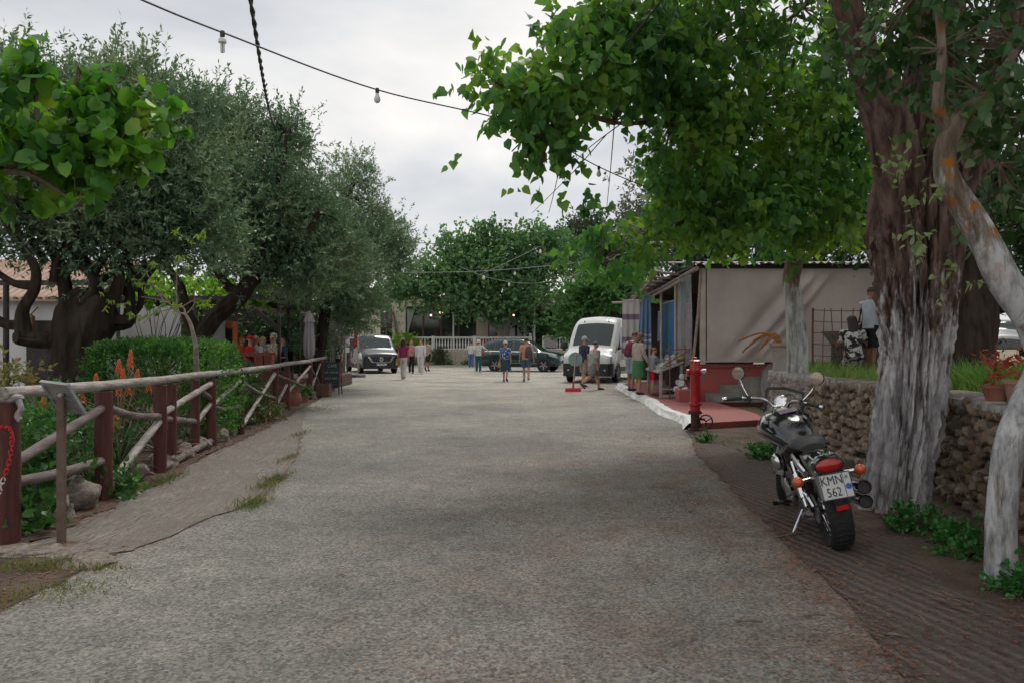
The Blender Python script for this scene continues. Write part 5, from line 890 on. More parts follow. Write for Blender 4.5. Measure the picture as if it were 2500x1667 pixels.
wb = thing('white_banner', 'narrow white board standing behind the last fence posts', 'board', (-5.95, 24.6, 0)); mb = MB(); mb.box((0.07, 0, 0.52), (0.15, 0.02, 0.95)); mb.build('sheet', M_WHITE, wb); mb = MB(); mb.box((0.07, 0.03, 0.5), (0.03, 0.03, 1.0)); mb.build('stake', M_BOXW, wb)
# white house behind the olive
def tile_roof(t, x0, x1, y0, y1, z0, z1, nm='roof'):
    mb = MB(); n = int((x1 - x0) / 0.22)
    mb.prism([(x0, y0, z0 - 0.06), (x1, y0, z0 - 0.06), (x1, y1, z1 - 0.06), (x0, y1, z1 - 0.06)], (0, 0, 0.05)); ro = mb.build(nm, M_TILE, t, world=True)
    d = Vector((0, y1 - y0, z1 - z0))
    mb = MB(); pf = [(math.cos(a) * 0.085, 0, math.sin(a) * 0.07) for a in np.linspace(0, PI, 6)]; mb.loft([[Vector(p) for p in pf], [Vector(p) + d for p in pf]], cap=False, closed=False); tm = mb.mesh('tile_row', True); tm.materials.append(M_TILE)
    for i in range(n): o = link('tile_row', tm, None, ro); o.location = Vector((x0 + 0.11 + i * 0.22, y0, z0)) - Vector(t.location) if False else Vector((x0 + 0.11 + i * 0.22, y0, z0)) - Vector(t.location)
hs = thing('white_house', 'low white house with terracotta roof behind the old olive', 'house', (-14, 22, 0))
mb = MB(); mb.box((-14.7, 25, 1.4), (6.2, 6, 2.8)); mb.build('wall', M_WHITE, hs, world=True); tile_roof(hs, -18, -11.5, 21.7, 25.0, 2.72, 4.1); tile_roof(hs, -18, -11.5, 28.3, 25.02, 2.72, 4.1)
mb = MB(); mb.box((-12.9, 21.98, 1.1), (0.9, 0.06, 2.1)); dr = mb.build('door', M_DARKM, hs, world=True); mb = MB(); mb.ball((-12.55, 21.9, 1.05), 0.035, 8, 6); mb.build('handle', M_STEEL, dr).location = -Vector(hs.location)
mb = MB(); mb.box((-14.6, 21.98, 1.5), (0.9, 0.05, 1.0)); mb.build('window', M_GLASSD, hs, world=True)
ln = thing('hanging_lantern', 'bronze lantern hanging on the white house wall', 'lantern', P(76, 790, 21.7)); mb = MB(); mb.lathe([(0.02, 0.25), (0.1, 0.18), (0.09, -0.2), (0.03, -0.3)], 8); mb.build('body', mat('bronze', (0.12, 0.07, 0.03), (0.2, 0.13, 0.06), 0.5, 0.5, scale=9), ln); mb = MB(); mb.bar((0, 0, 0.25), (0, 0.3, 0.45), 0.02); mb.build('bracket', M_DARKM, ln)
pst = thing('dark_post', 'dark timber post in front of the white house', 'post', (-12.35, 19.5, 0)); mb = MB(); mb.tube([(0, 0, -.05), (0, 0, 1.5), (0, 0, 3.0)], 0.07, 8); mb.build('shaft', M_DARKM, pst); mb = MB(); mb.bar((-2.5, 0, 3.0), (2.6, 0, 3.0), 0.1, 0.12); mb.build('beam', M_DARKM, pst)

# ================================================================ restaurant at the end of the road
bd = thing('restaurant', 'cream single storey restaurant with large dark windows at the end of the road', 'building', (-2, 60, 0))
YB = 60.0; Q = lambda px, py, Y=YB: P(px, py, Y)
TZ = 1.05
mb = MB(); mb.box((-2.0, 66, TZ / 2), (26, 12.6, TZ)); mb.build('terrace_base', M_CREAM, bd, world=True)
def wbox(x0, x1, z0, z1, nm, m, y=YB, d=0.4, parent=None): mb = MB(); mb.box(((x0 + x1) / 2, y + d / 2, (z0 + z1) / 2), (x1 - x0, d, z1 - z0)); return mb.build(nm, m, parent or bd, world=True)
xs = lambda px: (px - CX) / F * YB
zt = 4.95
wbox(xs(880), xs(929), 4.35, zt, 'wall', M_CREAM); wbox(xs(958), xs(990), TZ, zt, 'wall', M_CREAM); wbox(xs(990), xs(1163), 4.25, zt, 'wall', M_CREAM); wbox(xs(1163), xs(1192), TZ, zt, 'wall', M_CREAM); wbox(xs(929), xs(958), 4.3, zt, 'wall', M_CREAM); wbox(xs(880), xs(929), TZ, 4.35, 'wall', M_CREAM); wbox(xs(1192), xs(1560), 3.95, zt, 'wall', mat('brown_fascia', (0.16, 0.09, 0.055), (0.22, 0.13, 0.085), 0.8, scale=2))
wbox(-11.6, 10, TZ, zt - .1, 'rear_wall', M_CREAM, 67, 0.3)
wbox(xs(870), xs(1000), zt, zt + 0.14, 'cornice', M_TILE, YB - 0.25, 1.2)
wbox(-12, 10, zt - 0.02, zt + 0.1, 'roof', M_TILE, YB + 0.3, 7)
wbox(xs(1163), xs(1560), 4.2, 4.35, 'canopy', mat('pale_canopy', (0.42, 0.43, 0.42), (0.34, 0.35, 0.35), 0.7, scale=3), YB - 3.2, 3.2)
M_FRAME = mat('brown_window_frame', (0.05, 0.03, 0.025), (0.08, 0.05, 0.04), 0.6, scale=4)
def bay(p0, p1, z0, z1, cuts):
    g_ = wbox(xs(p0), xs(p1), z0, z1, 'window', M_GLASSD, YB + 0.16, 0.03)
    for i, c in enumerate([p0] + cuts + [p1]): o = wbox(xs(c) - 0.07, xs(c) + 0.07, z0, z1, 'mullion', M_FRAME, YB + 0.05, 0.08, bd); o.parent = g_; o.location = -Vector(bd.location) + Vector(bd.location)
    o = wbox(xs(p0), xs(p1), z1 - 0.1, z1, 'mullion', M_FRAME, YB + 0.03, 0.08, bd); o.parent = g_
bay(929, 958, TZ, 4.3, [943]); bay(990, 1163, TZ, 4.25, [1033, 1077, 1120]); bay(1192, 1260, TZ, 3.95, [1212]); bay(1260, 1560, TZ, 3.95, [1330, 1400, 1480])
for px in (1000, 1012): pass
cu = thing('window_curtain', 'pale curtain drawn aside in the left restaurant window', 'curtain', (xs(1003), YB - 0.02, TZ)); mb = MB(); mb.prism([(xs(995) - xs(1003), 0.0, 0.4), (xs(998) - xs(1003), 0, 1.4), (xs(1014) - xs(1003), 0, 3.0), (xs(994) - xs(1003), 0, 3.0)], (0, -0.05, 0)); mb.build('cloth', mat('curtain_cloth', (0.30, 0.33, 0.33), (0.22, 0.25, 0.25), 0.9, scale=6, stretch=(4, 1, 0.3)), cu)
for (px, top, lab, m) in ((1304, 740, 'white steel pole at the gap in the balustrade', M_WHITE), (1280, 755, 'thinner grey pole left of the balustrade gap', M_STEEL), (1107, 765, 'white pole before the middle of the restaurant window', M_WHITE)):
    a = P(px, 850, 57.5); t = thing('canopy_pole', lab, 'pole', (a.x, a.y, 0)); zz = P(px, top, 57.5).z; mb = MB(); mb.tube([(0, 0, 0), (0, 0, zz)], 0.09 if px == 1304 else 0.06, 8); mb.build('shaft', m, t); mb = MB(); mb.box((0, 0, zz + .03), (0.3, 0.3, 0.06)); mb.build('head_plate', m, t)
mbx = thing('post_box', 'red box mounted by the restaurant windows', 'box', (xs(1180), YB - 0.35, TZ)); mb = MB(); mb.box((0, 0, 0.35), (0.55, 0.3, 0.7)); mb.build('body', M_CHR, mbx); mb = MB(); mb.box((0, 0, 0.74), (0.62, 0.36, 0.08)); mb.build('lid', M_CHR, mbx)
for (px, py) in ((1074, 764), (1082, 764), (1254, 770), (1052, 770), (940, 760)):
    t = thing('restaurant_lamp', {1074: 'left lamp of the pair glowing in the restaurant window', 1082: 'right lamp of the pair glowing in the restaurant window', 1254: 'warm lamp glowing in the dark right bay', 1052: 'small lamp left of the lit pair', 940: 'lamp in the leftmost narrow window'}[px], 'lamp', P(px, py, YB - 0.1)); mb = MB(); mb.ball((0, 0, 0), 0.075, 8, 6); mb.build('bulb', mat('lit_bulb', (0.9, 0.7, 0.5), emit=(1.0, 0.68, 0.45, 2.2)), t); mb = MB(); mb.tube([(0, 0, .07), (0, 0, .4)], 0.012, 5); mb.build('cord', M_DARKM, t)
tr = thing('trellis', 'leaning dried vine trellis on the cream wall', 'trellis', (xs(965), YB - 0.1, TZ))
for k in range(7):
    mb = MB(); limb(mb, [(-0.2 + random.uniform(-.1, .1), 0, 2.9), (0.0 + random.uniform(-.15, .15), -.05, 1.8), (0.35 + random.uniform(-.1, .1), -.1, 0)], 0.02, 0.02, 5); mb.build('stem', M_TWIG, tr)
# stone base wall and white balustrade
M_FLAG = mat('pale_flagstone', (0.30, 0.27, 0.22), (0.50, 0.46, 0.38), 0.9, scale=2.4, bump=0.6, bscale=5, detail=6)
M_BALW = mat('white_balustrade_paint', (0.70, 0.70, 0.70), (0.58, 0.58, 0.57), 0.7, scale=2)
YW = 56.0; xw = lambda px: (px - CX) / F * YW
sw = thing('terrace_wall', 'low pale flagstone wall under the white balustrade', 'wall', (0, YW, 0))
mb = MB(); mb.box(((xw(985) + xw(1480)) / 2, YW + 2.0, 0.52), (xw(1480) - xw(985), 3.9, 1.04)); mb.build('core', mat('pale_mortar', (0.36, 0.33, 0.28), (0.44, 0.41, 0.35), 0.95, scale=4), sw, world=True)
fm = []
for k in range(6):
    mb = MB(); n = random.choice((5, 6, 7)); poly = [(math.cos(2 * PI * i / n + .3) * 0.5 * random.uniform(.8, 1.05), 0, math.sin(2 * PI * i / n + .3) * 0.5 * random.uniform(.8, 1.05)) for i in range(n)]; mb.prism(poly, (0, -0.04, 0)); me = mb.mesh('flagstone'); me.materials.append(M_FLAG); fm.append(me)
k = 0; x = xw(1040)
while x < xw(1270):
    z = 0.12
    while z < 1.0:
        w = random.uniform(0.3, 0.42); o = link('flagstone', fm[k % 6], None, sw); o.location = (x + random.uniform(-.06, .06), 0.05, z + random.uniform(-.03, .03)); o.scale = (w * 1.12, 1, w); o.rotation_euler = (0, random.choice((0, PI)), 0); k += 1; z += 0.27
    x += 0.37
bal_prof = [(0.05, 0), (0.05, 0.06), (0.032, 0.09), (0.055, 0.2), (0.062, 0.28), (0.045, 0.4), (0.028, 0.52), (0.03, 0.6), (0.05, 0.64), (0.05, 0.7)]
def balustrade(p0, p1, label, posts):
    t = thing('balustrade', label, 'balustrade', ((xw(p0) + xw(p1)) / 2, YW + 0.2, 1.06), group='white balustrades'); x0, x1 = xw(p0), xw(p1); cx = t.location.x
    mb = MB(); mb.box((0, 0, 0.84), (x1 - x0, 0.2, 0.1)); mb.build('handrail', M_BALW, t); mb = MB(); mb.box((0, 0, 0.03), (x1 - x0, 0.22, 0.09)); mb.build('base_rail', M_BALW, t)
    b0 = MB(); b0.lathe(bal_prof, 10); bm_ = b0.mesh('baluster', True); bm_.materials.append(M_BALW); x = x0 + 0.15
    while x < x1 - 0.1:
        if all(abs(x - xw(p)) > 0.2 for p in posts): o = link('baluster', bm_, None, t); o.location = (x - cx, 0, 0.085)
        x += 0.205
    for p in posts:
        mb = MB(); mb.box((xw(p) - cx, 0, 0.46), (0.22, 0.24, 0.95)); po = mb.build('pier', M_BALW, t)
        if p == posts[-1]: mb = MB(); mb.ball((xw(p) - cx, 0, 1.04), 0.10, 10, 7); mb.build('ball_finial', M_BALW, po, smooth=True)
balustrade(1010, 1298, 'long white balustrade in front of the restaurant', [1057, 1158, 1295]); balustrade(1326, 1480, 'short white balustrade right of the pole and half behind the white van', [1328, 1400, 1476])
nb = thing('notice_board', 'faded grey notice board fixed to the right balustrade', 'sign', (xw(1343), YW - 0.02, 1.2)); mb = MB(); mb.box((0, 0, 0.42), (0.85, 0.04, 0.82)); mb.build('sheet', mat('faded_print', (0.26, 0.25, 0.27), (0.33, 0.29, 0.31), 0.7, scale=5), nb); mb = MB(); mb.box((0, -0.03, 0.76), (0.6, 0.02, 0.1)); mb.build('heading', mat('faded_red', (0.34, 0.1, 0.12), rough=0.7), nb)
bush('rounded_hedge', 'rounded bright hedge at the left end of the balustrade', (xw(995), YW - .3, 0), [((xw(985), YW - .3, 1.35), (1.25, .7, .75), 2), ((xw(1005), YW - .4, 1.3), (.6, .6, .75), 1), ((xw(985), YW - .3, .6), (1.3, .6, .6), 1)], 150, 141, leafmat('lime_hedge_leaves', [(0.06, 0.12, 0.015), (0.11, 0.2, 0.025), (0.17, 0.27, 0.04)], 0.3), 0.12, 0.09, per=9, cr_=0.25, cat='hedge')
bush('wall_bush', 'dark bush growing against the flagstone wall', (xw(1072), YW - .6, 0), [((xw(1072), YW - .6, .55), (.55, .4, .55), 1)], 34, 142, leafmat('dark_wall_bush', [(0.03, 0.045, 0.02), (0.06, 0.08, 0.035)], 0.2), 0.1, 0.07, per=9, cr_=0.22)
for (px, w, lab) in ((1095, .35, 'low weeds at the foot of the flagstone wall, left'), (1135, .3, 'low weeds at the foot of the flagstone wall, right')): bush('weeds', lab, (xw(px), YW - .4, 0), [((xw(px), YW - .4, .14), (w, .3, .16), 1)], 10, 143, M_SHRUB, 0.09, 0.05, per=5, cr_=.12, cat='weeds')
# broad mulberry in front of the restaurant
M_MUL = leafmat('mulberry_leaves', [(0.032, 0.08, 0.045), (0.052, 0.115, 0.058), (0.085, 0.165, 0.075), (0.125, 0.20, 0.08)], 0.32, 0.5, 0.45)
mu = thing('mulberry_tree', 'broad green mulberry tree with pale forked trunk before the restaurant', 'tree', (-0.6, 57.6, TZ)); mb = MB(); Ym = 57.6
for q in ([(1212, 850, 14), (1225, 815, 11), (1200, 785, 9), (1188, 765, 8), (1120, 690, 5)], [(1225, 850, 12), (1232, 810, 11), (1238, 770, 10), (1245, 700, 7), (1300, 640, 4)], [(1232, 760, 9), (1200, 700, 6), (1180, 620, 4)]):
    qq = [pr(a, b_, Ym, r) for a, b_, r in q]; v, f = bark_trunk(qq, 12, 5, 0.05, 3, 2); mb.add(v, f)
mb.build('trunk', bark_mat('pale_mulberry_bark', (0.20, 0.18, 0.17), (0.34, 0.31, 0.29), None, 0, .4, 4), mu, smooth=True, world=True)
bl = [B(1050, 680, 56, 100, 60, 2.0, 2.6), B(1170, 640, 56.5, 130, 70, 2.2, 3.6), B(1290, 650, 57, 110, 75, 2.2, 3.2), B(1200, 590, 57, 60, 36, 1.6, 1.0), B(1290, 590, 57, 70, 30, 1.5, 1.0), B(1130, 700, 55.5, 110, 50, 1.6, 2.0), B(1240, 710, 56, 130, 45, 1.6, 2.0), B(975, 700, 56, 50, 28, 1.2, .8), B(1110, 605, 57, 45, 28, 1.2, .6), B(1360, 620, 57, 55, 45, 1.6, 1.2), B(1260, 755, 55.5, 55, 25, .8, .6), B(1180, 745, 55.5, 40, 25, .8, .5)]
v, f, cc, _ = crown(bl, 620, 9, 0.75, 6, 0.5, 0.26, 0.23, 'diamond', 0.3, 0.3, 151); tag(link('crown', np_mesh('crown', v - np.array(mu.location), f), M_MUL, mu), kind='stuff')
dark_tree('vine_canopy', 'leafy green creeper mass over the right end of the restaurant', (7.5, 52, 0), 0.16, [B(1480, 708, 50, 85, 28, 1.4, 2.0), B(1420, 745, 50, 60, 30, 1.2, 1.2), B(1530, 715, 49, 50, 30, 1.2, 1.2), B(1400, 790, 51, 50, 30, 1.0, .9)], 230, 152, 0.2, leafmat('bright_creeper', [(0.03, 0.085, 0.035), (0.055, 0.13, 0.045), (0.09, 0.18, 0.06)], 0.3), W=0.1)
bush('potted_climber', 'green climbing plant right of the pole behind the balustrade', (xs(1325), 58, TZ), [((xs(1325), 58, 2.6), (.45, .4, 1.0), 1), ((xs(1332), 58, 1.8), (.4, .4, .7), .6)], 40, 153, M_MUL, 0.2, 0.16, per=6, cr_=.25, cat='climber')
dark_tree('pine_tree', 'dark pine tree rising behind the restaurant right of the mulberry', (7.0, 78, 0), 0.4, [B(1400, 610, 76, 60, 60, 2.5, 2), B(1470, 600, 75, 80, 50, 2.5, 2.4), B(1560, 590, 74, 90, 70, 2.5, 3), B(1430, 560, 76, 50, 25, 1.8, .9), B(1500, 640, 74, 60, 40, 2, 1.6)], 300, 154, 0.34, M_PINE, W=0.09, clump=1.1)
dark_tree('pine_tree', 'distant dark tree line left behind the restaurant roof', (-14, 82, 0), 0.4, [B(880, 760, 80, 90, 40, 2.5, 2), B(960, 745, 80, 60, 22, 2.5, 1)], 130, 155, 0.34, M_PINE, W=0.09, clump=1.1)
# upper house behind
uh = thing('upper_house', 'white two storey house with orange wall panel behind the trees', 'house', P(1470, 836, 88)); YU = 86; xu = lambda px: (px - CX) / F * YU; zu = lambda py: H - (py - HY) / F * YU
mb = MB(); mb.box(((xu(1410) + xu(1600)) / 2, YU + 4, (zu(625)) / 2), (xu(1600) - xu(1410), 8, zu(625))); mb.build('wall', M_WHITE, uh, world=True)
mb = MB(); mb.box(((xu(1448) + xu(1484)) / 2, YU - 0.05, (zu(640) + zu(715)) / 2), (xu(1484) - xu(1448), 0.2, zu(640) - zu(715))); mb.build('wall_panel', mat('orange_render', (0.42, 0.12, 0.05), (0.36, 0.1, 0.045), 0.9, scale=1), uh, world=True)
mb = MB(); mb.box(((xu(1405) + xu(1605)) / 2, YU + 4, zu(622)), (xu(1605) - xu(1405), 8.6, 0.3)); mb.build('roof_slab', M_CONC, uh, world=True)
for px in (1500, 1530): mb = MB(); mb.box((xu(px), YU - 0.03, zu(660)), (0.8, 0.1, 1.2)); mb.build('window', M_GLASSD, uh, world=True)
# roof-top tank on the restaurant (seen above the mulberry)
tk_ = thing('roof_tank', 'small tank and panel on the roof above the mulberry crown', 'tank', P(1318, 592, 62)); a = Vector(tk_.location); mb = MB(); mb.box((0, 0, 0), (0.95, 0.6, 0.35)); mb.build('panel', M_WHITE, tk_); mb = MB(); mb.bar((0, .2, -.1), (0, .2, -4.2), .08); mb.build('mast', M_STEEL, tk_); mb = MB(); mb.tube([(-.3, .1, .26), (.5, .1, .3)], .12, 10); mb.build('cylinder', M_STEEL, tk_, smooth=True)
# left distant wall beyond the restaurant
# ---------------------------------------------------------------- wires and lamps over the road
M_WIRE = mat('grey_cable', (0.06, 0.06, 0.062), rough=0.6); M_WIREB = mat('black_cable', (0.02, 0.02, 0.022), (0.05, 0.05, 0.05), 0.5, scale=60); M_BULB = mat('frosted_bulb', (0.62, 0.62, 0.60), rough=0.25); M_WIREW = mat('white_cable', (0.34, 0.36, 0.36), rough=0.6)
def cable(label, pts, r, m, name='cable'):
    q = spline(pts, 10); mb = MB(); mb.tube(q, r, 6); o = mb.build(name, m, None, smooth=True); tag(o, label, 'cable'); return o
cable('light string cable with bulbs crossing the sky from upper left', [P(100, -110, 4.6), P(350, 2, 5.5), P(543, 80, 6.4), P(921, 220, 8.2), P(1265, 305, 10), P(1462, 408, 11.2), P(1600, 466, 12.2), P(1850, 560, 14)], 0.0075, M_WIRE, 'light_string')
cb = MB(); p0, p1 = P(606, -40, 7), P(672, 310, 18.5)
for ph in (0, PI):
    q = []
    for i in range(90):
        t = i / 89; c = Vector(p0).lerp(Vector(p1), t) + Vector((0, 0, -0.25 * math.sin(PI * t))); q.append(c + Vector((math.cos(ph + t * 95), 0, math.sin(ph + t * 95))) * 0.013)
    cb.tube(q, 0.014, 6)
tag(cb.build('power_cable', M_WIREB, None, smooth=True), 'thick twisted black power cable running down into the olive crown', 'cable')
cable('black cable slanting through the poplar crown', [P(1660, -60, 8), P(1540, 95, 9), P(1440, 190, 10.2), P(1330, 290, 11.5), P(1250, 370, 13)], 0.011, M_WIREB)
cable('white cable strung in front of the mulberry crown', [P(960, 666, 44), P(1180, 662, 44), P(1420, 640, 42), P(1560, 610, 38)], 0.016, M_WIREW)
cable('upper thin cable from the olive crown to the mulberry', [P(930, 588, 34), P(1000, 592, 40), P(1120, 599, 50)], 0.02, M_WIRE)
cable('lower thin cable from the olive crown to the mulberry', [P(940, 600, 34), P(990, 615, 40), P(1050, 640, 50)], 0.02, M_WIRE)
cable('sagging festoon cable before the mulberry crown', [P(1120, 650, 46), P(1200, 680, 46), P(1300, 692, 45), P(1400, 672, 44), P(1470, 640, 43)], 0.011, M_WIREW)
cable('slanting festoon cable up to the roof tank', [P(1170, 672, 46), P(1240, 640, 48), P(1318, 602, 52)], 0.010, M_WIREW)
def bulb(label, px, py, Y, kind, s=1.0):
    t = thing('light_bulb', label, 'light bulb', P(px, py, Y), group='bulbs on the light strings'); mb = MB(); mb.lathe([(0.016 * s, 0.012 * s), (0.02 * s, 0.005 * s), (0.02 * s, -0.03 * s), (0.014 * s, -0.045 * s)], 10); mb.build('socket', M_WIREB, t, smooth=True)
    if kind == 'cfl':
        mb = MB(); mb.lathe([(0.02 * s, -0.045 * s), (0.032 * s, -0.06 * s), (0.032 * s, -0.082 * s), (0.02 * s, -0.088 * s)], 12); mb.build('ballast', M_BULB, t, smooth=True)
        for a in range(3): mb = MB(); mb.tube([(math.cos(a * 2.1) * .011, math.sin(a * 2.1) * .011, -.085), (math.cos(a * 2.1) * .011, math.sin(a * 2.1) * .011, -.16)], .0085, 6); mb.build('tube', M_BULB, t, smooth=True)
    else:
        mb = MB(); mb.lathe([(0.014 * s, -0.04 * s), (0.017 * s, -0.055 * s), (0.03 * s, -0.085 * s), (0.034 * s, -0.105 * s), (0.026 * s, -0.13 * s), (0.01 * s, -0.14 * s)], 12); mb.build('glass', M_BULB, t, smooth=True)
bulb('compact fluorescent bulb hanging nearest on the light string', 543, 80, 6.4, 'cfl'); bulb('round frosted bulb in the middle of the light string', 921, 219, 8.2, 'globe'); bulb('bulb on the light string half hidden by poplar leaves', 1462, 408, 11.2, 'globe')
for (px, py, Y, s, lab) in ((1181, 668, 46, 2.6, 'pear shaped bulb at the left of the festoon'), (1243, 686, 45.5, 2.2, 'pear shaped bulb in the middle of the festoon'), (1319, 604, 52, 3.0, 'bulb below the roof tank'), (1400, 676, 44, 2.4, 'bulb at the right of the festoon'), (1257, 660, 44, 2.0, 'bulb on the white cable')): bulb(lab, px, py, Y, 'globe', s)
# ================================================================ vehicles (local frame: +y forward, x right, origin on the ground at mid length)
def interp_rows(rows, y):
    a = np.array(rows, float); return [np.interp(y, a[:, 0], a[:, k]) for k in range(1, a.shape[1])]
class Body:
    """loft from stations (y, z_sill, z_belt, z_roof, w_sill, w_belt, w_roof); ring runs sill -> roof centre"""
    def __init__(s, st, crown=0.05):
        st = sorted(st); s.st = st; s.crown = crown
        sm = spline([tuple(r) for r in st], 5); s.rows = [r for i, r in enumerate(sm) if i == 0 or r[0] > sm[i - 1][0] + 1e-4]
    def ring(s, y):
        z0, zb, zr, w0, wb, wr = interp_rows(s.rows, y); zm = z0 + (zb - z0) * 0.5; dr = min(0.10, max(0.012, (zr - zb) * 0.35))
        return [(w0 * 0.90, z0), (w0, z0 + 0.07), (max(w0, wb) * 1.012, zm), (wb, zb), (wr + (wb - wr) * 0.12, zr - dr), (wr * 0.94, zr - dr * 0.30), (wr * 0.78, zr), (wr * 0.4, zr + s.crown * 0.7), (0.0, zr + s.crown)]
    def build(s, m, parent, name='body'):
        rings = []
        for r in s.rows:
            h = s.ring(r[0]); rings.append([(x, r[0], z) for x, z in h] + [(-x, r[0], z) for x, z in reversed(h[:-1])])
        mb = MB(); mb.loft(rings); me = mb.mesh(name, True); me.set_sharp_from_angle(angle=R(50)); return link(name, me, m, parent)
    def pt(s, y, v, sx=1, off=0.0):
        """v: float index into ring"""
        h = s.ring(y); i = int(min(v, len(h) - 2)); t = v - i; x = h[i][0] + (h[i + 1][0] - h[i][0]) * t; z = h[i][1] + (h[i + 1][1] - h[i][1]) * t
        dx, dz = h[i + 1][0] - h[i][0], h[i + 1][1] - h[i][1]; L = math.hypot(dx, dz) or 1; return Vector((sx * (x + off * dz / L), y, z - off * dx / L + (off * 0.6 if i >= 5 else 0)))
    def patch(s, name, corners, m, parent, sx=1, off=0.006, n=(8, 3)):
        """corners: (y,v) for bottom-rear, bottom-front, top-front, top-rear"""
        (a, b_, c, d) = [np.array(q, float) for q in corners]; mb = MB(); v = []
        for j in range(n[1] + 1):
            for i in range(n[0] + 1):
                u, w = i / n[0], j / n[1]; q = (a * (1 - u) + b_ * u) * (1 - w) + (d * (1 - u) + c * u) * w; v.append(s.pt(q[0], q[1], sx, off))
        k = n[0] + 1; f = [(j * k + i, j * k + i + 1, (j + 1) * k + i + 1, (j + 1) * k + i) for j in range(n[1]) for i in range(n[0])]
        if sx < 0: f = [tuple(reversed(q)) for q in f]
        mb.add(v, f); return mb.build(name, m, parent, smooth=True)
    def screen(s, name, y0, y1, v0, m, parent, off=0.008, n=8):
        """glass across the whole width between stations y0..y1 (roof part of the ring, v0..centre)"""
        mb = MB(); v = []; cols = [(1, v0 + (8 - v0) * k / 5) for k in range(5)] + [(1, 8)] + [(-1, v0 + (8 - v0) * k / 5) for k in range(4, -1, -1)]
        for j in range(n + 1):
            y = y0 + (y1 - y0) * j / n; dz = (s.ring(y + 0.02)[8][1] - s.ring(y - 0.02)[8][1]) / 0.04; nn = Vector((0, -dz, 1)).normalized()
            for sx, vv in cols: v.append(s.pt(y, min(vv, 7.999), sx, 0.0) + nn * off)
        k = len(cols); f = [(j * k + i, j * k + i + 1, (j + 1) * k + i + 1, (j + 1) * k + i) for j in range(n) for i in range(k - 1)]; mb.add(v, f); return mb.build(name, m, parent, smooth=True)
M_TYRE = mat('tyre_rubber', (0.012, 0.012, 0.013), (0.022, 0.022, 0.022), 0.8, scale=20); M_ALLOY = mat('alloy', (0.34, 0.34, 0.36), (0.26, 0.26, 0.28), 0.35, 0.8, scale=4); M_CHROME = mat('chrome', (0.72, 0.72, 0.74), rough=0.12, metal=1.0); M_BLKPL = mat('black_plastic', (0.016, 0.017, 0.019), (0.026, 0.027, 0.029), 0.5, scale=6)
M_CARGL = mat('car_glass', (0.02, 0.032, 0.034), rough=0.05, spec=0.5); M_LAMP = mat('headlamp_lens', (0.42, 0.46, 0.48), (0.22, 0.25, 0.27), 0.12, 0.3, scale=14, coat=0.6); M_PLATE = mat('number_plate', (0.52, 0.53, 0.53), rough=0.5); M_BLUE = mat('plate_blue', (0.02, 0.09, 0.42), rough=0.5); M_INK = mat('plate_ink', (0.02, 0.02, 0.022), rough=0.6); M_REDL = mat('red_lens', (0.45, 0.012, 0.012), (0.30, 0.01, 0.01), 0.2, scale=18, coat=0.5)
def wheel(parent, x, y, r, w, spokes=5, alloy=True, steer=0.0):
    sx = 1 if x > 0 else -1; Mx = Matrix.Rotation(sx * PI / 2, 3, 'Y'); Mx = Matrix.Rotation(steer, 3, 'Z') @ Mx
    t = MB(); t.lathe([(r * 0.66, -w / 2), (r * 0.9, -w / 2), (r, -w * 0.36), (r, w * 0.36), (r * 0.92, w / 2), (r * 0.66, w / 2 - 0.01)], 28, (x, y, r), Mx, cap=False); ty = t.build('tyre', M_TYRE, parent, smooth=True)
    c = MB(); c.lathe([(r * 0.68, w * 0.42), (r * 0.62, w * 0.30), (r * 0.2, w * 0.12), (0.01, w * 0.14)], 24, (x, y, r), Mx, cap=False); c.build('rim', M_BLKPL if alloy else M_ALLOY, ty, smooth=True)
    for k in range(spokes):
        a = 2 * PI * k / spokes; d = Vector((math.cos(a), math.sin(a), 0)); s = MB(); p0 = d * r * 0.08 + Vector((0, 0, w * 0.26)); p1 = d * r * 0.64 + Vector((0, 0, w * 0.40))
        s.bar(Mx @ p0 + Vector((x, y, r)), Mx @ p1 + Vector((x, y, r)), r * 0.17, 0.03, up=Mx @ Vector((0, 0, 1))); s.build('spoke', M_ALLOY, ty)
    return ty
def arch(parent, x, y, r, m=None):
    sx = 1 if x > 0 else -1; mb = MB(); v = []; n = 18
    for k in range(n + 1):
        a = PI * k / n
        for rr, dx in ((r * 1.02, 0.012), (r * 1.20, 0.012), (r * 1.20, -0.05)): v.append((x + sx * dx, y + math.cos(a) * rr, r + math.sin(a) * rr))
    f = []
    for k in range(n):
        for j in range(2): f.append((k * 3 + j, (k + 1) * 3 + j, (k + 1) * 3 + j + 1, k * 3 + j + 1))
    mb.add(v, f); mb.build('wheel_arch', m or M_BLKPL, parent)
    dk = MB(); dk.lathe([(r * 1.04, -0.002), (r * 1.04, 0.006)], 22, (x + sx * 0.004, y, r), Matrix.Rotation(PI / 2, 3, 'Y')); dk.build('wheel_well_shade', M_BLKPL, parent)  # flat dark disc paints in the shade of the wheel well
def plate(parent, c, w, h, text, rz=0.0, rx=PI / 2, tsize=None, blue=True):
    mb = MB(); mb.box((0, 0, 0), (w, h, 0.012)); M = Matrix.Translation(c) @ Matrix.Rotation(rz, 4, 'Z') @ Matrix.Rotation(rx, 4, 'X'); mb.xf(M); p = mb.build('number_plate', M_PLATE, parent)
    if blue: mb = MB(); mb.box((-w / 2 + 0.022, 0, 0.007), (0.042, h * 0.96, 0.004)); mb.xf(M); mb.build('blue_band', M_BLUE, p)
    if text: o = link('lettering', text_mesh(text, tsize or h * 0.8), M_INK, p); o.matrix_local = M @ Matrix.Translation((0.02, -0.004, 0.009)) @ Matrix.Diagonal((0.85, 1, 1, 1))
    return p
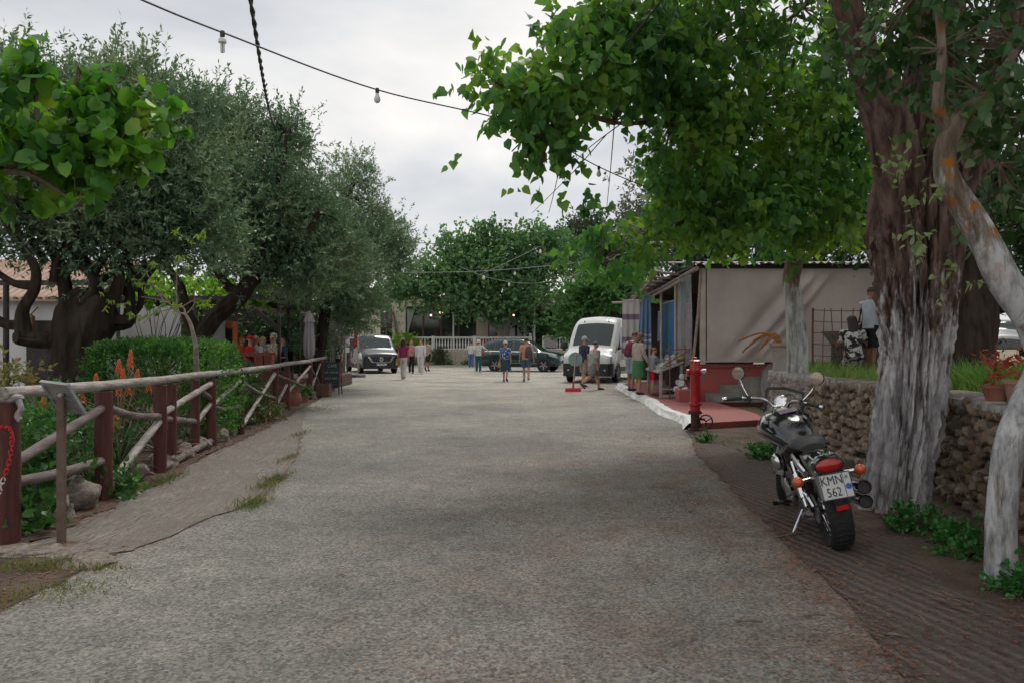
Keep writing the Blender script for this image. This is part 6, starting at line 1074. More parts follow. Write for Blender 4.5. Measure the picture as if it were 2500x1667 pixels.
def mirror(parent, x, y, z, w=0.16, h=0.24, d=0.12):
    sx = 1 if x > 0 else -1; mb = MB(); mb.ball((x, y, z), (w * 0.6, d * 0.6, h * 0.55), 10, 7); mb.bar((x - sx * w * 0.9, y, z - h * 0.2), (x, y, z - h * 0.2), 0.05, 0.05); mb.build('door_mirror', M_BLKPL, parent, smooth=True)

# ---- dark people carrier, facing the camera, sliding door open
M_VAN = mat('dark_blue_black_paint', (0.008, 0.010, 0.017), (0.010, 0.012, 0.02), 0.3, 0.0, scale=2, coat=0.35)
v1 = thing('dark_van', 'dark blue minibus parked facing the camera with its side door open', 'van', tuple(P(905, 836, 42.3))[:2] + (0,), R(180 + 22))
b = Body([(-2.5, .30, 1.05, 1.86, .86, .92, .78), (-2.4, .25, 1.08, 1.93, .92, .97, .80), (-1.0, .24, 1.08, 1.95, .94, .975, .82), (0.6, .24, 1.07, 1.93, .94, .975, .82), (1.05, .24, 1.06, 1.86, .94, .97, .85), (1.45, .24, 1.06, 1.55, .94, .97, .88), (1.85, .24, 1.05, 1.22, .94, .965, .88), (2.15, .24, 1.0, 1.10, .93, .95, .84), (2.35, .24, .95, 1.02, .92, .92, .80), (2.46, .26, .88, .94, .88, .87, .74), (2.50, .30, .80, .84, .80, .80, .66)], 0.03)
b.build(M_VAN, v1); b.screen('windscreen', 1.07, 1.80, 5.9, M_CARGL, v1)
for sx in (1, -1):
    b.patch('front_side_window', [(0.35, 3.08), (1.62, 3.08), (1.12, 3.9), (0.35, 3.92)], M_CARGL, v1, sx); b.patch('rear_side_window', [(-2.25, 3.08), (-0.95, 3.08), (-0.95, 3.92), (-2.2, 3.9)], M_CARGL, v1, sx)
    b.patch('headlight', [(1.95, 2.55), (2.40, 2.35), (2.28, 3.1), (1.75, 3.2)], M_LAMP, v1, sx, 0.012)
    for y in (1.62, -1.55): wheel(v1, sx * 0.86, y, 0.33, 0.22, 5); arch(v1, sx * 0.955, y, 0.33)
    mirror(v1, sx * 1.12, 1.25, 1.15)
    mb = MB(); mb.ball((sx * 0.62, 2.50, 0.36), (0.09, 0.03, 0.06), 8, 6); mb.build('fog_lamp', M_LAMP, v1, smooth=True)
b.patch('side_window', [(-0.85, 3.08), (0.25, 3.08), (0.25, 3.92), (-0.85, 3.92)], M_CARGL, v1, -1)
mb = MB(); mb.box((0.97, -0.3, 1.05), (0.03, 1.1, 1.42)); mb.build('door_opening', mat('dark_interior', (0.012, 0.012, 0.013), (0.03, 0.03, 0.03), 0.9, scale=3), v1)
mb = MB(); mb.box((1.07, -1.55, 1.08), (0.04, 1.12, 1.4)); sd_ = mb.build('sliding_door', M_VAN, v1); mb = MB(); mb.box((1.093, -1.55, 1.45), (0.01, 0.95, 0.52)); mb.build('pane', M_CARGL, sd_)
mb = MB(); mb.box((0.93, -0.15, 0.85), (0.12, 0.45, 0.5)); mb.build('seat', mat('grey_seat_cloth', (0.2, 0.19, 0.19), (0.12, 0.12, 0.12), 0.9, scale=8), v1)
mb = MB(); mb.prism([(-.55, 2.515, .60), (.55, 2.515, .60), (.66, 2.50, .84), (-.66, 2.50, .84)], (0, -.12, 0)); mb.build('grille', M_BLKPL, v1)
for sx in (1, -1): mb = MB(); mb.prism([(sx * .40, 2.525, .58), (sx * .52, 2.525, .58), (sx * .68, 2.50, .86), (sx * .58, 2.50, .86)], (0, .015, 0)); mb.build('chrome_wing', M_CHROME, v1)
mb = MB(); mb.box((0, 2.53, .565), (.9, .02, .035)); mb.build('chrome_strip', M_CHROME, v1)
mb = MB(); mb.tube([(math.cos(a) * .085, 2.535, .72 + math.sin(a) * .085) for a in np.linspace(0, 2 * PI, 21)], .014, 6, cap=False); em = mb.build('emblem', M_CHROME, v1, smooth=True); mb = MB(); mb.box((0, 2.54, .72), (.21, .012, .035)); mb.build('emblem_bar', M_CHROME, em)
mb = MB(); mb.box((0, 2.50, .33), (1.5, .06, .16)); mb.build('lower_intake', M_BLKPL, v1)
plate(v1, (0, 2.54, .46), .52, .11, 'KYB 7280', rz=PI)
# ---- white high-roof van
M_WVAN = mat('white_van_paint', (0.66, 0.67, 0.66), (0.60, 0.61, 0.60), 0.3, scale=1.5, coat=0.7)
v2 = thing('white_van', 'white high roof panel van parked facing the camera beside the stall', 'van', tuple(P(1475, 836, 33.4))[:2] + (0,), R(180 - 20))
b = Body([(-2.9, .34, 1.25, 2.42, .93, .98, .84), (-2.8, .30, 1.28, 2.52, .97, 1.02, .87), (0.3, .30, 1.26, 2.55, .98, 1.02, .86), (0.9, .30, 1.25, 2.50, .98, 1.02, .86), (1.3, .30, 1.24, 2.30, .98, 1.02, .90), (1.75, .30, 1.24, 1.85, .98, 1.01, .93), (2.2, .30, 1.20, 1.36, .98, 1.0, .92), (2.45, .30, 1.14, 1.24, .97, .99, .88), (2.7, .30, 1.06, 1.13, .96, .96, .84), (2.84, .30, 1.0, 1.04, .92, .92, .80), (2.9, .34, .90, .94, .86, .86, .72)], 0.05)
b.build(M_WVAN, v2); b.screen('windscreen', 1.34, 2.14, 5.75, M_CARGL, v2)
mb = MB(); mb.box((0.25, 2.04, 1.475), (.35, .02, .03)); mb.build('paper_on_dash', M_WHITE, v2)
for sx in (1, -1):
    b.patch('side_window', [(0.75, 3.05), (1.95, 3.05), (1.45, 3.75), (0.75, 3.78)], M_CARGL, v2, sx); b.patch('headlight', [(2.35, 2.45), (2.84, 2.3), (2.72, 3.0), (2.25, 3.15)], M_LAMP, v2, sx, 0.012)
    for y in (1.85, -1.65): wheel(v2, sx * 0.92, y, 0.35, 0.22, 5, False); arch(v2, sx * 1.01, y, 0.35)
    mirror(v2, sx * 1.24, 1.7, 1.42, .2, .36, .14)
    b.patch('side_moulding', [(-2.7, 1.1), (2.3, 1.1), (2.3, 1.55), (-2.7, 1.55)], M_BLKPL, v2, sx, 0.008, (10, 1))
    mb = MB(); mb.tube([(sx * .5, 1.25, 2.36), (sx * .5, 1.27, 2.42)], .02, 6); mb.build('washer_nozzle', M_BLKPL, v2)
rings = []
for y, w, z1 in ((2.5, 1.0, .76), (2.72, .99, .76), (2.88, .93, .75), (2.95, .84, .74)): rings.append([(w, y, .26), (w, y, z1), (-w, y, z1), (-w, y, .26)])
mb = MB(); mb.loft(rings); mb.build('bumper', M_BLKPL, v2)
mb = MB(); mb.prism([(-.5, 2.93, .82), (.5, 2.93, .82), (.56, 2.86, .98), (-.56, 2.86, .98)], (0, -.06, 0)); mb.build('grille', M_BLKPL, v2); mb = MB(); mb.ball((0, 2.925, .9), (.11, .02, .05), 12, 6); mb.build('emblem', mat('blue_oval', (.02, .06, .25), rough=.2, coat=.5), v2, smooth=True)
mb = MB(); mb.box((-.35, 2.42, 1.215), (.5, .03, .02)); mb.build('bonnet_vent', M_BLKPL, v2)
plate(v2, (0, 2.97, .55), .52, .11, 'KEX 4019', rz=PI)
for sx in (1, -1): mb = MB(); mb.ball((sx * .72, 2.93, .5), (.07, .03, .05), 8, 6); mb.build('fog_lamp', M_LAMP, v2, smooth=True)
mb = MB(); mb.tube([(-.3, .9, 2.54), (-.32, .75, 2.78)], .008, 5); mb.build('aerial', M_BLKPL, v2)
# ---- dark green SUV, broadside
M_SUV = mat('dark_green_paint', (0.008, 0.035, 0.038), (0.010, 0.04, 0.043), 0.22, 0.3, scale=2, coat=1.0)
v3 = thing('green_suv', 'dark green SUV standing across the road before the balustrade', 'car', tuple(P(1277, 836, 43.6))[:2] + (0,), R(-90 - 18))
b = Body([(-2.3, .45, .78, .82, .70, .72, .60), (-2.26, .36, .92, 1.02, .80, .82, .66), (-2.15, .30, 1.05, 1.36, .86, .88, .66), (-1.8, .28, 1.08, 1.60, .90, .92, .66), (-1.2, .26, 1.08, 1.70, .92, .93, .68), (-0.3, .26, 1.06, 1.74, .92, .93, .69), (0.3, .26, 1.05, 1.67, .92, .93, .68), (0.75, .26, 1.04, 1.45, .92, .92, .68), (1.2, .26, 1.03, 1.13, .92, .92, .74), (1.6, .27, .98, 1.05, .91, .91, .74), (2.0, .29, .92, .98, .88, .88, .72), (2.2, .32, .84, .88, .82, .82, .66), (2.28, .38, .74, .78, .72, .72, .56)], 0.03)
b.build(M_SUV, v3); b.screen('windscreen', 0.38, 1.12, 5.9, M_CARGL, v3); b.screen('rear_window', -2.12, -1.75, 5.9, M_CARGL, v3)
for sx in (1, -1):
    b.patch('front_side_window', [(-0.25, 3.1), (0.98, 3.1), (0.42, 3.92), (-0.25, 3.95)], M_CARGL, v3, sx); b.patch('rear_side_window', [(-1.35, 3.1), (-0.33, 3.1), (-0.33, 3.95), (-1.25, 3.92)], M_CARGL, v3, sx); b.patch('quarter_window', [(-1.95, 3.3), (-1.42, 3.15), (-1.32, 3.9), (-1.75, 3.7)], M_CARGL, v3, sx)
    b.patch('sill_cladding', [(-1.5, 0.6), (1.5, 0.6), (1.5, 1.25), (-1.5, 1.25)], M_BLKPL, v3, sx, 0.01, (10, 1)); b.patch('chrome_window_line', [(-1.9, 2.97), (1.0, 2.97), (1.0, 3.06), (-1.9, 3.06)], M_CHROME, v3, sx, 0.009, (12, 1)); b.patch('sill_trim', [(-1.1, 1.32), (1.1, 1.32), (1.1, 1.42), (-1.1, 1.42)], M_ALLOY, v3, sx, 0.012, (8, 1))
    b.patch('headlight', [(1.75, 2.6), (2.2, 2.5), (2.15, 3.1), (1.6, 3.1)], M_LAMP, v3, sx, 0.012); b.patch('tail_light', [(-2.22, 2.3), (-1.95, 2.5), (-1.95, 2.9), (-2.2, 2.9)], M_REDL, v3, sx, 0.012)
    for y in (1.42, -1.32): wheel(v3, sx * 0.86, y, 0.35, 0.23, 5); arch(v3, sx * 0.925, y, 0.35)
    mirror(v3, sx * 1.05, 0.72, 1.08, .15, .15, .1)
    for y in (-0.05, -1.15): b.patch('door_handle', [(y, 2.6), (y + .2, 2.6), (y + .2, 2.68), (y, 2.68)], M_CHROME, v3, sx, 0.02, (2, 1))
mb = MB(); mb.prism([(-.6, 2.27, .42), (.6, 2.27, .42), (.66, 2.22, .68), (-.66, 2.22, .68)], (0, .03, 0)); mb.build('grille', M_BLKPL, v3); mb = MB(); mb.box((0, 2.31, .40), (1.3, .04, .03)); mb.build('bumper_trim', M_CHROME, v3)
plate(v3, (0, 2.33, .55), .5, .11, 'ZKN 5561', rz=PI)
# ---- distant pickup on the right
v4 = thing('parked_car', 'grey car parked far off beyond the terrace trees', 'car', (20.5, 33.5, 0.98), R(150))
b = Body([(-2.0, .4, .8, .85, .75, .78, .6), (-1.8, .3, .95, 1.2, .84, .86, .64), (-1.2, .28, .96, 1.45, .86, .88, .66), (0.2, .28, .95, 1.46, .86, .88, .66), (0.9, .28, .94, 1.05, .86, .87, .7), (1.7, .3, .82, .88, .82, .82, .66), (2.0, .36, .66, .7, .7, .7, .56)], .03); b.build(mat('dull_grey_paint', (.20, .20, .22), (.16, .16, .18), .35, scale=2), v4); b.screen('windscreen', .3, .85, 5.9, M_CARGL, v4)
for sx in (1, -1):
    b.patch('side_window', [(-1.3, 3.1), (.7, 3.1), (.25, 3.9), (-1.2, 3.9)], M_CARGL, v4, sx)
    for y in (1.25, -1.2): wheel(v4, sx * .8, y, .31, .2, 5)
# ================================================================ people
SKIN = [mat('skin_light', (0.50, 0.27, 0.19), (0.44, 0.22, 0.15), 0.55, scale=5), mat('skin_tan', (0.36, 0.17, 0.11), (0.30, 0.14, 0.09), 0.55, scale=5)]
def cloth(name, c, c2=None, scale=7, **k): return mat('cloth_' + name, c, c2 or tuple(x * 0.72 for x in c), 0.9, scale=scale, bump=0.25, bscale=14, **k)
def ell_ring(c, rx, ry, rz, n=14): return [Vector(c) + Vector((math.cos(2 * PI * k / n) * rx * math.cos(rz) - math.sin(2 * PI * k / n) * ry * math.sin(rz), math.cos(2 * PI * k / n) * rx * math.sin(rz) + math.sin(2 * PI * k / n) * ry * math.cos(rz), 0)) for k in range(n)]
HAIRM = {'dark': mat('hair_dark', (0.018, 0.012, 0.010), (0.04, 0.026, 0.02), 0.6, scale=30), 'brown': mat('hair_brown', (0.09, 0.045, 0.028), (0.15, 0.08, 0.05), 0.6, scale=30), 'red': mat('hair_auburn', (0.24, 0.07, 0.03), (0.34, 0.13, 0.06), 0.6, scale=30), 'blond': mat('hair_blond', (0.34, 0.23, 0.13), (0.45, 0.33, 0.2), 0.6, scale=30), 'grey': mat('hair_grey', (0.3, 0.28, 0.27), (0.42, 0.4, 0.39), 0.6, scale=30)}
M_EYE = mat('eye_dark', (0.02, 0.015, 0.012), rough=0.3); M_LIP = mat('lips', (0.32, 0.10, 0.09), rough=0.5)
def person(label, loc, face, h=1.7, top=None, top_len=1.0, sleeve=0.5, bottom='trousers', bm=None, b_len=1.0, shoe=None, hair='dark', long_hair=0.0, hat=None, bag=None, skin=0, legs=((14, 6), (-14, 12)), arms=((8, 8, 12), (8, -8, 12)), lean=0.0, sit=None, width=1.0, head_turn=0.0, nod=0.0, glasses=False, sock=None, group=None):
    """face: heading in degrees, 0 looks along +y (away), 180 towards the camera. legs: (thigh swing, knee bend) L,R; arms: (out, forward, elbow) L,R"""
    t = thing('person', label, 'person', loc, -R(face), group=group); s = h / 1.75; W = width; sk = SKIN[skin]
    up_leg, lo_leg = 0.43 * s, 0.42 * s; ank = 0.075 * s
    def leg(side, sw, kn):
        hip = Vector((side * 0.085 * s * W, 0, 0)); a = R(sw); k = hip + Vector((0, math.sin(a), -math.cos(a))) * up_leg; a2 = R(sw - kn); f = k + Vector((0, math.sin(a2), -math.cos(a2))) * lo_leg
        pitch = R(min(0, sw - kn) * 0.8 if kn > 20 and not sit else 0); toe = f + Vector((side * 0.015, 0.15 * s * math.cos(pitch), -0.045 * s + 0.15 * s * math.sin(pitch))); return hip, k, f, toe
    L, Rr = leg(-1, *legs[0]), leg(1, *legs[1]); low = min(L[2].z, Rr[2].z); pz = sit if sit is not None else (-low + ank); up = Vector((0, 0, pz))
    L = [p + up for p in L]; Rr = [p + up for p in Rr]; la = R(lean); tq = Matrix.Rotation(-la, 3, 'X')
    def T(x, y, z): return tq @ Vector((x, y, z)) * 1.0 + up
    pel = T(0, 0, 0.03 * s); wa = T(0, 0.0, 0.20 * s); chs = T(0, 0, 0.40 * s); nb = T(0, 0, 0.545 * s); hq = Matrix.Rotation(-la * 0.6 - R(nod), 3, 'X') @ Matrix.Rotation(-R(head_turn), 3, 'Z')
    def Hd(x, y, z): return nb + hq @ (Vector((x, y, z)) * s)
    def arm(side, out, fw, el):
        sh = T(side * 0.175 * s * W, 0, 0.485 * s); o, f = R(out), R(fw); d = tq @ Vector((side * math.sin(o), math.sin(f) * math.cos(o), -math.cos(f) * math.cos(o))); e_ = sh + d * 0.275 * s
        f2 = R(fw + el); d2 = tq @ Vector((side * math.sin(o) * (0.6 if el < 60 else -0.6), math.sin(f2) * math.cos(o), -math.cos(f2) * math.cos(o))).normalized(); w = e_ + d2 * 0.245 * s; return sh, e_, w, d2
    AL, AR = arm(-1, *arms[0]), arm(1, *arms[1])
    V = []; E = []; Rd = []
    def add(p, r, par=None): V.append(tuple(p)); Rd.append(r * s); E.append((par, len(V) - 1)) if par is not None else None; return len(V) - 1
    i0 = add(pel, 0.115 * W); i1 = add(wa, 0.105 * W, i0); i2 = add(chs, 0.115 * W, i1); i3 = add(nb, 0.056, i2)
    h0 = add(Hd(0, 0.015, 0.075), 0.060, i3); h1 = add(Hd(0, 0.02, 0.13), 0.082, h0); h2 = add(Hd(0, 0.008, 0.195), 0.090, h1); h3 = add(Hd(0, 0.0, 0.245), 0.055, h2)
    nz = add(Hd(0, 0.118, 0.125), 0.012, h1)
    for (hp, k, f, toe) in (L, Rr):
        a = add(hp, 0.088 * W, i0); b_ = add(hp.lerp(k, 0.5), 0.078 * W, a); c = add(k, 0.054 * W, b_); d = add(k.lerp(f, 0.35), 0.054 * W, c); e_ = add(f, 0.036, d); add(toe, 0.032, e_)
    for side, (sh, el, w, d2) in ((-1, AL), (1, AR)):
        a = add(sh, 0.056 * W, i2); b_ = add(sh.lerp(el, 0.5), 0.046 * W, a); c = add(el, 0.037, b_); d = add(w, 0.026, c); pm = add(w + d2 * 0.055 * s, 0.030, d)
        sd2 = Vector((side, 0, 0)); fw_ = d2.cross(sd2); fw_ = fw_.normalized() if fw_.length > 0.1 else Vector((0, 1, 0))
        for q, ln in ((-0.03, 0.075), (-0.01, 0.088), (0.01, 0.084), (0.03, 0.066)):
            k1 = add(w + (d2 * 0.10 + fw_ * q) * s, 0.0095, pm); add(w + (d2 * (0.10 + ln * 0.8) + fw_ * q * 1.1 - sd2 * 0.018) * s, 0.008, k1)
        th = add(w + (d2 * 0.055 + fw_ * 0.045) * s, 0.0105, pm); add(w + (d2 * 0.095 + fw_ * 0.062) * s, 0.009, th)
    me = bpy.data.meshes.new('body'); me.from_pydata(V, E, []); body = link('body', me, sk, t)
    md = body.modifiers.new('skin', 'SKIN'); md.use_smooth_shade = True
    for i, sv in enumerate(me.skin_vertices[0].data): sv.radius = (Rd[i], Rd[i]); sv.use_root = (i == 0)
    sb_ = body.modifiers.new('subd', 'SUBSURF'); sb_.levels = 1; sb_.render_levels = 1
    # ---- clothes
    top = top or cloth('white', (0.6, 0.6, 0.58)); bm = bm or cloth('denim', (0.06, 0.10, 0.18))
    def tilt_ring(c, rx, ry): return [c + tq @ Vector((math.cos(2 * PI * k / 16) * rx, math.sin(2 * PI * k / 16) * ry, 0)) for k in range(16)]
    hem = T(0, 0, (0.06 - 0.10 * top_len) * s); sh = MB()
    sh.loft([tilt_ring(hem, 0.175 * s * W, 0.135 * s * W), tilt_ring(T(0, 0, 0.06 * s), 0.172 * s * W, 0.132 * s * W), tilt_ring(wa, 0.158 * s * W, 0.122 * s * W), tilt_ring(chs, 0.182 * s * (W + 1) / 2, 0.132 * s * W), tilt_ring(T(0, -.005 * s, 0.475 * s), 0.178 * s * (W + 1) / 2, 0.108 * s), tilt_ring(T(0, 0, 0.525 * s), 0.115 * s, 0.078 * s), tilt_ring(T(0, 0, 0.548 * s), 0.066 * s, 0.062 * s)])
    for (a, e_, w, d2) in (AL, AR):
        if sleeve <= 0: continue
        pts = [a.lerp(T(0, 0, 0.47 * s), 0.3), a]; rr = [0.066 * s, 0.072 * s * W]
        if sleeve <= 0.5: pts.append(a.lerp(e_, sleeve * 1.8)); rr.append(0.066 * s * W)
        else:
            pts += [e_, e_.lerp(w, (sleeve - 0.5) * 2 * 0.98)]; rr += [0.056 * s, 0.046 * s]
        sh.tube(pts, rr, 10)
    sh.build('top', top, t, smooth=True)
    if bottom in ('trousers', 'shorts'):
        b = MB(); b.loft([tilt_ring(T(0, 0, 0.10 * s), 0.160 * s * W, 0.124 * s * W), [p for p in tilt_ring(T(0, 0, 0.0), 0.172 * s * W, 0.130 * s * W)], [pel + Vector((math.cos(2 * PI * k / 16) * 0.135 * s * W, math.sin(2 * PI * k / 16) * 0.11 * s * W, -0.12 * s)) for k in range(16)] if sit is None else tilt_ring(T(0, 0.02, -0.05 * s), 0.165 * s * W, 0.12 * s * W)])
        for (hp, k, f, toe) in (L, Rr):
            if bottom == 'shorts': pts = [hp + Vector((0, 0, 0.03)), hp.lerp(k, 0.4), hp.lerp(k, 0.3 + 0.65 * b_len)]; rr = [0.096 * s * W, 0.096 * s * W, 0.098 * s * W]
            else: pts = [hp + Vector((0, 0, 0.03)), hp.lerp(k, 0.5), k, k.lerp(f, 0.5), k.lerp(f, 0.98 * b_len)]; rr = [0.098 * s * W, 0.090 * s * W, 0.072 * s * W, 0.066 * s * W, 0.068 * s]
            b.tube(pts, rr, 12)
        b.build('bottoms', bm, t, smooth=True)
    elif bottom == 'skirt':
        kz = min(L[1].z, Rr[1].z) * (2 - b_len) if sit is None else 0.1; cy = (L[1].y + Rr[1].y) / 2; b = MB()
        def wav(c, rx, ry, am): return [Vector(c) + Vector((math.cos(2 * PI * k / 24) * rx * (1 + am * math.cos(k * 2.1)), math.sin(2 * PI * k / 24) * ry * (1 + am * math.cos(k * 2.1)), 0)) for k in range(24)]
        b.loft([wav(T(0, 0, 0.12 * s), 0.155 * s * W, 0.12 * s * W, 0), wav(T(0, 0, -0.02 * s), 0.185 * s * W, 0.145 * s * W, 0), wav((0, cy * 0.5, (kz + pz) / 2), 0.20 * s * W, 0.175 * s * W, 0.03), wav((0, cy * 0.8, kz), 0.215 * s * W, 0.20 * s * W, 0.06)], cap=False); b.build('skirt', bm, t, smooth=True)
    shoe = shoe or cloth('shoe_dark', (0.04, 0.03, 0.03))
    for (hp, k, f, toe) in (L, Rr):
        m_ = MB(); d = (toe - f); d.normalize(); m_.tube([f - Vector((0, d.y, d.z * 0.5)) * 0.055 * s + Vector((0, 0, -0.03 * s)), f + Vector((0, 0, -0.032 * s)), f.lerp(toe, 0.6) + Vector((0, 0, -0.004)), toe + d * 0.05 * s + Vector((0, 0, 0.008 * s))], [0.036 * s, 0.047 * s, 0.046 * s, 0.026 * s], 10, ell=0.85); m_.build('shoe', shoe, t, smooth=True)
        if sock: m_ = MB(); m_.tube([f + Vector((0, 0, -0.02)), f + (k - f).normalized() * 0.13 * s], 0.046 * s, 10); m_.build('sock', sock, t, smooth=True)
    hm = HAIRM[hair]; hr = MB()
    if hair != 'none':
        v = []; n = 14; m7 = 7
        for i in range(m7 + 1):
            th = PI * 0.60 * i / m7
            for k in range(n):
                a = 2 * PI * k / n; front = max(0, math.sin(a)); q = Vector((0.098 * math.sin(th) * math.cos(a), 0.108 * math.sin(th) * math.sin(a) - 0.010, 0.098 * math.cos(th))); q *= (1 + random.uniform(-.02, .02))
                if front > 0.35 and th > PI * 0.30: q.z = max(q.z, 0.048); q.y = min(q.y, 0.085)
                v.append(Hd(q.x, q.y, 0.190 + q.z))
        hr.add(v, [((i + 1) * n + k, (i + 1) * n + (k + 1) % n, i * n + (k + 1) % n, i * n + k) for i in range(m7) for k in range(n)])
        if long_hair > 0:
            rg = []
            for (f_, z, rx, ry, y) in ((0, 0.20, .095, .07, -.04), (0, .12, .098, .06, -.055), (.4, .10, .095, .05, -.07), (1, .10, .06, .035, -.075)): rg.append([Hd(math.cos(2 * PI * k / 12) * rx, y + math.sin(2 * PI * k / 12) * ry, z - f_ * long_hair) for k in range(12)])
            hr.loft(rg)
        hr.build('hair', hm, t, smooth=True)
    for sx in (-1, 1):
        m_ = MB(); m_.ball(Hd(sx * 0.034, 0.093, 0.145), 0.011 * s, 6, 5); m_.build('eye', M_EYE, t); m_ = MB(); m_.ball(Hd(sx * 0.088, 0.0, 0.135), (0.014 * s, 0.024 * s, 0.034 * s), 6, 5); m_.build('ear', sk, t)
    m_ = MB(); m_.ball(Hd(0, 0.088, 0.080), (0.026 * s, 0.010 * s, 0.008 * s), 8, 5); m_.build('mouth', M_LIP, t)
    if glasses:
        m_ = MB()
        for sx in (-1, 1): m_.ball(Hd(sx * 0.036, 0.104, 0.146), (0.030 * s, 0.010 * s, 0.022 * s), 8, 5); m_.bar(Hd(sx * 0.066, 0.10, 0.15), Hd(sx * 0.092, 0.0, 0.15), 0.008)
        m_.build('glasses', M_EYE, t)
    if hat:
        kind, hmat = hat; m_ = MB(); v = []; n = 16
        for i in range(6):
            th = PI * 0.52 * i / 5
            for k in range(n): a = 2 * PI * k / n; v.append(Hd(0.106 * math.sin(th) * math.cos(a), 0.116 * math.sin(th) * math.sin(a) - .006, 0.195 + 0.112 * math.cos(th)))
        m_.add(v, [((i + 1) * n + k, (i + 1) * n + (k + 1) % n, i * n + (k + 1) % n, i * n + k) for i in range(5) for k in range(n)])
        a0, a1 = (R(25), R(155)) if kind == 'cap' else (0, 2 * PI); w0 = 0.1 if kind == 'cap' else 0.075; v = []; K = 16
        for i in range(K + 1):
            a = a0 + (a1 - a0) * i / K; w_ = w0 * (math.sin((a - a0) / (a1 - a0) * PI) if kind == 'cap' else 1.0)
            for rr, dz in ((0, 0.006), (w_, -0.012), (w_, -0.018), (0, -0.004)): v.append(Hd((0.104 + rr) * math.cos(a), (0.114 + rr) * math.sin(a), 0.195 + dz))
        m_.add(v, [(i * 4 + j, i * 4 + (j + 1) % 4, (i + 1) * 4 + (j + 1) % 4, (i + 1) * 4 + j) for i in range(K) for j in range(4)]); m_.build('hat', hmat, t, smooth=True)
    if bag:
        kind, bmat = bag
        if kind in ('backpack', 'sling'):
            bx = 0.0 if kind == 'backpack' else 0.09 * s; m_ = MB(); rg = []
            for (z, rx, ry) in ((0.04, .11, .05), (0.08, .15, .085), (0.25, .15, .09), (0.40, .12, .075), (0.48, .06, .04)): rg.append([T(bx + math.copysign(abs(math.cos(2 * PI * k / 16)) ** .6, math.cos(2 * PI * k / 16)) * rx * s, -0.165 * s + math.sin(2 * PI * k / 16) * ry * s, z * s) for k in range(16)])
            m_.loft(rg); bp = m_.build('backpack', bmat, t, smooth=True)
            for sx in ((-1, 1) if kind == 'backpack' else (1,)):
                m_ = MB(); m_.tube(spline([T(bx + sx * .07 * s, -.12 * s, .44 * s), T(sx * .10 * s, .0, .55 * s), T(sx * .12 * s, .135 * s, .40 * s), T(sx * .15 * s, .08 * s, .15 * s), T(sx * .12 * s, -.12 * s, .08 * s)], 5), 0.018 * s, 6); m_.build('strap', bmat, bp, smooth=True)
        else:
            side = -1; m_ = MB(); c = T(side * 0.25 * s, -0.04, -0.16 * s); rg = []
            for (z, rx, ry) in ((-.16, .06, .10), (-.12, .085, .14), (0.0, .075, .13), (.14, .045, .08)): rg.append([c + Vector((math.cos(2 * PI * k / 14) * rx * s, math.sin(2 * PI * k / 14) * ry * s, z * s)) for k in range(14)])
            m_.loft(rg); bp = m_.build('shoulder_bag', bmat, t, smooth=True); m_ = MB(); m_.tube(spline([c + Vector((0, .05, .13 * s)), T(side * .20 * s, 0.03, .2 * s), T(side * .14 * s, 0, .55 * s), T(side * .21 * s, -.06, .2 * s), c + Vector((0, -.05, .13 * s))], 5), .012, 6); m_.build('strap', bmat, bp, smooth=True)
    return t
C = cloth
def foot(px, py, z=0.0): q = G(px, py, z); return (q.x, q.y, z)
st = 'people walking on the road'
person('woman in crimson top and white trousers walking away beside the dark van', foot(985, 926), 5, 1.72, C('crimson', (.30, .02, .07), (.12, .02, .10)), .3, .25, 'trousers', C('offwhite', (.62, .60, .55)), shoe=C('shoe_pale', (.5, .47, .42)), hair='dark', long_hair=.28, skin=1, bag=('shoulder', C('mustard', (.42, .27, .06))), group=st)
person('woman with long auburn hair, pink top and black trousers walking towards the camera', foot(1004, 911), 175, 1.68, C('pink', (.48, .24, .22)), .6, 1.0, 'trousers', C('black', (.016, .016, .02)), hair='red', long_hair=.34, group=st, arms=((8, 20, 70), (8, -8, 12)))
person('person in an all white tracksuit walking towards the camera', foot(1027, 912), 182, 1.70, C('trackwhite', (.64, .64, .64)), 1.2, 1.0, 'trousers', C('trackwhite', (.64, .64, .64)), shoe=C('shoe_pale', (.5, .47, .42)), hair='brown', group=st, width=1.08)
person('man in beige shirt and black shorts walking away right of the tracksuit', foot(1044, 906), 20, 1.78, C('beige', (.40, .33, .27)), 1.2, .45, 'shorts', C('black', (.016, .016, .02)), hair='dark', skin=1, legs=((24, 10), (-22, 25)), group=st)
person('person in white shirt and long blue trousers facing the flagstone wall', foot(1150, 896), 0, 1.62, C('white', (.6, .6, .58)), .8, .45, 'trousers', C('royal', (.03, .10, .42), (.10, .16, .30)), hair='brown', hat=('cap', C('maroon', (.16, .04, .05))), legs=((3, 2), (-3, 3)), width=1.15, group=st)
person('woman in white shirt, white sun visor and teal trousers reaching for the green car', foot(1168, 909), 165, 1.68, C('white', (.6, .6, .58)), .8, .45, 'trousers', C('teal_denim', (.02, .10, .14)), shoe=C('shoe_pale', (.5, .47, .42)), hair='dark', hat=('brim', C('hatwhite', (.62, .60, .56))), arms=((50, 30, 20), (8, 15, 45)), legs=((4, 2), (-4, 4)), group=st)
person('person in pale shirt and light cap standing behind the green car', (P(1240, 836, 46).x, 46.2, 0), 150, 1.76, C('pale_green', (.44, .48, .44)), 1, .45, 'trousers', C('denim', (.06, .10, .18)), hair='grey', hat=('cap', C('hatgrey', (.45, .47, .45))), legs=((3, 2), (-3, 3)), group=st)
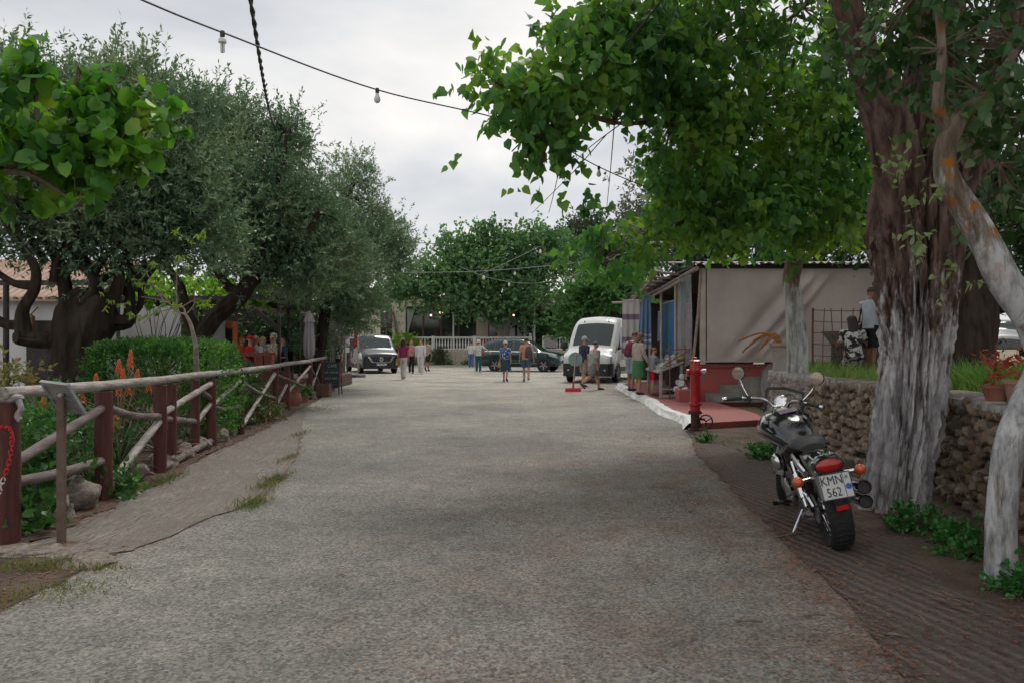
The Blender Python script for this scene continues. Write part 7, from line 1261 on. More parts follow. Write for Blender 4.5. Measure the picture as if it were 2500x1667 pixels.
person('woman in blue patterned top, denim skirt and white cap walking away with tan bag', foot(1234, 931), 5, 1.62, C('blue_pattern', (.02, .06, .24), (.40, .50, .62), 16, lo=.5, hi=.56), .5, .35, 'skirt', C('denim_skirt', (.03, .075, .13)), 1.06, shoe=C('sandal', (.09, .05, .04)), hair='brown', hat=('cap', C('hatwhite', (.62, .60, .56))), bag=('shoulder', C('tan_bag', (.46, .29, .12))), legs=((16, 8), (-16, 22)), group=st)
person('man in peach shirt and blue shorts walking away with grey backpack', foot(1285, 931), 2, 1.75, C('peach', (.60, .31, .20)), 1.0, .45, 'shorts', C('blue_shorts', (.07, .13, .20)), .75, shoe=C('trainer', (.20, .17, .15)), hair='dark', bag=('sling', C('grey_pack', (.10, .095, .115))), legs=((12, 5), (-15, 18)), arms=((12, 6, 10), (14, -8, 12)), sock=C('sockgrey', (.45, .43, .40)), width=1.05, group=st)
person('man in navy shirt, beige shorts and white cap beside the white van', foot(1425, 944), 50, 1.75, C('navy', (.035, .035, .075)), 1.2, .5, 'shorts', C('khaki', (.34, .27, .19)), 1.0, shoe=C('sandal', (.09, .05, .04)), hair='grey', hat=('cap', C('hatgrey', (.45, .47, .45))), legs=((6, 3), (-6, 4)), lean=4, group=st)
person('woman in pale grey shirt and shorts walking right in front of the white van', foot(1450, 952), 75, 1.62, C('pale_grey', (.36, .37, .35)), 1.3, .5, 'shorts', C('grey_shorts', (.20, .21, .21)), .9, shoe=C('sandal', (.09, .05, .04)), hair='dark', legs=((20, 6), (-24, 30)), arms=((6, 12, 16), (6, -6, 16)), width=1.5, lean=4, head_turn=10, nod=8, group=st)
sp = 'shoppers at the stall'; ZP = 0.118
person('man in white shirt and pale shorts with red backpack looking into the stall', foot(1541, 954, ZP), 40, 1.78, C('white', (.6, .6, .58)), .8, .5, 'shorts', C('pale_denim', (.32, .38, .46)), 1.0, shoe=C('shoe_black', (.02, .02, .025)), hair='brown', skin=1, bag=('backpack', C('red_pack', (.26, .03, .07), (.03, .02, .03), 6)), legs=((3, 2), (-3, 3)), lean=14, nod=22, arms=((8, 20, 50), (8, 20, 50)), group=sp)
person('woman in cream sweater and green skirt looking at the stall table', foot(1559, 963, ZP), 62, 1.70, C('cream_knit', (.46, .39, .34)), .8, 1.0, 'skirt', C('green', (.06, .20, .08)), 1.0, shoe=C('sandal', (.09, .05, .04)), hair='brown', long_hair=.12, skin=0, legs=((3, 2), (-3, 3)), nod=26, arms=((6, -4, 20), (6, 10, 20)), group=sp)
person('small boy in grey hooded top and red shorts at the stall table', foot(1594, 964, ZP), 70, 1.3, C('hoodie', (.28, .29, .33)), 1.0, 1.0, 'shorts', C('red', (.45, .012, .02)), .8, shoe=C('trainer', (.20, .17, .15)), hair='red', legs=((3, 2), (-3, 3)), nod=20, arms=((6, 35, 30), (6, 35, 30)), group=sp)
tz = 0.96
person('woman in black and white patterned dress with long black hair crouching by the wire fence', (P(2085, 836, 15.2).x, 15.2, tz), 10, 1.66, C('bw_pattern', (.55, .54, .53), (.02, .018, .02), 9, lo=.49, hi=.53), 1.0, .4, 'skirt', C('bw_pattern', (.55, .54, .53)), 1.0, hair='dark', long_hair=.42, legs=((100, 140), (95, 140)), sit=.34, lean=14, nod=5, skin=1, arms=((20, 30, 60), (25, 40, 30)))
person('person in white shirt with dark shoulder strap standing behind the large trunk', (P(2126, 836, 15.45).x, 15.45, tz), 60, 1.68, C('bluewhite', (.52, .55, .62)), .9, .5, 'shorts', C('black', (.016, .016, .02)), 1.0, hair='brown', skin=1, nod=15, legs=((3, 2), (-3, 3)), arms=((10, 20, 80), (10, 20, 80)), bag=('shoulder', C('black', (.016, .016, .02))))
cg = 'guests at the cafe'
person('man in black and white checked shirt and dark shorts standing by the chalk board', foot(827, 927), 200, 1.76, C('checked', (.42, .42, .44), (.015, .015, .022), 13, lo=.48, hi=.52), 1.2, .5, 'shorts', C('dark_shorts', (.03, .03, .045)), 1.0, shoe=C('shoe_black', (.02, .02, .025)), hair='red', legs=((4, 2), (-8, 8)), sock=C('sockdark', (.05, .03, .035)), group=cg)
person('person in cream cardigan standing beside the man in the checked shirt', (P(806, 836, 34).x, 34, 0), 20, 1.66, C('cardigan', (.40, .33, .31)), 1.6, 1.0, 'trousers', C('black', (.016, .016, .02)), hair='grey', legs=((3, 2), (-3, 3)), group=cg)
def guest(label, px, Y, face, topm, hair, rz=None, h=1.68, **k):
    q = P(px, 836, Y); pelvis = 0.47
    person(label, (q.x, q.y, DK), face, h, topm, .6, k.pop('sleeve', .5), 'trousers', k.pop('bm', None) or C('denim', (.06, .10, .18)), hair=hair, sit=pelvis + .07, legs=((82, 86), (84, 86)), arms=k.pop('arms', ((8, 30, 70), (8, 30, 70))), lean=k.pop('lean', 5), group=cg, **k)
    ch_face = -R(face); chair(q.x, q.y, ch_face, 'dark chair under ' + label)
guest('seated woman in orange top with auburn hair', 586, 23.3, 100, C('orange', (.55, .09, .03)), 'red', sleeve=1.0)
guest('seated man in red shirt and red cap', 606, 22.3, 75, C('scarlet', (.50, .008, .03)), 'grey', hat=('cap', C('redcap', (.45, .006, .03))))
guest('seated woman in pale blue top with sunglasses on her head', 626, 22.5, 190, C('skyblue', (.40, .47, .52)), 'blond', glasses=False)
guest('seated woman in teal top turned away', 640, 23.6, 10, C('teal', (.12, .33, .34)), 'blond', long_hair=.12)
guest('seated man in floral shirt and dark sunglasses', 670, 22.6, 195, C('floral', (.46, .43, .40), (.12, .11, .10), 18), 'grey', glasses=True, h=1.86, arms=((10, 35, 75), (10, 35, 75)))
guest('seated person in navy jacket behind the pergola post', 692, 23.6, 215, C('navy2', (.03, .05, .12)), 'dark', sleeve=1.0)
# ================================================================ shop with canvas wall and open stall
M_CANV = mat('grey_canvas', (0.36, 0.31, 0.295), (0.44, 0.385, 0.365), 0.85, scale=1.2, bump=0.15, bscale=60, detail=7); M_POLE = mat('grey_round_timber', (0.19, 0.15, 0.13), (0.31, 0.26, 0.23), 0.85, scale=5, bump=0.3, stretch=(3, .6, 3)); M_WPOST = mat('painted_post', (0.46, 0.42, 0.36), (0.36, 0.32, 0.28), 0.75, scale=3); M_PINK = mat('faded_red_wall_paint', (0.40, 0.09, 0.085), (0.30, 0.10, 0.09), 0.8, scale=2.2, detail=9, bump=.2)
SY = 19.6; XL, XR = 4.60, 9.3
sh_ = thing('souvenir_shop', 'souvenir shop with stretched grey canvas side wall and low painted block wall', 'shop', (7, SY, 0.11))
def sbox(c, d, nm, m, par=sh_): mb = MB(); mb.box(c, d); return mb.build(nm, m, par, world=True)
# block base wall: grey, with the red paint stepped along its top
lb = sbox((7.0, SY + .12, .52), (4.9, .22, .86), 'base_wall', M_CONC)
for (x0, x1, z0, z1) in ((4.56, 6.1, .74, .945), (4.56, 5.55, .535, .738), (4.56, 5.1, .33, .533), (4.56, 4.75, .13, .328)): sbox(((x0 + x1) / 2, SY + .005, (z0 + z1) / 2), (x1 - x0, .012, z1 - z0), 'painted_step', M_PINK)
sbox((7.0, SY + .1, .985), (4.95, .30, .07), 'coping', M_PINK)
sbox((4.28, SY - .1, .26), (.5, .5, .3), 'step_block', M_PINK)
# canvas: one continuous sheet with sagging folds
cn_ = MB(); nx, nz_ = 90, 44; v = []
for j in range(nz_ + 1):
    for i in range(nx + 1):
        u, w = i / nx, j / nz_; x = XL + .14 + (XR - XL - .14) * u; z = 1.10 + (3.34 - 1.10) * w
        t_ = (u * 4.7 - 1.9) - (w * 2.24 - 1.25) * 0.85; y = 0.07 * math.exp(-(t_ / .16) ** 2) + .045 * math.exp(-((t_ - .42) / .1) ** 2) - .05 * math.exp(-((t_ + .3) / .22) ** 2) + .012 * math.sin(u * 31 + w * 3) + .02 * math.sin(w * 5 + u * 9)
        y *= min(1, w * 6, (1 - w) * 6, u * 9); v.append((x, SY - .16 - y * 1.9, z))
k = nx + 1; cn_.add(v, [(j * k + i, j * k + i + 1, (j + 1) * k + i + 1, (j + 1) * k + i) for j in range(nz_) for i in range(nx)]); cn_.build('canvas_wall', M_CANV, sh_, smooth=True, world=True)
cs = MB(); cs.tube([(XL + .1, SY - .14, 1.09), (XR, SY - .14, 1.09)], .022, 8); cs.build('canvas_hem_pole', M_CANV, sh_, smooth=True, world=True)
sbox((XL + .06, SY - .08, 2.2), (.12, .12, 2.35), 'corner_post', M_WPOST); sbox((XL + .17, SY - .155, 2.22), (.03, .03, 2.2), 'batten', M_WPOST)
sbox((7.0, SY - .1, 3.40), (5.0, .10, .09), 'eave_beam', M_DARKM)
mb = MB(); rg = []; n = 120
for (y, z) in ((SY - .35, 3.47), (SY + 6, 4.1)): rg.append([(4.35 + 5.4 * i / n, y, z + .025 * math.sin(i * 1.57)) for i in range(n + 1)])
mb.loft(rg, cap=False, closed=False); mb.build('corrugated_roof', mat('fibre_cement', (.28, .26, .25), (.4, .37, .35), .9, scale=2), sh_, smooth=True, world=True)
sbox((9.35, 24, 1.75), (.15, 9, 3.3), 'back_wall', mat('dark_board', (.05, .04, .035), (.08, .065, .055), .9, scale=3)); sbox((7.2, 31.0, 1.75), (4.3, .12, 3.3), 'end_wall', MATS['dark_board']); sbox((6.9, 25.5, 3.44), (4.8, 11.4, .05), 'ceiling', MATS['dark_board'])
# stall front: poles, lattice overhang, clear plastic sheet
fx = lambda y: 4.46 + (y - 19.6) * 0.042
for y in (22.6, 25.4, 28.2, 31.0): mb = MB(); mb.tube([(fx(y) + .05, y, .1), (fx(y) + .05, y, 3.2)], .05, 8); mb.build('front_post', M_WPOST, sh_, smooth=True, world=True)
for (a, b_, r) in (((4.46, 19.3, 3.33), (4.98, 31.8, 3.27), .06), ((4.36, 20.6, 3.14), (4.9, 31.6, 3.12), .045), ((3.92, 21.6, 3.42), (4.5, 31.6, 2.98), .04), ((4.6, 19.45, 3.35), (4.42, 19.5, 1.1), .035)): mb = MB(); q = spline([a, ((a[0] + b_[0]) / 2 + .02, (a[1] + b_[1]) / 2, (a[2] + b_[2]) / 2 - .04), b_], 8); mb.tube(q, r, 8, wob=.05); mb.build('round_pole', M_POLE, sh_, smooth=True, world=True)
for i in range(9):
    y = 21.7 + i * 1.15; t_ = (y - 21.6) / 10; z0 = 3.42 - .44 * t_; mb = MB(); mb.tube([(3.86 + .58 * t_, y, z0 + .05), (fx(y) + .12, y, 3.38)], .036, 7, wob=.06); mb.build('roof_slat', M_POLE, sh_, smooth=True, world=True)
sbox((3.92, 21.55, 3.52), (.14, .14, .12), 'bulkhead_lamp', M_BULB)
pl = MB(); v = []
for j in range(13):
    for i in range(11): u, w = i / 10, j / 12; y = 19.75 + 1.75 * u; v.append((fx(y) - .03 + .03 * math.sin(u * 9 + w * 4) * w * (1 - w) * 3, y, 1.05 + 2.2 * w - .25 * u * (1 - w)))
pl.add(v, [(j * 11 + i, j * 11 + i + 1, (j + 1) * 11 + i + 1, (j + 1) * 11 + i) for j in range(12) for i in range(10)]); pl.build('clear_plastic_sheet', mat('clear_plastic', (.45, .49, .53), (.30, .35, .40), .18, scale=2.5, alpha=.55), sh_, smooth=True, world=True)
mb = MB(); mb.box((fx(21.6) - .02, 21.6, 1.75), (.07, .07, 3.1)); mb.build('front_post', M_WPOST, sh_, world=True)
# white-painted rubble under the near corner
for i in range(7): o = link('whitewashed_stone', rocks[i * 2 % 14].copy(), None); o.data.materials.clear(); o.data.materials.append(M_WPAINT); o.location = (4.28 + random.uniform(-.05, .08), 19.9 + i * .14, .2 + (i % 4) * .16); o.scale = (.11, .1, .1); o.parent = sh_; o.location = Vector(o.location) - Vector(sh_.location)
# goods table
tb = thing('display_table', 'slanted white display table heaped with souvenirs in front of the stall', 'table', (4.2, 21.6, ZP)); M_TBW = mat('old_white_timber', (.42, .40, .37), (.30, .28, .26), .8, scale=5)
for (x, y, hgt) in ((3.86, 20.75, .62), (4.40, 20.75, .86), (3.95, 23.1, .62), (4.48, 23.1, .86)): sbox((x, y, ZP + hgt / 2), (.07, .07, hgt), 'leg', M_TBW, tb)
def quadslab(pts, th, nm, m, par): mb = MB(); mb.prism(pts, (0, 0, th)); return mb.build(nm, m, par, world=True)
quadslab([(3.78, 20.68, .76), (4.44, 20.68, 1.02), (4.54, 23.2, 1.02), (3.88, 23.2, .76)], .05, 'top', M_TBW, tb); sbox((4.13, 20.76, ZP + .05), (.6, .05, .07), 'stretcher', M_TBW, tb); sbox((4.42, 21.9, ZP + .4), (.03, 2.3, .7), 'back_panel', MATS['dark_board'], tb); quadslab([(3.95, 20.8, .32), (4.4, 20.8, .32), (4.48, 23.0, .32), (4.03, 23.0, .32)], .03, 'shelf', M_TBW, tb)
gcol = [mat('souvenir_%d' % i, c, tuple(x * .6 for x in c), .6, scale=20) for i, c in enumerate(((.5, .5, .47), (.40, .42, .40), (.5, .36, .12), (.16, .25, .16), (.45, .42, .40), (.2, .24, .34), (.42, .2, .22), (.34, .32, .28)))]
ORD = 'nearest second third fourth fifth sixth seventh eighth ninth tenth eleventh twelfth thirteenth farthest'.split()
for i in range(56):
    ri, ci = divmod(i, 14); u = (ci + random.uniform(.2, .8)) / 14; w = (ri + random.uniform(.25, .75)) / 4; y = 20.8 + 2.2 * u; x = 3.86 + .1 * u + .58 * w; z = .83 + .26 * w; mb = MB(); kk = i % 3; r = random.uniform(.055, .105)
    if kk == 0: mb.lathe([(r * .5, 0), (r, r * .5), (r * .8, r * 1.3), (r * .4, r * 1.6), (r * .5, r * 1.8)], 9)
    elif kk == 1: mb.box((0, 0, r * .5), (r * 1.8, r * 1.4, r), rz=random.random() * 3, taper=.85); mb.box((0, 0, r * 1.2), (r * 1.2, r * .8, r * .4), rz=random.random())
    else: mb.ball((0, 0, r * .6), (r, r, r * .7), 9, 6, jit=.1); mb.ball((r * .8, 0, r * .7), r * .5, 7, 5)
    o = mb.build('souvenir', gcol[i % 8], None, smooth=kk != 1); o.location = (x, y, z); tag(o, '%s %s, %s in the %s row of the slanted display table' % (('white', 'pale grey', 'yellow', 'green', 'cream', 'blue', 'pink', 'stone coloured')[i % 8], ('jar', 'boxed trinket', 'shell ornament')[kk], ORD[ci], ('roadside', 'second', 'third', 'stall side')[ri]), 'souvenir', 'souvenirs on the display table')
tb2 = thing('display_rack', 'red brown trestle rack at the near end of the stall front', 'rack', (4.1, 20.3, ZP)); 
for (a, b_) in (((4.0, 20.25, ZP), (4.0, 20.25, 1.55)), ((4.35, 20.1, ZP), (4.35, 20.1, 1.5)), ((3.9, 20.6, .95), (4.5, 19.85, 1.42)), ((3.9, 20.2, 1.35), (4.5, 20.2, 1.40))): mb = MB(); mb.bar(a, b_, .024); mb.build('bar', mat('rusty_bar', (.16, .05, .03), (.22, .09, .06), .8, scale=8), tb2, world=True)
# hanging textiles
def hanging(name, label, y0, y1, x, z0, z1, m, group, n=10, amp=.03, flare=0.0):
    t = thing(name, label, 'textile', (x, (y0 + y1) / 2, z0), group=group); mb = MB(); v = []; yc = (y0 + y1) / 2
    for j in range(9):
        for i in range(n * 2 + 1): w = j / 8; u = i / (n * 2); y = yc + (y0 + (y1 - y0) * u - yc) * (1 + flare * (1 - w)); v.append((x + amp * math.sin(u * 22 + w * 1.3) * (1.2 - w), y, z0 + (z1 - z0) * w))
    k = n * 2 + 1; mb.add(v, [(j * k + i, j * k + i + 1, (j + 1) * k + i + 1, (j + 1) * k + i) for j in range(8) for i in range(k - 1)]); mb.build('cloth', m, t, smooth=True, world=True); mb = MB(); mb.bar((x, y0 - .04, z1), (x, y1 + .04, z1), .018); mb.build('hanger', M_WPOST, t, world=True); return t
gh = 'textiles hanging at the stall'
def stripe_mat(name, base, bands):
    m, n, l, b = _nodes(name); b.inputs['Roughness'].default_value = .9; t = n.new('ShaderNodeTexCoord'); sp = n.new('ShaderNodeSeparateXYZ'); l.new(t.outputs['Object'], sp.inputs[0]); mr = n.new('ShaderNodeMapRange'); mr.inputs[2].default_value = 2.0; l.new(sp.outputs[2], mr.inputs[0]); r = n.new('ShaderNodeValToRGB'); r.color_ramp.interpolation = 'CONSTANT'; el = r.color_ramp.elements; el[0].color = (*base, 1); el[1].position = .999; el[1].color = (*base, 1)
    for (a, b2, c) in bands: e1 = el.new(a); e1.color = (*c, 1); e2 = el.new(b2); e2.color = (*base, 1)
    l.new(mr.outputs[0], r.inputs[0]); l.new(r.outputs[0], b.inputs['Base Color']); return m
pole = thing('textile_pole', 'white horizontal pole carrying the striped towels at the stall', 'pole', (4.2, 26.0, 2.85)); mb = MB(); mb.tube([(3.25, 25.9, 2.83), (5.1, 25.9, 2.88)], .035, 8); mb.build('shaft', M_WPOST, pole, smooth=True, world=True); mb = MB(); mb.tube([(5.0, 25.9, 2.2), (5.0, 25.9, 2.9)], .03, 8); mb.build('bracket', M_WPOST, pole, world=True)
def hang_x(name, label, x0, x1, y, z0, z1, m, flare=0.0, n=8, amp=.035):
    t = thing(name, label, 'towel', ((x0 + x1) / 2, y, z0), group=gh); mb = MB(); v = []; xc = (x0 + x1) / 2
    for j in range(11):
        for i in range(2 * n + 1): w = j / 10; u = i / (2 * n); x = xc + (x0 + (x1 - x0) * u - xc) * (1 + flare * (1 - w)) - flare * .1 * (1 - w); v.append((x, y + amp * math.sin(u * 17 + w) * (1.2 - w), z0 + (z1 - z0) * w))
    k = 2 * n + 1; mb.add(v, [(j * k + i, j * k + i + 1, (j + 1) * k + i + 1, (j + 1) * k + i) for j in range(10) for i in range(k - 1)]); mb.build('cloth', m, t, smooth=True, world=True); mb = MB(); mb.tube([(x0, y, z1 + .02), (x1, y, z1 + .02)], .03, 6); mb.build('folded_top', m, t, smooth=True, world=True)
hang_x('striped_towel', 'white towel with mauve stripes hanging beside the white van', 3.58, 4.12, 25.85, 1.0, 2.88, stripe_mat('towel_mauve', (.50, .48, .48), [(.1, .18, (.20, .15, .20)), (.28, .36, (.20, .15, .20)), (.64, .73, (.20, .15, .20))]), .12); hang_x('striped_towel', 'blue towel with white border hanging in front of the stall pole', 4.14, 4.42, 25.5, 1.35, 3.0, stripe_mat('towel_blue', (.13, .23, .38), [(.0, .07, (.36, .42, .50)), (.11, .15, (.5, .53, .58)), (.2, .23, (.45, .5, .56))]), .6)
for i, (y, z0, c, lab) in enumerate(((24.6, 1.2, (.012, .06, .10), 'dark teal dress hanging at the stall front'), (24.0, .95, (.015, .045, .085), 'long dark blue dress with turquoise streaks at the stall front'), (23.4, 1.0, (.02, .10, .13), 'teal and navy streaked dress at the stall front'), (22.9, 1.0, (.02, .09, .26), 'bright blue dress hanging nearest the plastic sheet'), (22.5, 1.25, (.20, .02, .05), 'crimson dress glimpsed inside the stall'), (27.0, 1.5, (.30, .13, .20), 'pink garment hanging at the back of the stall'), (28.0, 1.6, (.12, .16, .34), 'violet blue garment hanging at the back of the stall'))):
    hanging('hanging_dress', lab, y - .2, y + .2, fx(y) + (.02 if i < 4 else .35), z0, 2.75 - .12 * (i > 3), cloth('dress%d' % i, c, tuple(min(.5, x * 1.7 + .005) for x in c), 9, stretch=(6, 6, .5)), gh, flare=.7)
# hydrant
M_HYD = mat('red_hydrant_paint', (.50, .012, .022), (.36, .015, .02), .35, scale=5, coat=.3); M_HYDB = mat('rusty_hydrant_base', (.035, .022, .02), (.09, .03, .025), .8, scale=12, bump=.3)
q = G(1697, 1050); hy = thing('fire_hydrant', 'tall red fire hydrant with valve wheel at the pavement corner', 'hydrant', q, R(8))
mb = MB(); mb.lathe([(.135, 0), (.135, .03), (.075, .035), (.075, .29), (.12, .295), (.12, .335), (.085, .34)], 18); mb.build('base', M_HYDB, hy, smooth=True)
mb = MB(); mb.lathe([(.085, .34), (.09, .43), (.115, .45), (.115, .49), (.088, .50), (.086, 1.0), (.10, 1.02), (.10, 1.10), (.088, 1.12), (.085, 1.2), (.07, 1.24), (.045, 1.255), (.045, 1.29), (.02, 1.30)], 20); bo = mb.build('barrel', M_HYD, hy, smooth=True)
mb = MB(); mb.lathe([(.09, 1.205), (.112, 1.21), (.112, 1.23), (.07, 1.25)], 6); mb.build('bonnet_ring', M_HYD, hy)
for k in range(8): a = k * PI / 4; mb = MB(); mb.lathe([(.011, .33), (.011, .35)], 6, (math.cos(a) * .10, math.sin(a) * .10, 0)); mb.build('flange_bolt', M_HYDB, hy)
mb = MB(); mb.lathe([(.05, .06), (.05, .13), (.066, .135), (.066, .19), (.03, .2)], 16, (0, 0, 1.0), Matrix.Rotation(R(90), 3, 'Y') if False else Matrix.Rotation(R(72), 3, 'Z') @ Matrix.Rotation(R(90), 3, 'X')); 
mb2 = MB(); Mo = Matrix.Rotation(R(-22), 3, 'Z') @ Matrix.Rotation(R(90), 3, 'Y'); mb2.lathe([(.05, .05), (.05, .12)], 14, (0, 0, 1.02), Mo); mb2.build('outlet', M_HYD, hy, smooth=True)
mb2 = MB(); mb2.lathe([(.07, .12), (.072, .19), (.05, .2), (.02, .2)], 16, (0, 0, 1.02), Mo); mb2.build('outlet_cap', mat('dull_aluminium', (.34, .33, .33), (.24, .23, .23), .45, .6, scale=12), hy, smooth=True)
mb2 = MB(); Ml = Matrix.Rotation(R(168), 3, 'Z') @ Matrix.Rotation(R(90), 3, 'Y'); mb2.lathe([(.05, .05), (.05, .1), (.062, .105), (.062, .15), (.02, .155)], 14, (0, 0, 1.02), Ml); mb2.build('outlet', M_HYD, hy, smooth=True)
mb2 = MB(); mb2.tube([(.07, 0, .2), (.16, -.06, .2)], .02, 8); mb2.build('valve_stem', M_HYDB, hy); wc = Vector((.17, -.08, .17)); Mw = Matrix.Rotation(R(-28), 3, 'Z') @ Matrix.Rotation(R(90), 3, 'X')
mb2 = MB(); mb2.tube([wc + Mw @ Vector((math.cos(a) * .11, math.sin(a) * .11, 0)) for a in np.linspace(0, 2 * PI, 25)], .014, 8, cap=False); wh = mb2.build('valve_wheel', M_HYDB, hy, smooth=True)
for k in range(3): a = k * 2.09 + .5; mb2 = MB(); mb2.bar(wc, wc + Mw @ Vector((math.cos(a) * .105, math.sin(a) * .105, 0)), .018); mb2.build('spoke', M_HYDB, wh)
# round traffic sign on a red base, seen from behind
q = G(1399, 955); ts = thing('traffic_sign', 'round portable traffic sign seen from behind on a red foot in the road', 'sign', q)
mb = MB(); mb.box((0, 0, .06), (.50, .30, .11), taper=.94); mb.build('foot', mat('red_plastic_base', (.55, .02, .06), rough=.5), ts); mb = MB(); mb.lathe([(.035, .11), (.03, .30)], 10, (0.01, 0, 0)); mb.build('socket', MATS['red_plastic_base'], ts, smooth=True); mb = MB(); mb.tube([(.01, 0, .25), (.09, 0, 1.26)], .018, 8); mb.build('pole', M_WPOST, ts, smooth=True)
mb = MB(); mb.lathe([(.225, 0), (.225, .012)], 30, (.075, .03, 1.02), Matrix.Rotation(R(-90), 3, 'X')); mb.build('disc', mat('sign_back_grey', (.25, .33, .32), (.21, .28, .28), .5, scale=3), ts)
# wire fence, urn, terracotta pots on the terrace
wf = thing('wire_fence', 'rusty wire mesh fence panel before the canvas wall', 'fence', (7.2, 15.6, .96)); M_RUST = mat('rusty_wire', (.10, .05, .04), (.16, .08, .06), .9, scale=20); x0, x1 = P(1985, 836, 15.6).x, P(2150, 836, 15.6).x
for i in range(8): x = x0 + (x1 - x0) * i / 7; mb = MB(); q_ = spline([(x, 15.6, .96), (x + .02 * math.sin(i), 15.6 + .02, 1.6), (x + .04 * math.sin(i * 2), 15.6, 2.22)], 4); mb.tube(q_, .009 if i else .022, 5); mb.build('vertical_wire' if i else 'stake', M_RUST, wf, world=True)
for j in range(6): z = 1.08 + j * .22; mb = MB(); mb.tube(spline([(x0, 15.6, z), ((x0 + x1) / 2, 15.6, z - .02), (x1 + .3, 15.6, z + .01)], 4), .008, 5); mb.build('horizontal_wire', M_RUST, wf, world=True)
nt = thing('shade_net', 'dark green netting sagging on the wire fence', 'net', (7.4, 15.72, .96)); mb = MB(); mb.prism([(P(2028, 836, 15.7).x, 15.7, 1.0), (P(2150, 836, 15.7).x, 15.7, 1.0), (P(2150, 836, 15.7).x, 15.7, 2.15), (P(2075, 836, 15.7).x, 15.7, 1.78), (P(2005, 836, 15.7).x, 15.7, 1.76), (P(2030, 836, 15.7).x, 15.7, 1.5)], (0, .01, 0)); mb.build('mesh', mat('green_net', (.10, .12, .105), (.07, .09, .08), .9, scale=30, alpha=.6), nt, world=True)
ur = thing('stone_urn', 'pale urn with dried orange plant behind the poplar trunk', 'urn', tuple(P(1912, 836, 14.6))[:2] + (.96,)); mb = MB(); mb.lathe([(.14, 0), (.17, .1), (.21, .5), (.25, .53), (.25, .58), (.2, .58)], 18); mb.build('body', mat('pale_plaster', (.30, .25, .22), (.38, .33, .29), .9, scale=5), ur, smooth=True)
for k in range(9): mb = MB(); a = -PI + k * .18; limb(mb, [(0, 0, .5), (-.12 - .03 * k, -.05, .72 + .02 * (k % 3)), (-.3 - .06 * k, -.1 + .03 * k, .62 - .07 * (k % 4))], .014, .02, 6); mb.build('dry_stem', mat('dried_orange', (.26, .10, .03), (.36, .17, .06), .9, scale=9), ur, smooth=True)
for (px, Y, r, hgt, mm, lab) in ((2432, 6.9, .115, .14, M_TERRA, 'dark red plastic flower pot on the wall cap'), (2492, 6.75, .14, .19, mat('tan_pot', (.30, .17, .11), (.36, .22, .15), .8, scale=4), 'tan flower pot with red leaved plant on the wall cap')):
    t = thing('flower_pot', lab, 'flower pot', (P(px, 836, Y).x, Y, 1.045), group='pots on the stone wall'); pot(t, r, hgt, mm)
    v, f, cc, _ = crown([((0, 0, hgt + .12), (.13, .1, .12), 1)], 9, 2, .05, 4, .12, .075, .03, 'lance', .3, 0, 171 + int(px)); tag(link('leaves', np_mesh('leaves', v, f), leafmat('red_brown_leaves', [(.10, .02, .02), (.26, .03, .03), (.10, .07, .03)], .3), t), kind='stuff')
for (px, py, s_, lab) in ((2230, 1275, .2, 'green weeds at the foot of the large trunk'), (2345, 1310, .15, 'small green weeds between trunk and stone wall'), (1725, 1060, .1, 'tuft of weeds beside the hydrant wheel'), (1865, 1100, .22, 'mossy grass tuft left of the motorcycle front'), (2330, 1340, .12, 'lowest weed clump below the stone wall'), (2500, 1430, .14, 'weeds at the right edge beside the curved tree')):
    q = G(px, py + 20); bush('weeds', lab, q, [((q.x, q.y, s_ * .35), (s_, s_ * .7, s_ * .45), 1)], int(30 * s_ / .2), 180 + px, leafmat('bright_weeds', [(.015, .07, .02), (.03, .12, .03), (.05, .17, .04)], .25), .04, .03, per=4, cr_=.07, cat='weeds', sl=.07)
# ================================================================ motorcycle (local: y forward, x right, origin under the rear wheel)
M_MBLK = mat('black_gloss_paint', (0.010, 0.010, 0.012), rough=0.12, coat=1.0); M_SEAT = mat('black_leather', (0.018, 0.018, 0.02), (0.03, 0.03, 0.032), 0.5, scale=25, bump=.2); M_ENG = mat('engine_alloy', (0.26, 0.25, 0.25), (0.15, 0.145, 0.145), 0.4, .7, scale=9); M_ORL = mat('amber_lens', (0.55, 0.10, 0.01), (0.48, 0.07, 0.01), .2, scale=20, coat=.5); M_CLEAR = mat('clear_screen', (0.6, 0.65, 0.68), rough=0.05, alpha=.16)
mo = thing('motorcycle', 'black and chrome cruiser motorcycle leaning on its side stand by the stone wall', 'motorcycle', tuple(G(2052, 1336)))
mo.rotation_euler = (0, R(-14), R(-8))
ST = Vector((0, 1.22, .90)); axd = Vector((0, -math.sin(R(31)), math.cos(R(31)))); MS = Matrix.Translation(ST) @ Matrix.Rotation(R(-30), 4, axd) @ Matrix.Translation(-ST)
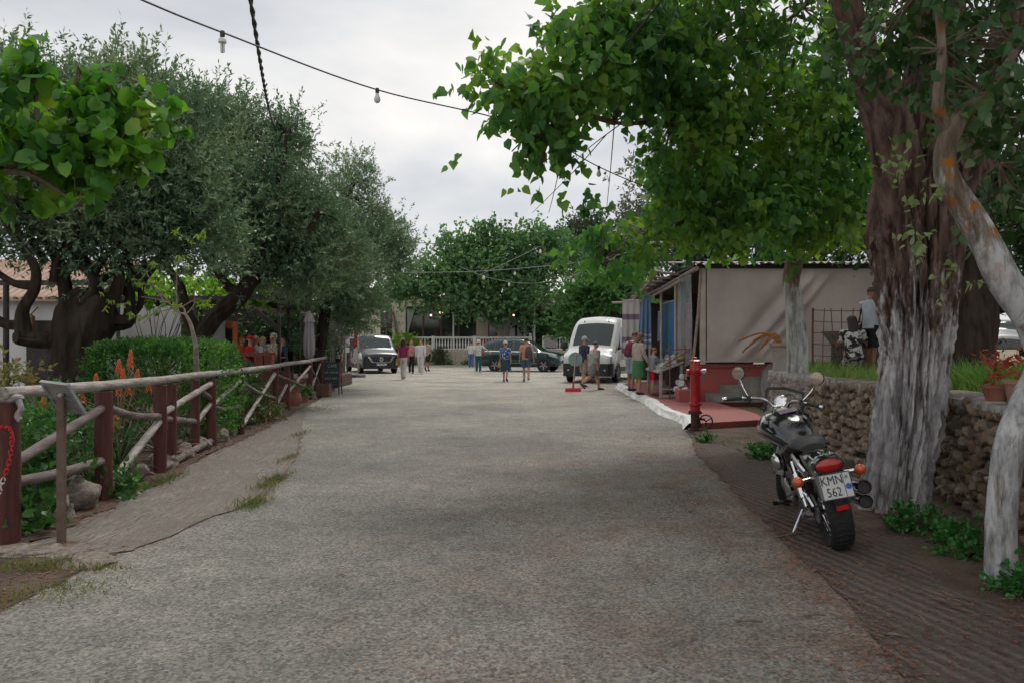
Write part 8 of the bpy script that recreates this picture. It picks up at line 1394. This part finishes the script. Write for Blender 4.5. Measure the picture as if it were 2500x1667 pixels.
def wheel2(nm, cy, r, w, M=None, spokes=20):
    A = Matrix.Rotation(PI / 2, 3, 'Y'); t = MB(); k = w / 2; prof = [(r - .10, -k * .55), (r - .075, -k * .9), (r - .045, -k), (r - .018, -k * .86), (r - .004, -k * .5), (r, 0), (r - .004, k * .5), (r - .018, k * .86), (r - .045, k), (r - .075, k * .9), (r - .10, k * .55)]; t.lathe(prof, 44, (0, cy, r), A, cap=False)
    if M: t.xf(M)
    ty = t.build(nm, M_TYRE, mo, smooth=True)
    g = MB()
    for i in range(40):
        a = 2 * PI * i / 40
        for sx in (-1, 1):
            def q(xx, rr, da=0): return Vector((xx, cy + math.cos(a + da) * rr, r + math.sin(a + da) * rr))
            g.bar(q(sx * .005, r + .0025), q(sx * w * .36, r - .012, .07), .012, .006)
    if M: g.xf(M)
    tag(g.build('tread', mat('tread_block', (.022, .022, .024), rough=.9), ty), kind='stuff')
    rm = MB(); rm.lathe([(r - .10, -k * .5), (r - .115, -k * .35), (r - .125, 0), (r - .115, k * .35), (r - .10, k * .5)], 36, (0, cy, r), A, cap=False)
    if M: rm.xf(M)
    rm.build('rim', M_CHROME, ty, smooth=True); hb = MB(); hb.lathe([(.03, -.09), (.06, -.06), (.045, 0), (.06, .06), (.03, .09)], 16, (0, cy, r), A)
    if M: hb.xf(M)
    hb.build('hub', M_CHROME, ty, smooth=True)
    for i in range(spokes):
        a = 2 * PI * i / spokes; s = MB(); sx = 1 if i % 2 else -1; s.tube([Vector((sx * .05, cy + math.cos(a) * .05, r + math.sin(a) * .05)), Vector((sx * .01, cy + math.cos(a + .2) * (r - .12), r + math.sin(a + .2) * (r - .12)))], .003, 4)
        if M: s.xf(M)
        s.build('spoke', M_CHROME, ty)
wheel2('rear_wheel', 0, .325, .175); wheel2('front_wheel', 1.66, .33, .12, MS)
def fender(nm, cy, r, w, a0, a1, m, M=None, n=16):
    rg = []
    for i in range(n + 1):
        a = R(a0 + (a1 - a0) * i / n); c = Vector((0, cy, .325)); d = Vector((0, math.cos(a), math.sin(a)))
        rg.append([c + d * (r - .055) + Vector((-w / 2, 0, 0)), c + d * (r - .012) + Vector((-w * .46, 0, 0)), c + d * (r + .006) + Vector((-w * .28, 0, 0)), c + d * (r + .012), c + d * (r + .006) + Vector((w * .28, 0, 0)), c + d * (r - .012) + Vector((w * .46, 0, 0)), c + d * (r - .055) + Vector((w / 2, 0, 0))])
    mb = MB(); mb.loft(rg, cap=False, closed=False)
    if M: mb.xf(M)
    return mb.build(nm, m, mo, smooth=True)
rf = fender('rear_fender', .03, .425, .235, 48, 160, M_MBLK); fender('front_fender', 1.66, .365, .15, 20, 175, M_MBLK, MS)
# skull-like white scrawl on the fender back: a few pale strokes lying on it
def stroke(pts, r=.006):
    mb = MB(); mb.tube(spline([Vector((x, .03 + math.cos(R(a)) * .438, .325 + math.sin(R(a)) * .438)) for x, a in pts], 4), r, 5); mb.build('painted_stroke', mat('white_scrawl', (.42, .42, .44), rough=.6), rf)
stroke([(-.075, 108), (-.06, 116), (-.03, 112), (-.015, 118)]); stroke([(.075, 108), (.06, 116), (.03, 112), (.015, 118)]); stroke([(-.05, 124), (-.02, 127), (.02, 127), (.05, 124)]); stroke([(-.03, 131), (0, 134), (.03, 131)]); stroke([(0, 103), (.01, 108)])
# tank
rg = []
for (y, z, w, hh) in ((.58, .72, .07, .05), (.64, .755, .125, .09), (.76, .80, .18, .13), (.92, .83, .22, .145), (1.06, .845, .24, .15), (1.20, .845, .215, .13), (1.28, .84, .14, .10), (1.31, .83, .05, .05)):
    rg.append([Vector((math.copysign(abs(math.cos(a)) ** .8, math.cos(a)) * w, y, z + (math.sin(a) * hh if math.sin(a) > 0 else math.sin(a) * hh * .9))) for a in np.linspace(0, 2 * PI, 25)[:-1]])
mb = MB(); mb.loft(rg); tk = mb.build('fuel_tank', M_MBLK, mo, smooth=True)
mb = MB(); mb.lathe([(.055, 0), (.055, .012), (.04, .02), (.01, .022)], 20, (0, 1.10, .990)); mb.build('filler_cap', M_CHROME, tk, smooth=True)
sm_ = mat('tank_sticker', (.32, .24, .26), (.10, .09, .16), .5, scale=30); mb = MB(); mb.box((.03, .905, .979), (.15, .09, .006), M=Matrix.Rotation(R(12), 3, 'X')); mb.build('sticker', sm_, tk); mb = MB(); mb.box((-.005, .985, .995), (.075, .05, .006), M=Matrix.Rotation(R(10), 3, 'X')); mb.build('sticker', mat('cream_sticker', (.5, .5, .44), rough=.6), tk)
for sx in (-1, 1): mb = MB(); mb.tube(spline([(sx * .14, .66, .74), (sx * .22, .85, .80), (sx * .245, 1.05, .82), (sx * .215, 1.20, .83)], 5), .006, 6); mb.build('pinstripe', M_ENG, tk, smooth=True)
# seats
rg = []
for (y, z, w, hh) in ((.10, .765, .09, .03), (.15, .785, .13, .05), (.28, .78, .15, .06), (.38, .74, .16, .06), (.48, .70, .17, .06), (.58, .70, .15, .06), (.68, .74, .10, .05), (.74, .78, .05, .03)):
    rg.append([Vector((math.cos(a) * w, y, z + math.sin(a) * hh)) for a in np.linspace(0, 2 * PI, 19)[:-1]])
mb = MB(); mb.loft(rg); mb.build('seat', M_SEAT, mo, smooth=True)
# frame, engine
fm_ = MB(); 
for q, r in (([(0, 1.24, .84), (0, .9, .68), (0, .55, .62), (0, .3, .66)], .03), ([(0, 1.26, .76), (0, 1.18, .40), (0, 1.0, .22), (0, .5, .22), (0, .35, .45)], .028), ([(.11, .5, .3), (.12, .25, .32), (.12, 0, .325)], .028), ([(-.11, .5, .3), (-.12, .25, .32), (-.12, 0, .325)], .028), ([(.1, .5, .62), (.12, .2, .6), (.11, -.05, .62)], .018), ([(-.1, .5, .62), (-.12, .2, .6), (-.11, -.05, .62)], .018)): fm_.tube(spline(q, 5), r, 8)
fm_.build('frame', M_MBLK, mo, smooth=True)
en = MB(); en.box((0, .78, .33), (.26, .42, .26), taper=.85); eo = en.build('crankcase', M_ENG, mo)
for sx in (-1, 1): mb = MB(); mb.lathe([(.13, 0), (.13, .03), (.10, .05), (.03, .055)], 20, (sx * .13, .70, .33), Matrix.Rotation(sx * PI / 2, 3, 'Y')); mb.build('engine_cover', M_CHROME, eo, smooth=True); mb = MB(); mb.lathe([(.09, 0), (.09, .025), (.03, .04)], 18, (sx * .13, .92, .36), Matrix.Rotation(sx * PI / 2, 3, 'Y')); mb.build('engine_cover', M_CHROME, eo, smooth=True)
for sg in (-1, 1):
    A = Matrix.Rotation(R(-26 * sg), 3, 'X')
    mb = MB(); mb.lathe([(.075, .10)] + [(r_, .12 + k * .012) for k in range(14) for r_ in ((.095, .075) if k % 2 else (.075, .095))] + [(.085, .30), (.05, .34)], 18, (0, .80 + sg * .02, .36), A); mb.build('cylinder', M_ENG, eo)
mb = MB(); mb.ball((-.17, .84, .58), (.05, .1, .075), 12, 8); mb.build('air_cleaner', M_CHROME, mo, smooth=True)
for sx in (-1, 1):
    mb = MB(); mb.prism([(sx * .135, .30, .40), (sx * .135, .52, .42), (sx * .135, .50, .62), (sx * .135, .34, .60)], (sx * .02, 0, 0)); mb.build('side_cover', M_MBLK, mo)
    mb = MB(); mb.tube([(sx * .155, .05, .34), (sx * .145, .26, .66)], .018, 10); sk_ = mb.build('shock_absorber', M_CHROME, mo, smooth=True); mb = MB(); mb.tube([(sx * .152, .09, .40), (sx * .147, .20, .57)], .034, 12); mb.build('shock_shroud', M_CHROME, sk_, smooth=True)
    mb = MB(); q = spline([(sx * .13, -.12, .62), (sx * .135, .05, .66), (sx * .13, .25, .70)], 5); mb.tube(q, .020, 8, ell=1.6); mb.build('fender_strut', M_CHROME, mo, smooth=True)
    # forks (turn with the bars)
    mb = MB(); d = -axd; a = ST + Vector((sx * .10, .06, .06)); e_ = Vector((sx * .10, 1.66, .33)); mb.tube([a, a.lerp(e_, .5)], .021, 10); mb.xf(MS); fo = mb.build('fork', M_CHROME, mo, smooth=True); mb = MB(); mb.tube([a.lerp(e_, .45), e_], .030, 10); mb.xf(MS); mb.build('fork_slider', M_ENG, fo, smooth=True)
    # footpegs
    mb = MB(); mb.tube([(sx * .14, .62, .28), (sx * .33, .60, .29)], .018, 8); mb.build('footpeg', M_MBLK if sx < 0 else M_BLKPL, mo, smooth=True)
    mb = MB(); mb.tube([(sx * .13, .30, .42), (sx * .25, .26, .41)], .014, 8); mb.build('pillion_peg', M_ENG, mo, smooth=True)
mb = MB(); mb.tube(spline([(-.14, .66, .28), (-.18, .72, .27), (-.22, .80, .23)], 4), .01, 6); mb.build('gear_lever', M_CHROME, mo, smooth=True)
mb = MB(); mb.tube(spline([(-.12, .48, .22), (-.22, .44, .10), (-.335, .40, -.055)], 4), .013, 8); sdx = mb.build('side_stand', M_CHROME, mo, smooth=True); mb = MB(); mb.ball((-.34, .39, -.058), (.035, .03, .010), 8, 5); mb.build('stand_foot', M_CHROME, sdx, smooth=True)
# chain guard / swing-arm covers on the left
mb = MB(); q = spline([(-.135, .45, .36), (-.14, .2, .42), (-.14, .0, .45), (-.135, -.16, .38)], 5); mb.tube(q, .022, 8, ell=.45); mb.build('chain_guard', M_CHROME, mo, smooth=True); mb = MB(); mb.lathe([(.11, 0), (.11, .012)], 24, (-.10, 0, .325), Matrix.Rotation(-PI / 2, 3, 'Y')); mb.build('sprocket', M_ENG, mo)
mb = MB(); q = spline([(-.12, .42, .20), (-.15, .2, .24), (-.15, .02, .30)], 4); mb.tube(q, .035, 10, ell=.6); mb.build('swing_arm', M_ENG, mo, smooth=True)
# twin exhausts on the right
for (z, y1, r) in ((.455, -.20, .052), (.335, -.14, .050)):
    mb = MB(); q = spline([(.12, .95, .42), (.20, .80, .24), (.20, .5, .25), (.215, .25, z - .06), (.225, y1 + .45, z - .03)], 6); mb.tube(q, .026, 10); ex = mb.build('exhaust_pipe', M_CHROME, mo, smooth=True)
    mb = MB(); mb.tube([(.222, y1 + .5, z - .035), (.225, y1 + .4, z - .025), (.232, y1, z)], [.03, r, r], 18, cap=False); mb.tube([(.232, y1, z), (.231, y1 + .10, z - .01)], [r * .88, r * .84], 18, cap=False); mb.build('silencer', M_CHROME, ex, smooth=True); mb = MB(); mb.tube([(.2316, y1 + .03, z - .002), (.2312, y1 + .05, z - .004)], r * .87, 18); mb.build('silencer_core', M_BLKPL, ex)
# tail: lamp, plate, indicators, reflector
def RF(a, r, x=0): return Vector((x, .03 + math.cos(R(a)) * r, .325 + math.sin(R(a)) * r))
mb = MB(); rg = []
for (dy, sx_, sz) in ((.03, .118, .070), (-.02, .116, .068), (-.045, .108, .06)): rg.append([Vector((math.cos(a) * sx_, -.30 + dy, .69 + math.sin(a) * sz)) for a in np.linspace(0, 2 * PI, 25)[:-1]])
mb.loft(rg); tl = mb.build('tail_light_housing', M_MBLK, mo, smooth=True)
mb = MB(); mb.ball((0, -.342, .693), (.096, .028, .048), 18, 10); mb.build('tail_light', M_REDL, tl, smooth=True)
MP = Matrix.Translation((0.008, -.375, .545)) @ Matrix.Rotation(R(2), 4, 'Y') @ Matrix.Rotation(R(78), 4, 'X') @ Matrix.Diagonal((.9, .9, 1, 1))
mb = MB(); mb.box((0, 0, 0), (.245, .205, .006)); mb.xf(MP); pl_ = mb.build('number_plate', M_PLATE, mo)
for (c, d) in (((0, .0985, .004), (.245, .006, .004)), ((0, -.0985, .004), (.245, .006, .004)), ((-.119, 0, .0045), (.006, .2, .004)), ((.119, 0, .0045), (.006, .2, .004)), ((.062, 0, .0045), (.003, .19, .003))): mb = MB(); mb.box(c, d); mb.xf(MP); mb.build('plate_border', M_INK, pl_)
for tx, c in (('KMN', (-.027, .045)), ('562', (-.027, -.048))):
    o = link('lettering', text_mesh(tx, .098, depth=.001), M_INK, pl_); o.matrix_local = MP @ Matrix.Translation((c[0], c[1], .0055)) @ Matrix.Diagonal((.80, 1.02, 1, 1))
mb = MB(); mb.lathe([(.023, 0), (.023, .003)], 20, (.091, -.015, .004)); mb.xf(MP); mb.build('blue_sticker', M_BLUE, pl_); mb = MB(); mb.lathe([(.014, 0), (.014, .003)], 8, (.088, .06, .004)); mb.xf(MP); mb.build('seal', M_ENG, pl_)
mb = MB(); mb.box((0, -.315, .49), (.06, .04, .26)); mb.build('plate_bracket', M_BLKPL, mo); mb = MB(); mb.box((.01, -.385, .39), (.085, .014, .034)); mb.build('rear_reflector', M_REDL, mo)
for sx in (-1, 1): mb = MB(); mb.tube([(sx * .10, -.22, .60), (sx * .185, -.24, .60)], .013, 8); ind = mb.build('indicator_stalk', M_CHROME, mo, smooth=True); mb = MB(); mb.ball((sx * .222, -.25, .60), (.042, .038, .040), 14, 9); mb.build('indicator_lens', M_ORL, ind, smooth=True)
# bars, controls, clocks, screen (turn with the fork)
def S(mb, nm, m, par=mo, smooth=True): mb.xf(MS); return mb.build(nm, m, par, smooth=smooth)
mb = MB(); mb.tube(spline([(-.36, .98, 1.065), (-.24, 1.05, 1.075), (-.12, 1.14, 1.06), (-.06, 1.20, 1.0), (.06, 1.20, 1.0), (.12, 1.14, 1.06), (.24, 1.05, 1.075), (.36, .98, 1.065)], 6), .0135, 10); hb = S(mb, 'handlebar', M_CHROME)
for sx in (-1, 1):
    a, e_ = Vector((sx * .29, 1.02, 1.071)), Vector((sx * .41, .952, 1.06)); mb = MB(); mb.tube([a, e_], .018, 10); S(mb, 'grip', M_BLKPL, hb); mb = MB(); mb.tube([e_, e_.lerp(a, -.25)], .019, 10); S(mb, 'bar_end', M_CHROME, hb)
    mb = MB(); mb.box((sx * .245, 1.055, 1.07), (.06, .055, .05)); S(mb, 'switch_gear', M_BLKPL, hb, False); mb = MB(); mb.tube(spline([(sx * .25, 1.09, 1.06), (sx * .33, 1.09, 1.05), (sx * .41, 1.03, 1.045)], 4), .007, 6); S(mb, 'lever', M_CHROME, hb)
    mb = MB(); mb.tube(spline([(sx * .24, 1.05, 1.09), (sx * .30, 1.08, 1.17), (sx * .335, 1.08, 1.24)], 4), .006, 6); ms_ = S(mb, 'mirror_stem', M_CHROME, hb); mb = MB(); mb.ball((sx * .345, 1.09, 1.29), (.062, .018, .062), 18, 8); S(mb, 'mirror', M_BLKPL, ms_); mb = MB(); mb.lathe([(.056, 0), (.056, .004)], 24, (sx * .345, 1.073, 1.29), Matrix.Rotation(PI / 2, 3, 'X')); S(mb, 'mirror_glass', mat('mirror_glass', (.8, .82, .82), rough=.03, metal=1.0), ms_)
    mb = MB(); mb.ball((sx * .20, 1.36, .80), (.035, .035, .032), 10, 7); S(mb, 'front_indicator', M_CHROME); mb = MB(); mb.tube([(sx * .06, 1.20, 1.0), (sx * .06, 1.21, .93)], .016, 8); S(mb, 'riser', M_CHROME, hb)
mb = MB(); mb.ball((0, 1.44, .86), (.095, .12, .095), 18, 10); S(mb, 'headlight', M_CHROME); mb = MB(); mb.lathe([(.055, 0), (.058, .03), (.05, .035)], 20, (0, 1.27, 1.03), Matrix.Rotation(R(55), 3, 'X')); S(mb, 'speedometer', M_CHROME); mb = MB(); mb.box((0, 1.21, .93), (.24, .10, .035)); S(mb, 'top_yoke', M_ENG, mo, False); mb = MB(); mb.box((.13, 1.16, 1.06), (.05, .03, .03)); S(mb, 'kill_switch', M_REDL, hb, False)
for pts in ([(-.16, 1.30, .92), (-.16, 1.34, 1.12), (-.15, 1.35, 1.14), (0.0, 1.37, 1.15), (.17, 1.35, 1.12), (.18, 1.32, 1.02), (.15, 1.30, .90)],): mb = MB(); mb.tube(pts, .013, 8); S(mb, 'screen_bracket', M_BLKPL)
mb = MB(); v = []
for j in range(11):
    for i in range(13):
        u = i / 6 - 1; w = j / 10; hw = .22 * math.sqrt(max(0.02, 1 - (max(0, w - .35) / .65) ** 2.4)) if w > .35 else .16 + .06 * w / .35; v.append((u * hw, 1.40 - .10 * w + .03 * (1 - u * u), .93 + .50 * w))
mb.add(v, [(j * 13 + i, j * 13 + i + 1, (j + 1) * 13 + i + 1, (j + 1) * 13 + i) for j in range(10) for i in range(12)]); S(mb, 'windscreen', M_CLEAR)
mb = MB(); mb.tube(spline([(-.25, 1.06, 1.05), (-.2, 1.2, .98), (-.1, 1.28, .92)], 5), .006, 6); S(mb, 'cable', M_BLKPL); mb = MB(); mb.tube(spline([(.25, 1.06, 1.05), (.2, 1.22, .99), (.08, 1.28, .9)], 5), .006, 6); S(mb, 'cable', M_BLKPL)

# ================================================================ leaf litter, twigs, verge grass (too many to count)
def litter(name, label, cat, n, area, zs, L, W, m, seed, flat=.25):
    g = np.random.default_rng(seed); p = area(g, n); k = len(p); p = np.c_[p, np.full(k, zs)]; a = g.uniform(0, 2 * PI, k); d = unit(np.c_[np.cos(a), np.sin(a), g.normal(size=k) * flat * .4]); nn = np.c_[g.normal(size=(k, 2)) * flat, np.ones(k)]; nn = unit(nn - d * (nn * d).sum(1, keepdims=True))
    LL = g.uniform(L * .5, L * 1.3, k); v, f = leaf_geo(p, d, nn, LL, LL * W / L, 'diamond', .1); v[:, 2] = np.maximum(v[:, 2], zs - .002); tag(link(name, np_mesh(name, v, f), m), label, cat, kind='stuff')
M_LIT = leafmat('dead_leaves', [(.045, .016, .012), (.10, .035, .022), (.17, .075, .045), (.12, .085, .06)], .1, .7, 1.0); M_STR = leafmat('bark_shreds', [(.04, .018, .014), (.09, .045, .032), (.15, .095, .07)], 0.02, .8, 1.0)
def rside(lo, hi, y0, y1, pw=1.0):
    def f(g, n):
        k = max(20, n // 28); y = y0 + (y1 - y0) * g.uniform(0, 1, k) ** 1.5; x = lo + (hi - lo) * g.uniform(0, 1, k) ** pw; i = g.integers(0, k, n); return np.c_[x, y][i] + g.normal(size=(n, 2)) * g.uniform(.05, .4, (k, 1))[i]
    return f
litter('leaf_litter', 'reddish dead leaves scattered under the trees on the right', 'leaves', 3600, rside(1.7, 4.1, 3.0, 13.5), .020, .036, .013, M_LIT, 201)
litter('leaf_litter', 'small brown leaf bits strewn over the right half of the road', 'leaves', 3000, rside(2.1, -1.4, 3.0, 12, 1.7), .006, .022, .009, M_LIT, 202)
litter('bark_litter', 'long curled bark strips around the curved tree', 'bark', 420, rside(2.3, 3.7, 3.8, 8.5), .022, .13, .012, M_STR, 203)
litter('leaf_litter', 'red brown patch of crushed leaves on the road left of the motorcycle', 'leaves', 1500, lambda g, n: np.c_[1.75 + g.normal(size=n) * .38, 7.7 + g.normal(size=n) * .55], .006, .020, .008, M_LIT, 210)
def edge_area(line, spread):
    ls = np.array(line)
    def f(g, n): i = g.integers(0, len(ls) - 1, n); t = g.uniform(0, 1, (n, 1)); return ls[i] * (1 - t) + ls[i + 1] * t + g.normal(size=(n, 2)) * spread
    return f
RBf = [p for p in RBr if 2.8 < p[1] < 12.5]; LBf = [p for p in LBr if 2.5 < p[1] < 13]; APf = [p for p in ap if p[1] < 16]
litter('leaf_litter', 'dark leaf debris gathered along the right edge of the road', 'leaves', 2600, edge_area(RBf, .10), .018, .032, .012, M_LIT, 204); litter('leaf_litter', 'brown leaf debris gathered along the fence foot', 'leaves', 2600, edge_area(APf, .13), .024, .045, .012, M_LIT, 205); litter('leaf_litter', 'brown debris in the joint beside the left apron', 'leaves', 700, edge_area([p for p in LBf if p[1] > 5.5], .03), .016, .028, .01, M_LIT, 206)
litter('leaf_litter', 'dead leaves and bark on the near left verge', 'leaves', 700, lambda g, n: np.c_[g.uniform(-4.6, -2.9, n), g.uniform(3.6, 6.2, n)], .014, .07, .014, M_LIT, 207)
M_VG = leafmat('verge_grass', [(.04, .06, .02), (.08, .10, .03), (.17, .14, .06)], .25, .5, 2.0)
def tuft(cx, cy, rx, ry):
    return lambda g, n: np.c_[cx + g.normal(size=n) * rx, cy + g.normal(size=n) * ry]
vv, ff = [], []; off = 0
for i, (px, py, rx, ry, n, hl) in enumerate(((665, 1180, .07, .28, 520, .07), (620, 1235, .06, .18, 320, .09), (705, 1120, .04, .3, 200, .05), (90, 1390, .16, .08, 330, .08), (240, 1395, .10, .04, 130, .05), (150, 1440, .22, .08, 220, .05), (20, 1470, .2, .10, 220, .06), (760, 1000, .25, .5, 300, .10), (1850, 1090, .25, .25, 420, .06), (1770, 1075, .3, .25, 260, .05), (400, 1180, .06, .25, 260, .1), (735, 1062, .05, .3, 160, .06))):
    q = G(px, py); v, f = blades(n, tuft(q.x, q.y, rx, ry), .012, (hl * .4, hl * 1.3), .007, 300 + i, .6); vv.append(v); ff.append(f + off); off += len(v)
tag(link('verge_grass', np_mesh('verge_grass', np.concatenate(vv), np.concatenate(ff)), M_VG), 'thin yellowing grass tufts along the road edges', 'grass', kind='stuff')
for i, (px, py, L, a, lab) in enumerate(((1935, 1310, .34, .5, 'stick lying on the raked concrete below the rear wheel'), (1830, 1525, .14, -.1, 'short twig on the road at lower right'), (1990, 1510, .13, .1, 'thin twig near the road edge at lower right'), (2190, 1560, .12, -.4, 'brown twig on the raked concrete at lower right'), (1690, 1252, .07, .1, 'dark bark piece on the road left of the motorcycle'))):
    q = G(px, py); mb = MB(); mb.tube(spline([q + Vector((-L / 2 * math.cos(a), -L / 2 * math.sin(a), .018)), q + Vector((0, .01, .024)), q + Vector((L / 2 * math.cos(a), L / 2 * math.sin(a), .018))], 4), [.008] * 4 + [.007] * 3 + [.004] * 2, 6, wob=.15); tag(mb.build('twig', M_TWIG, None), lab, 'twig', 'twigs on the ground')
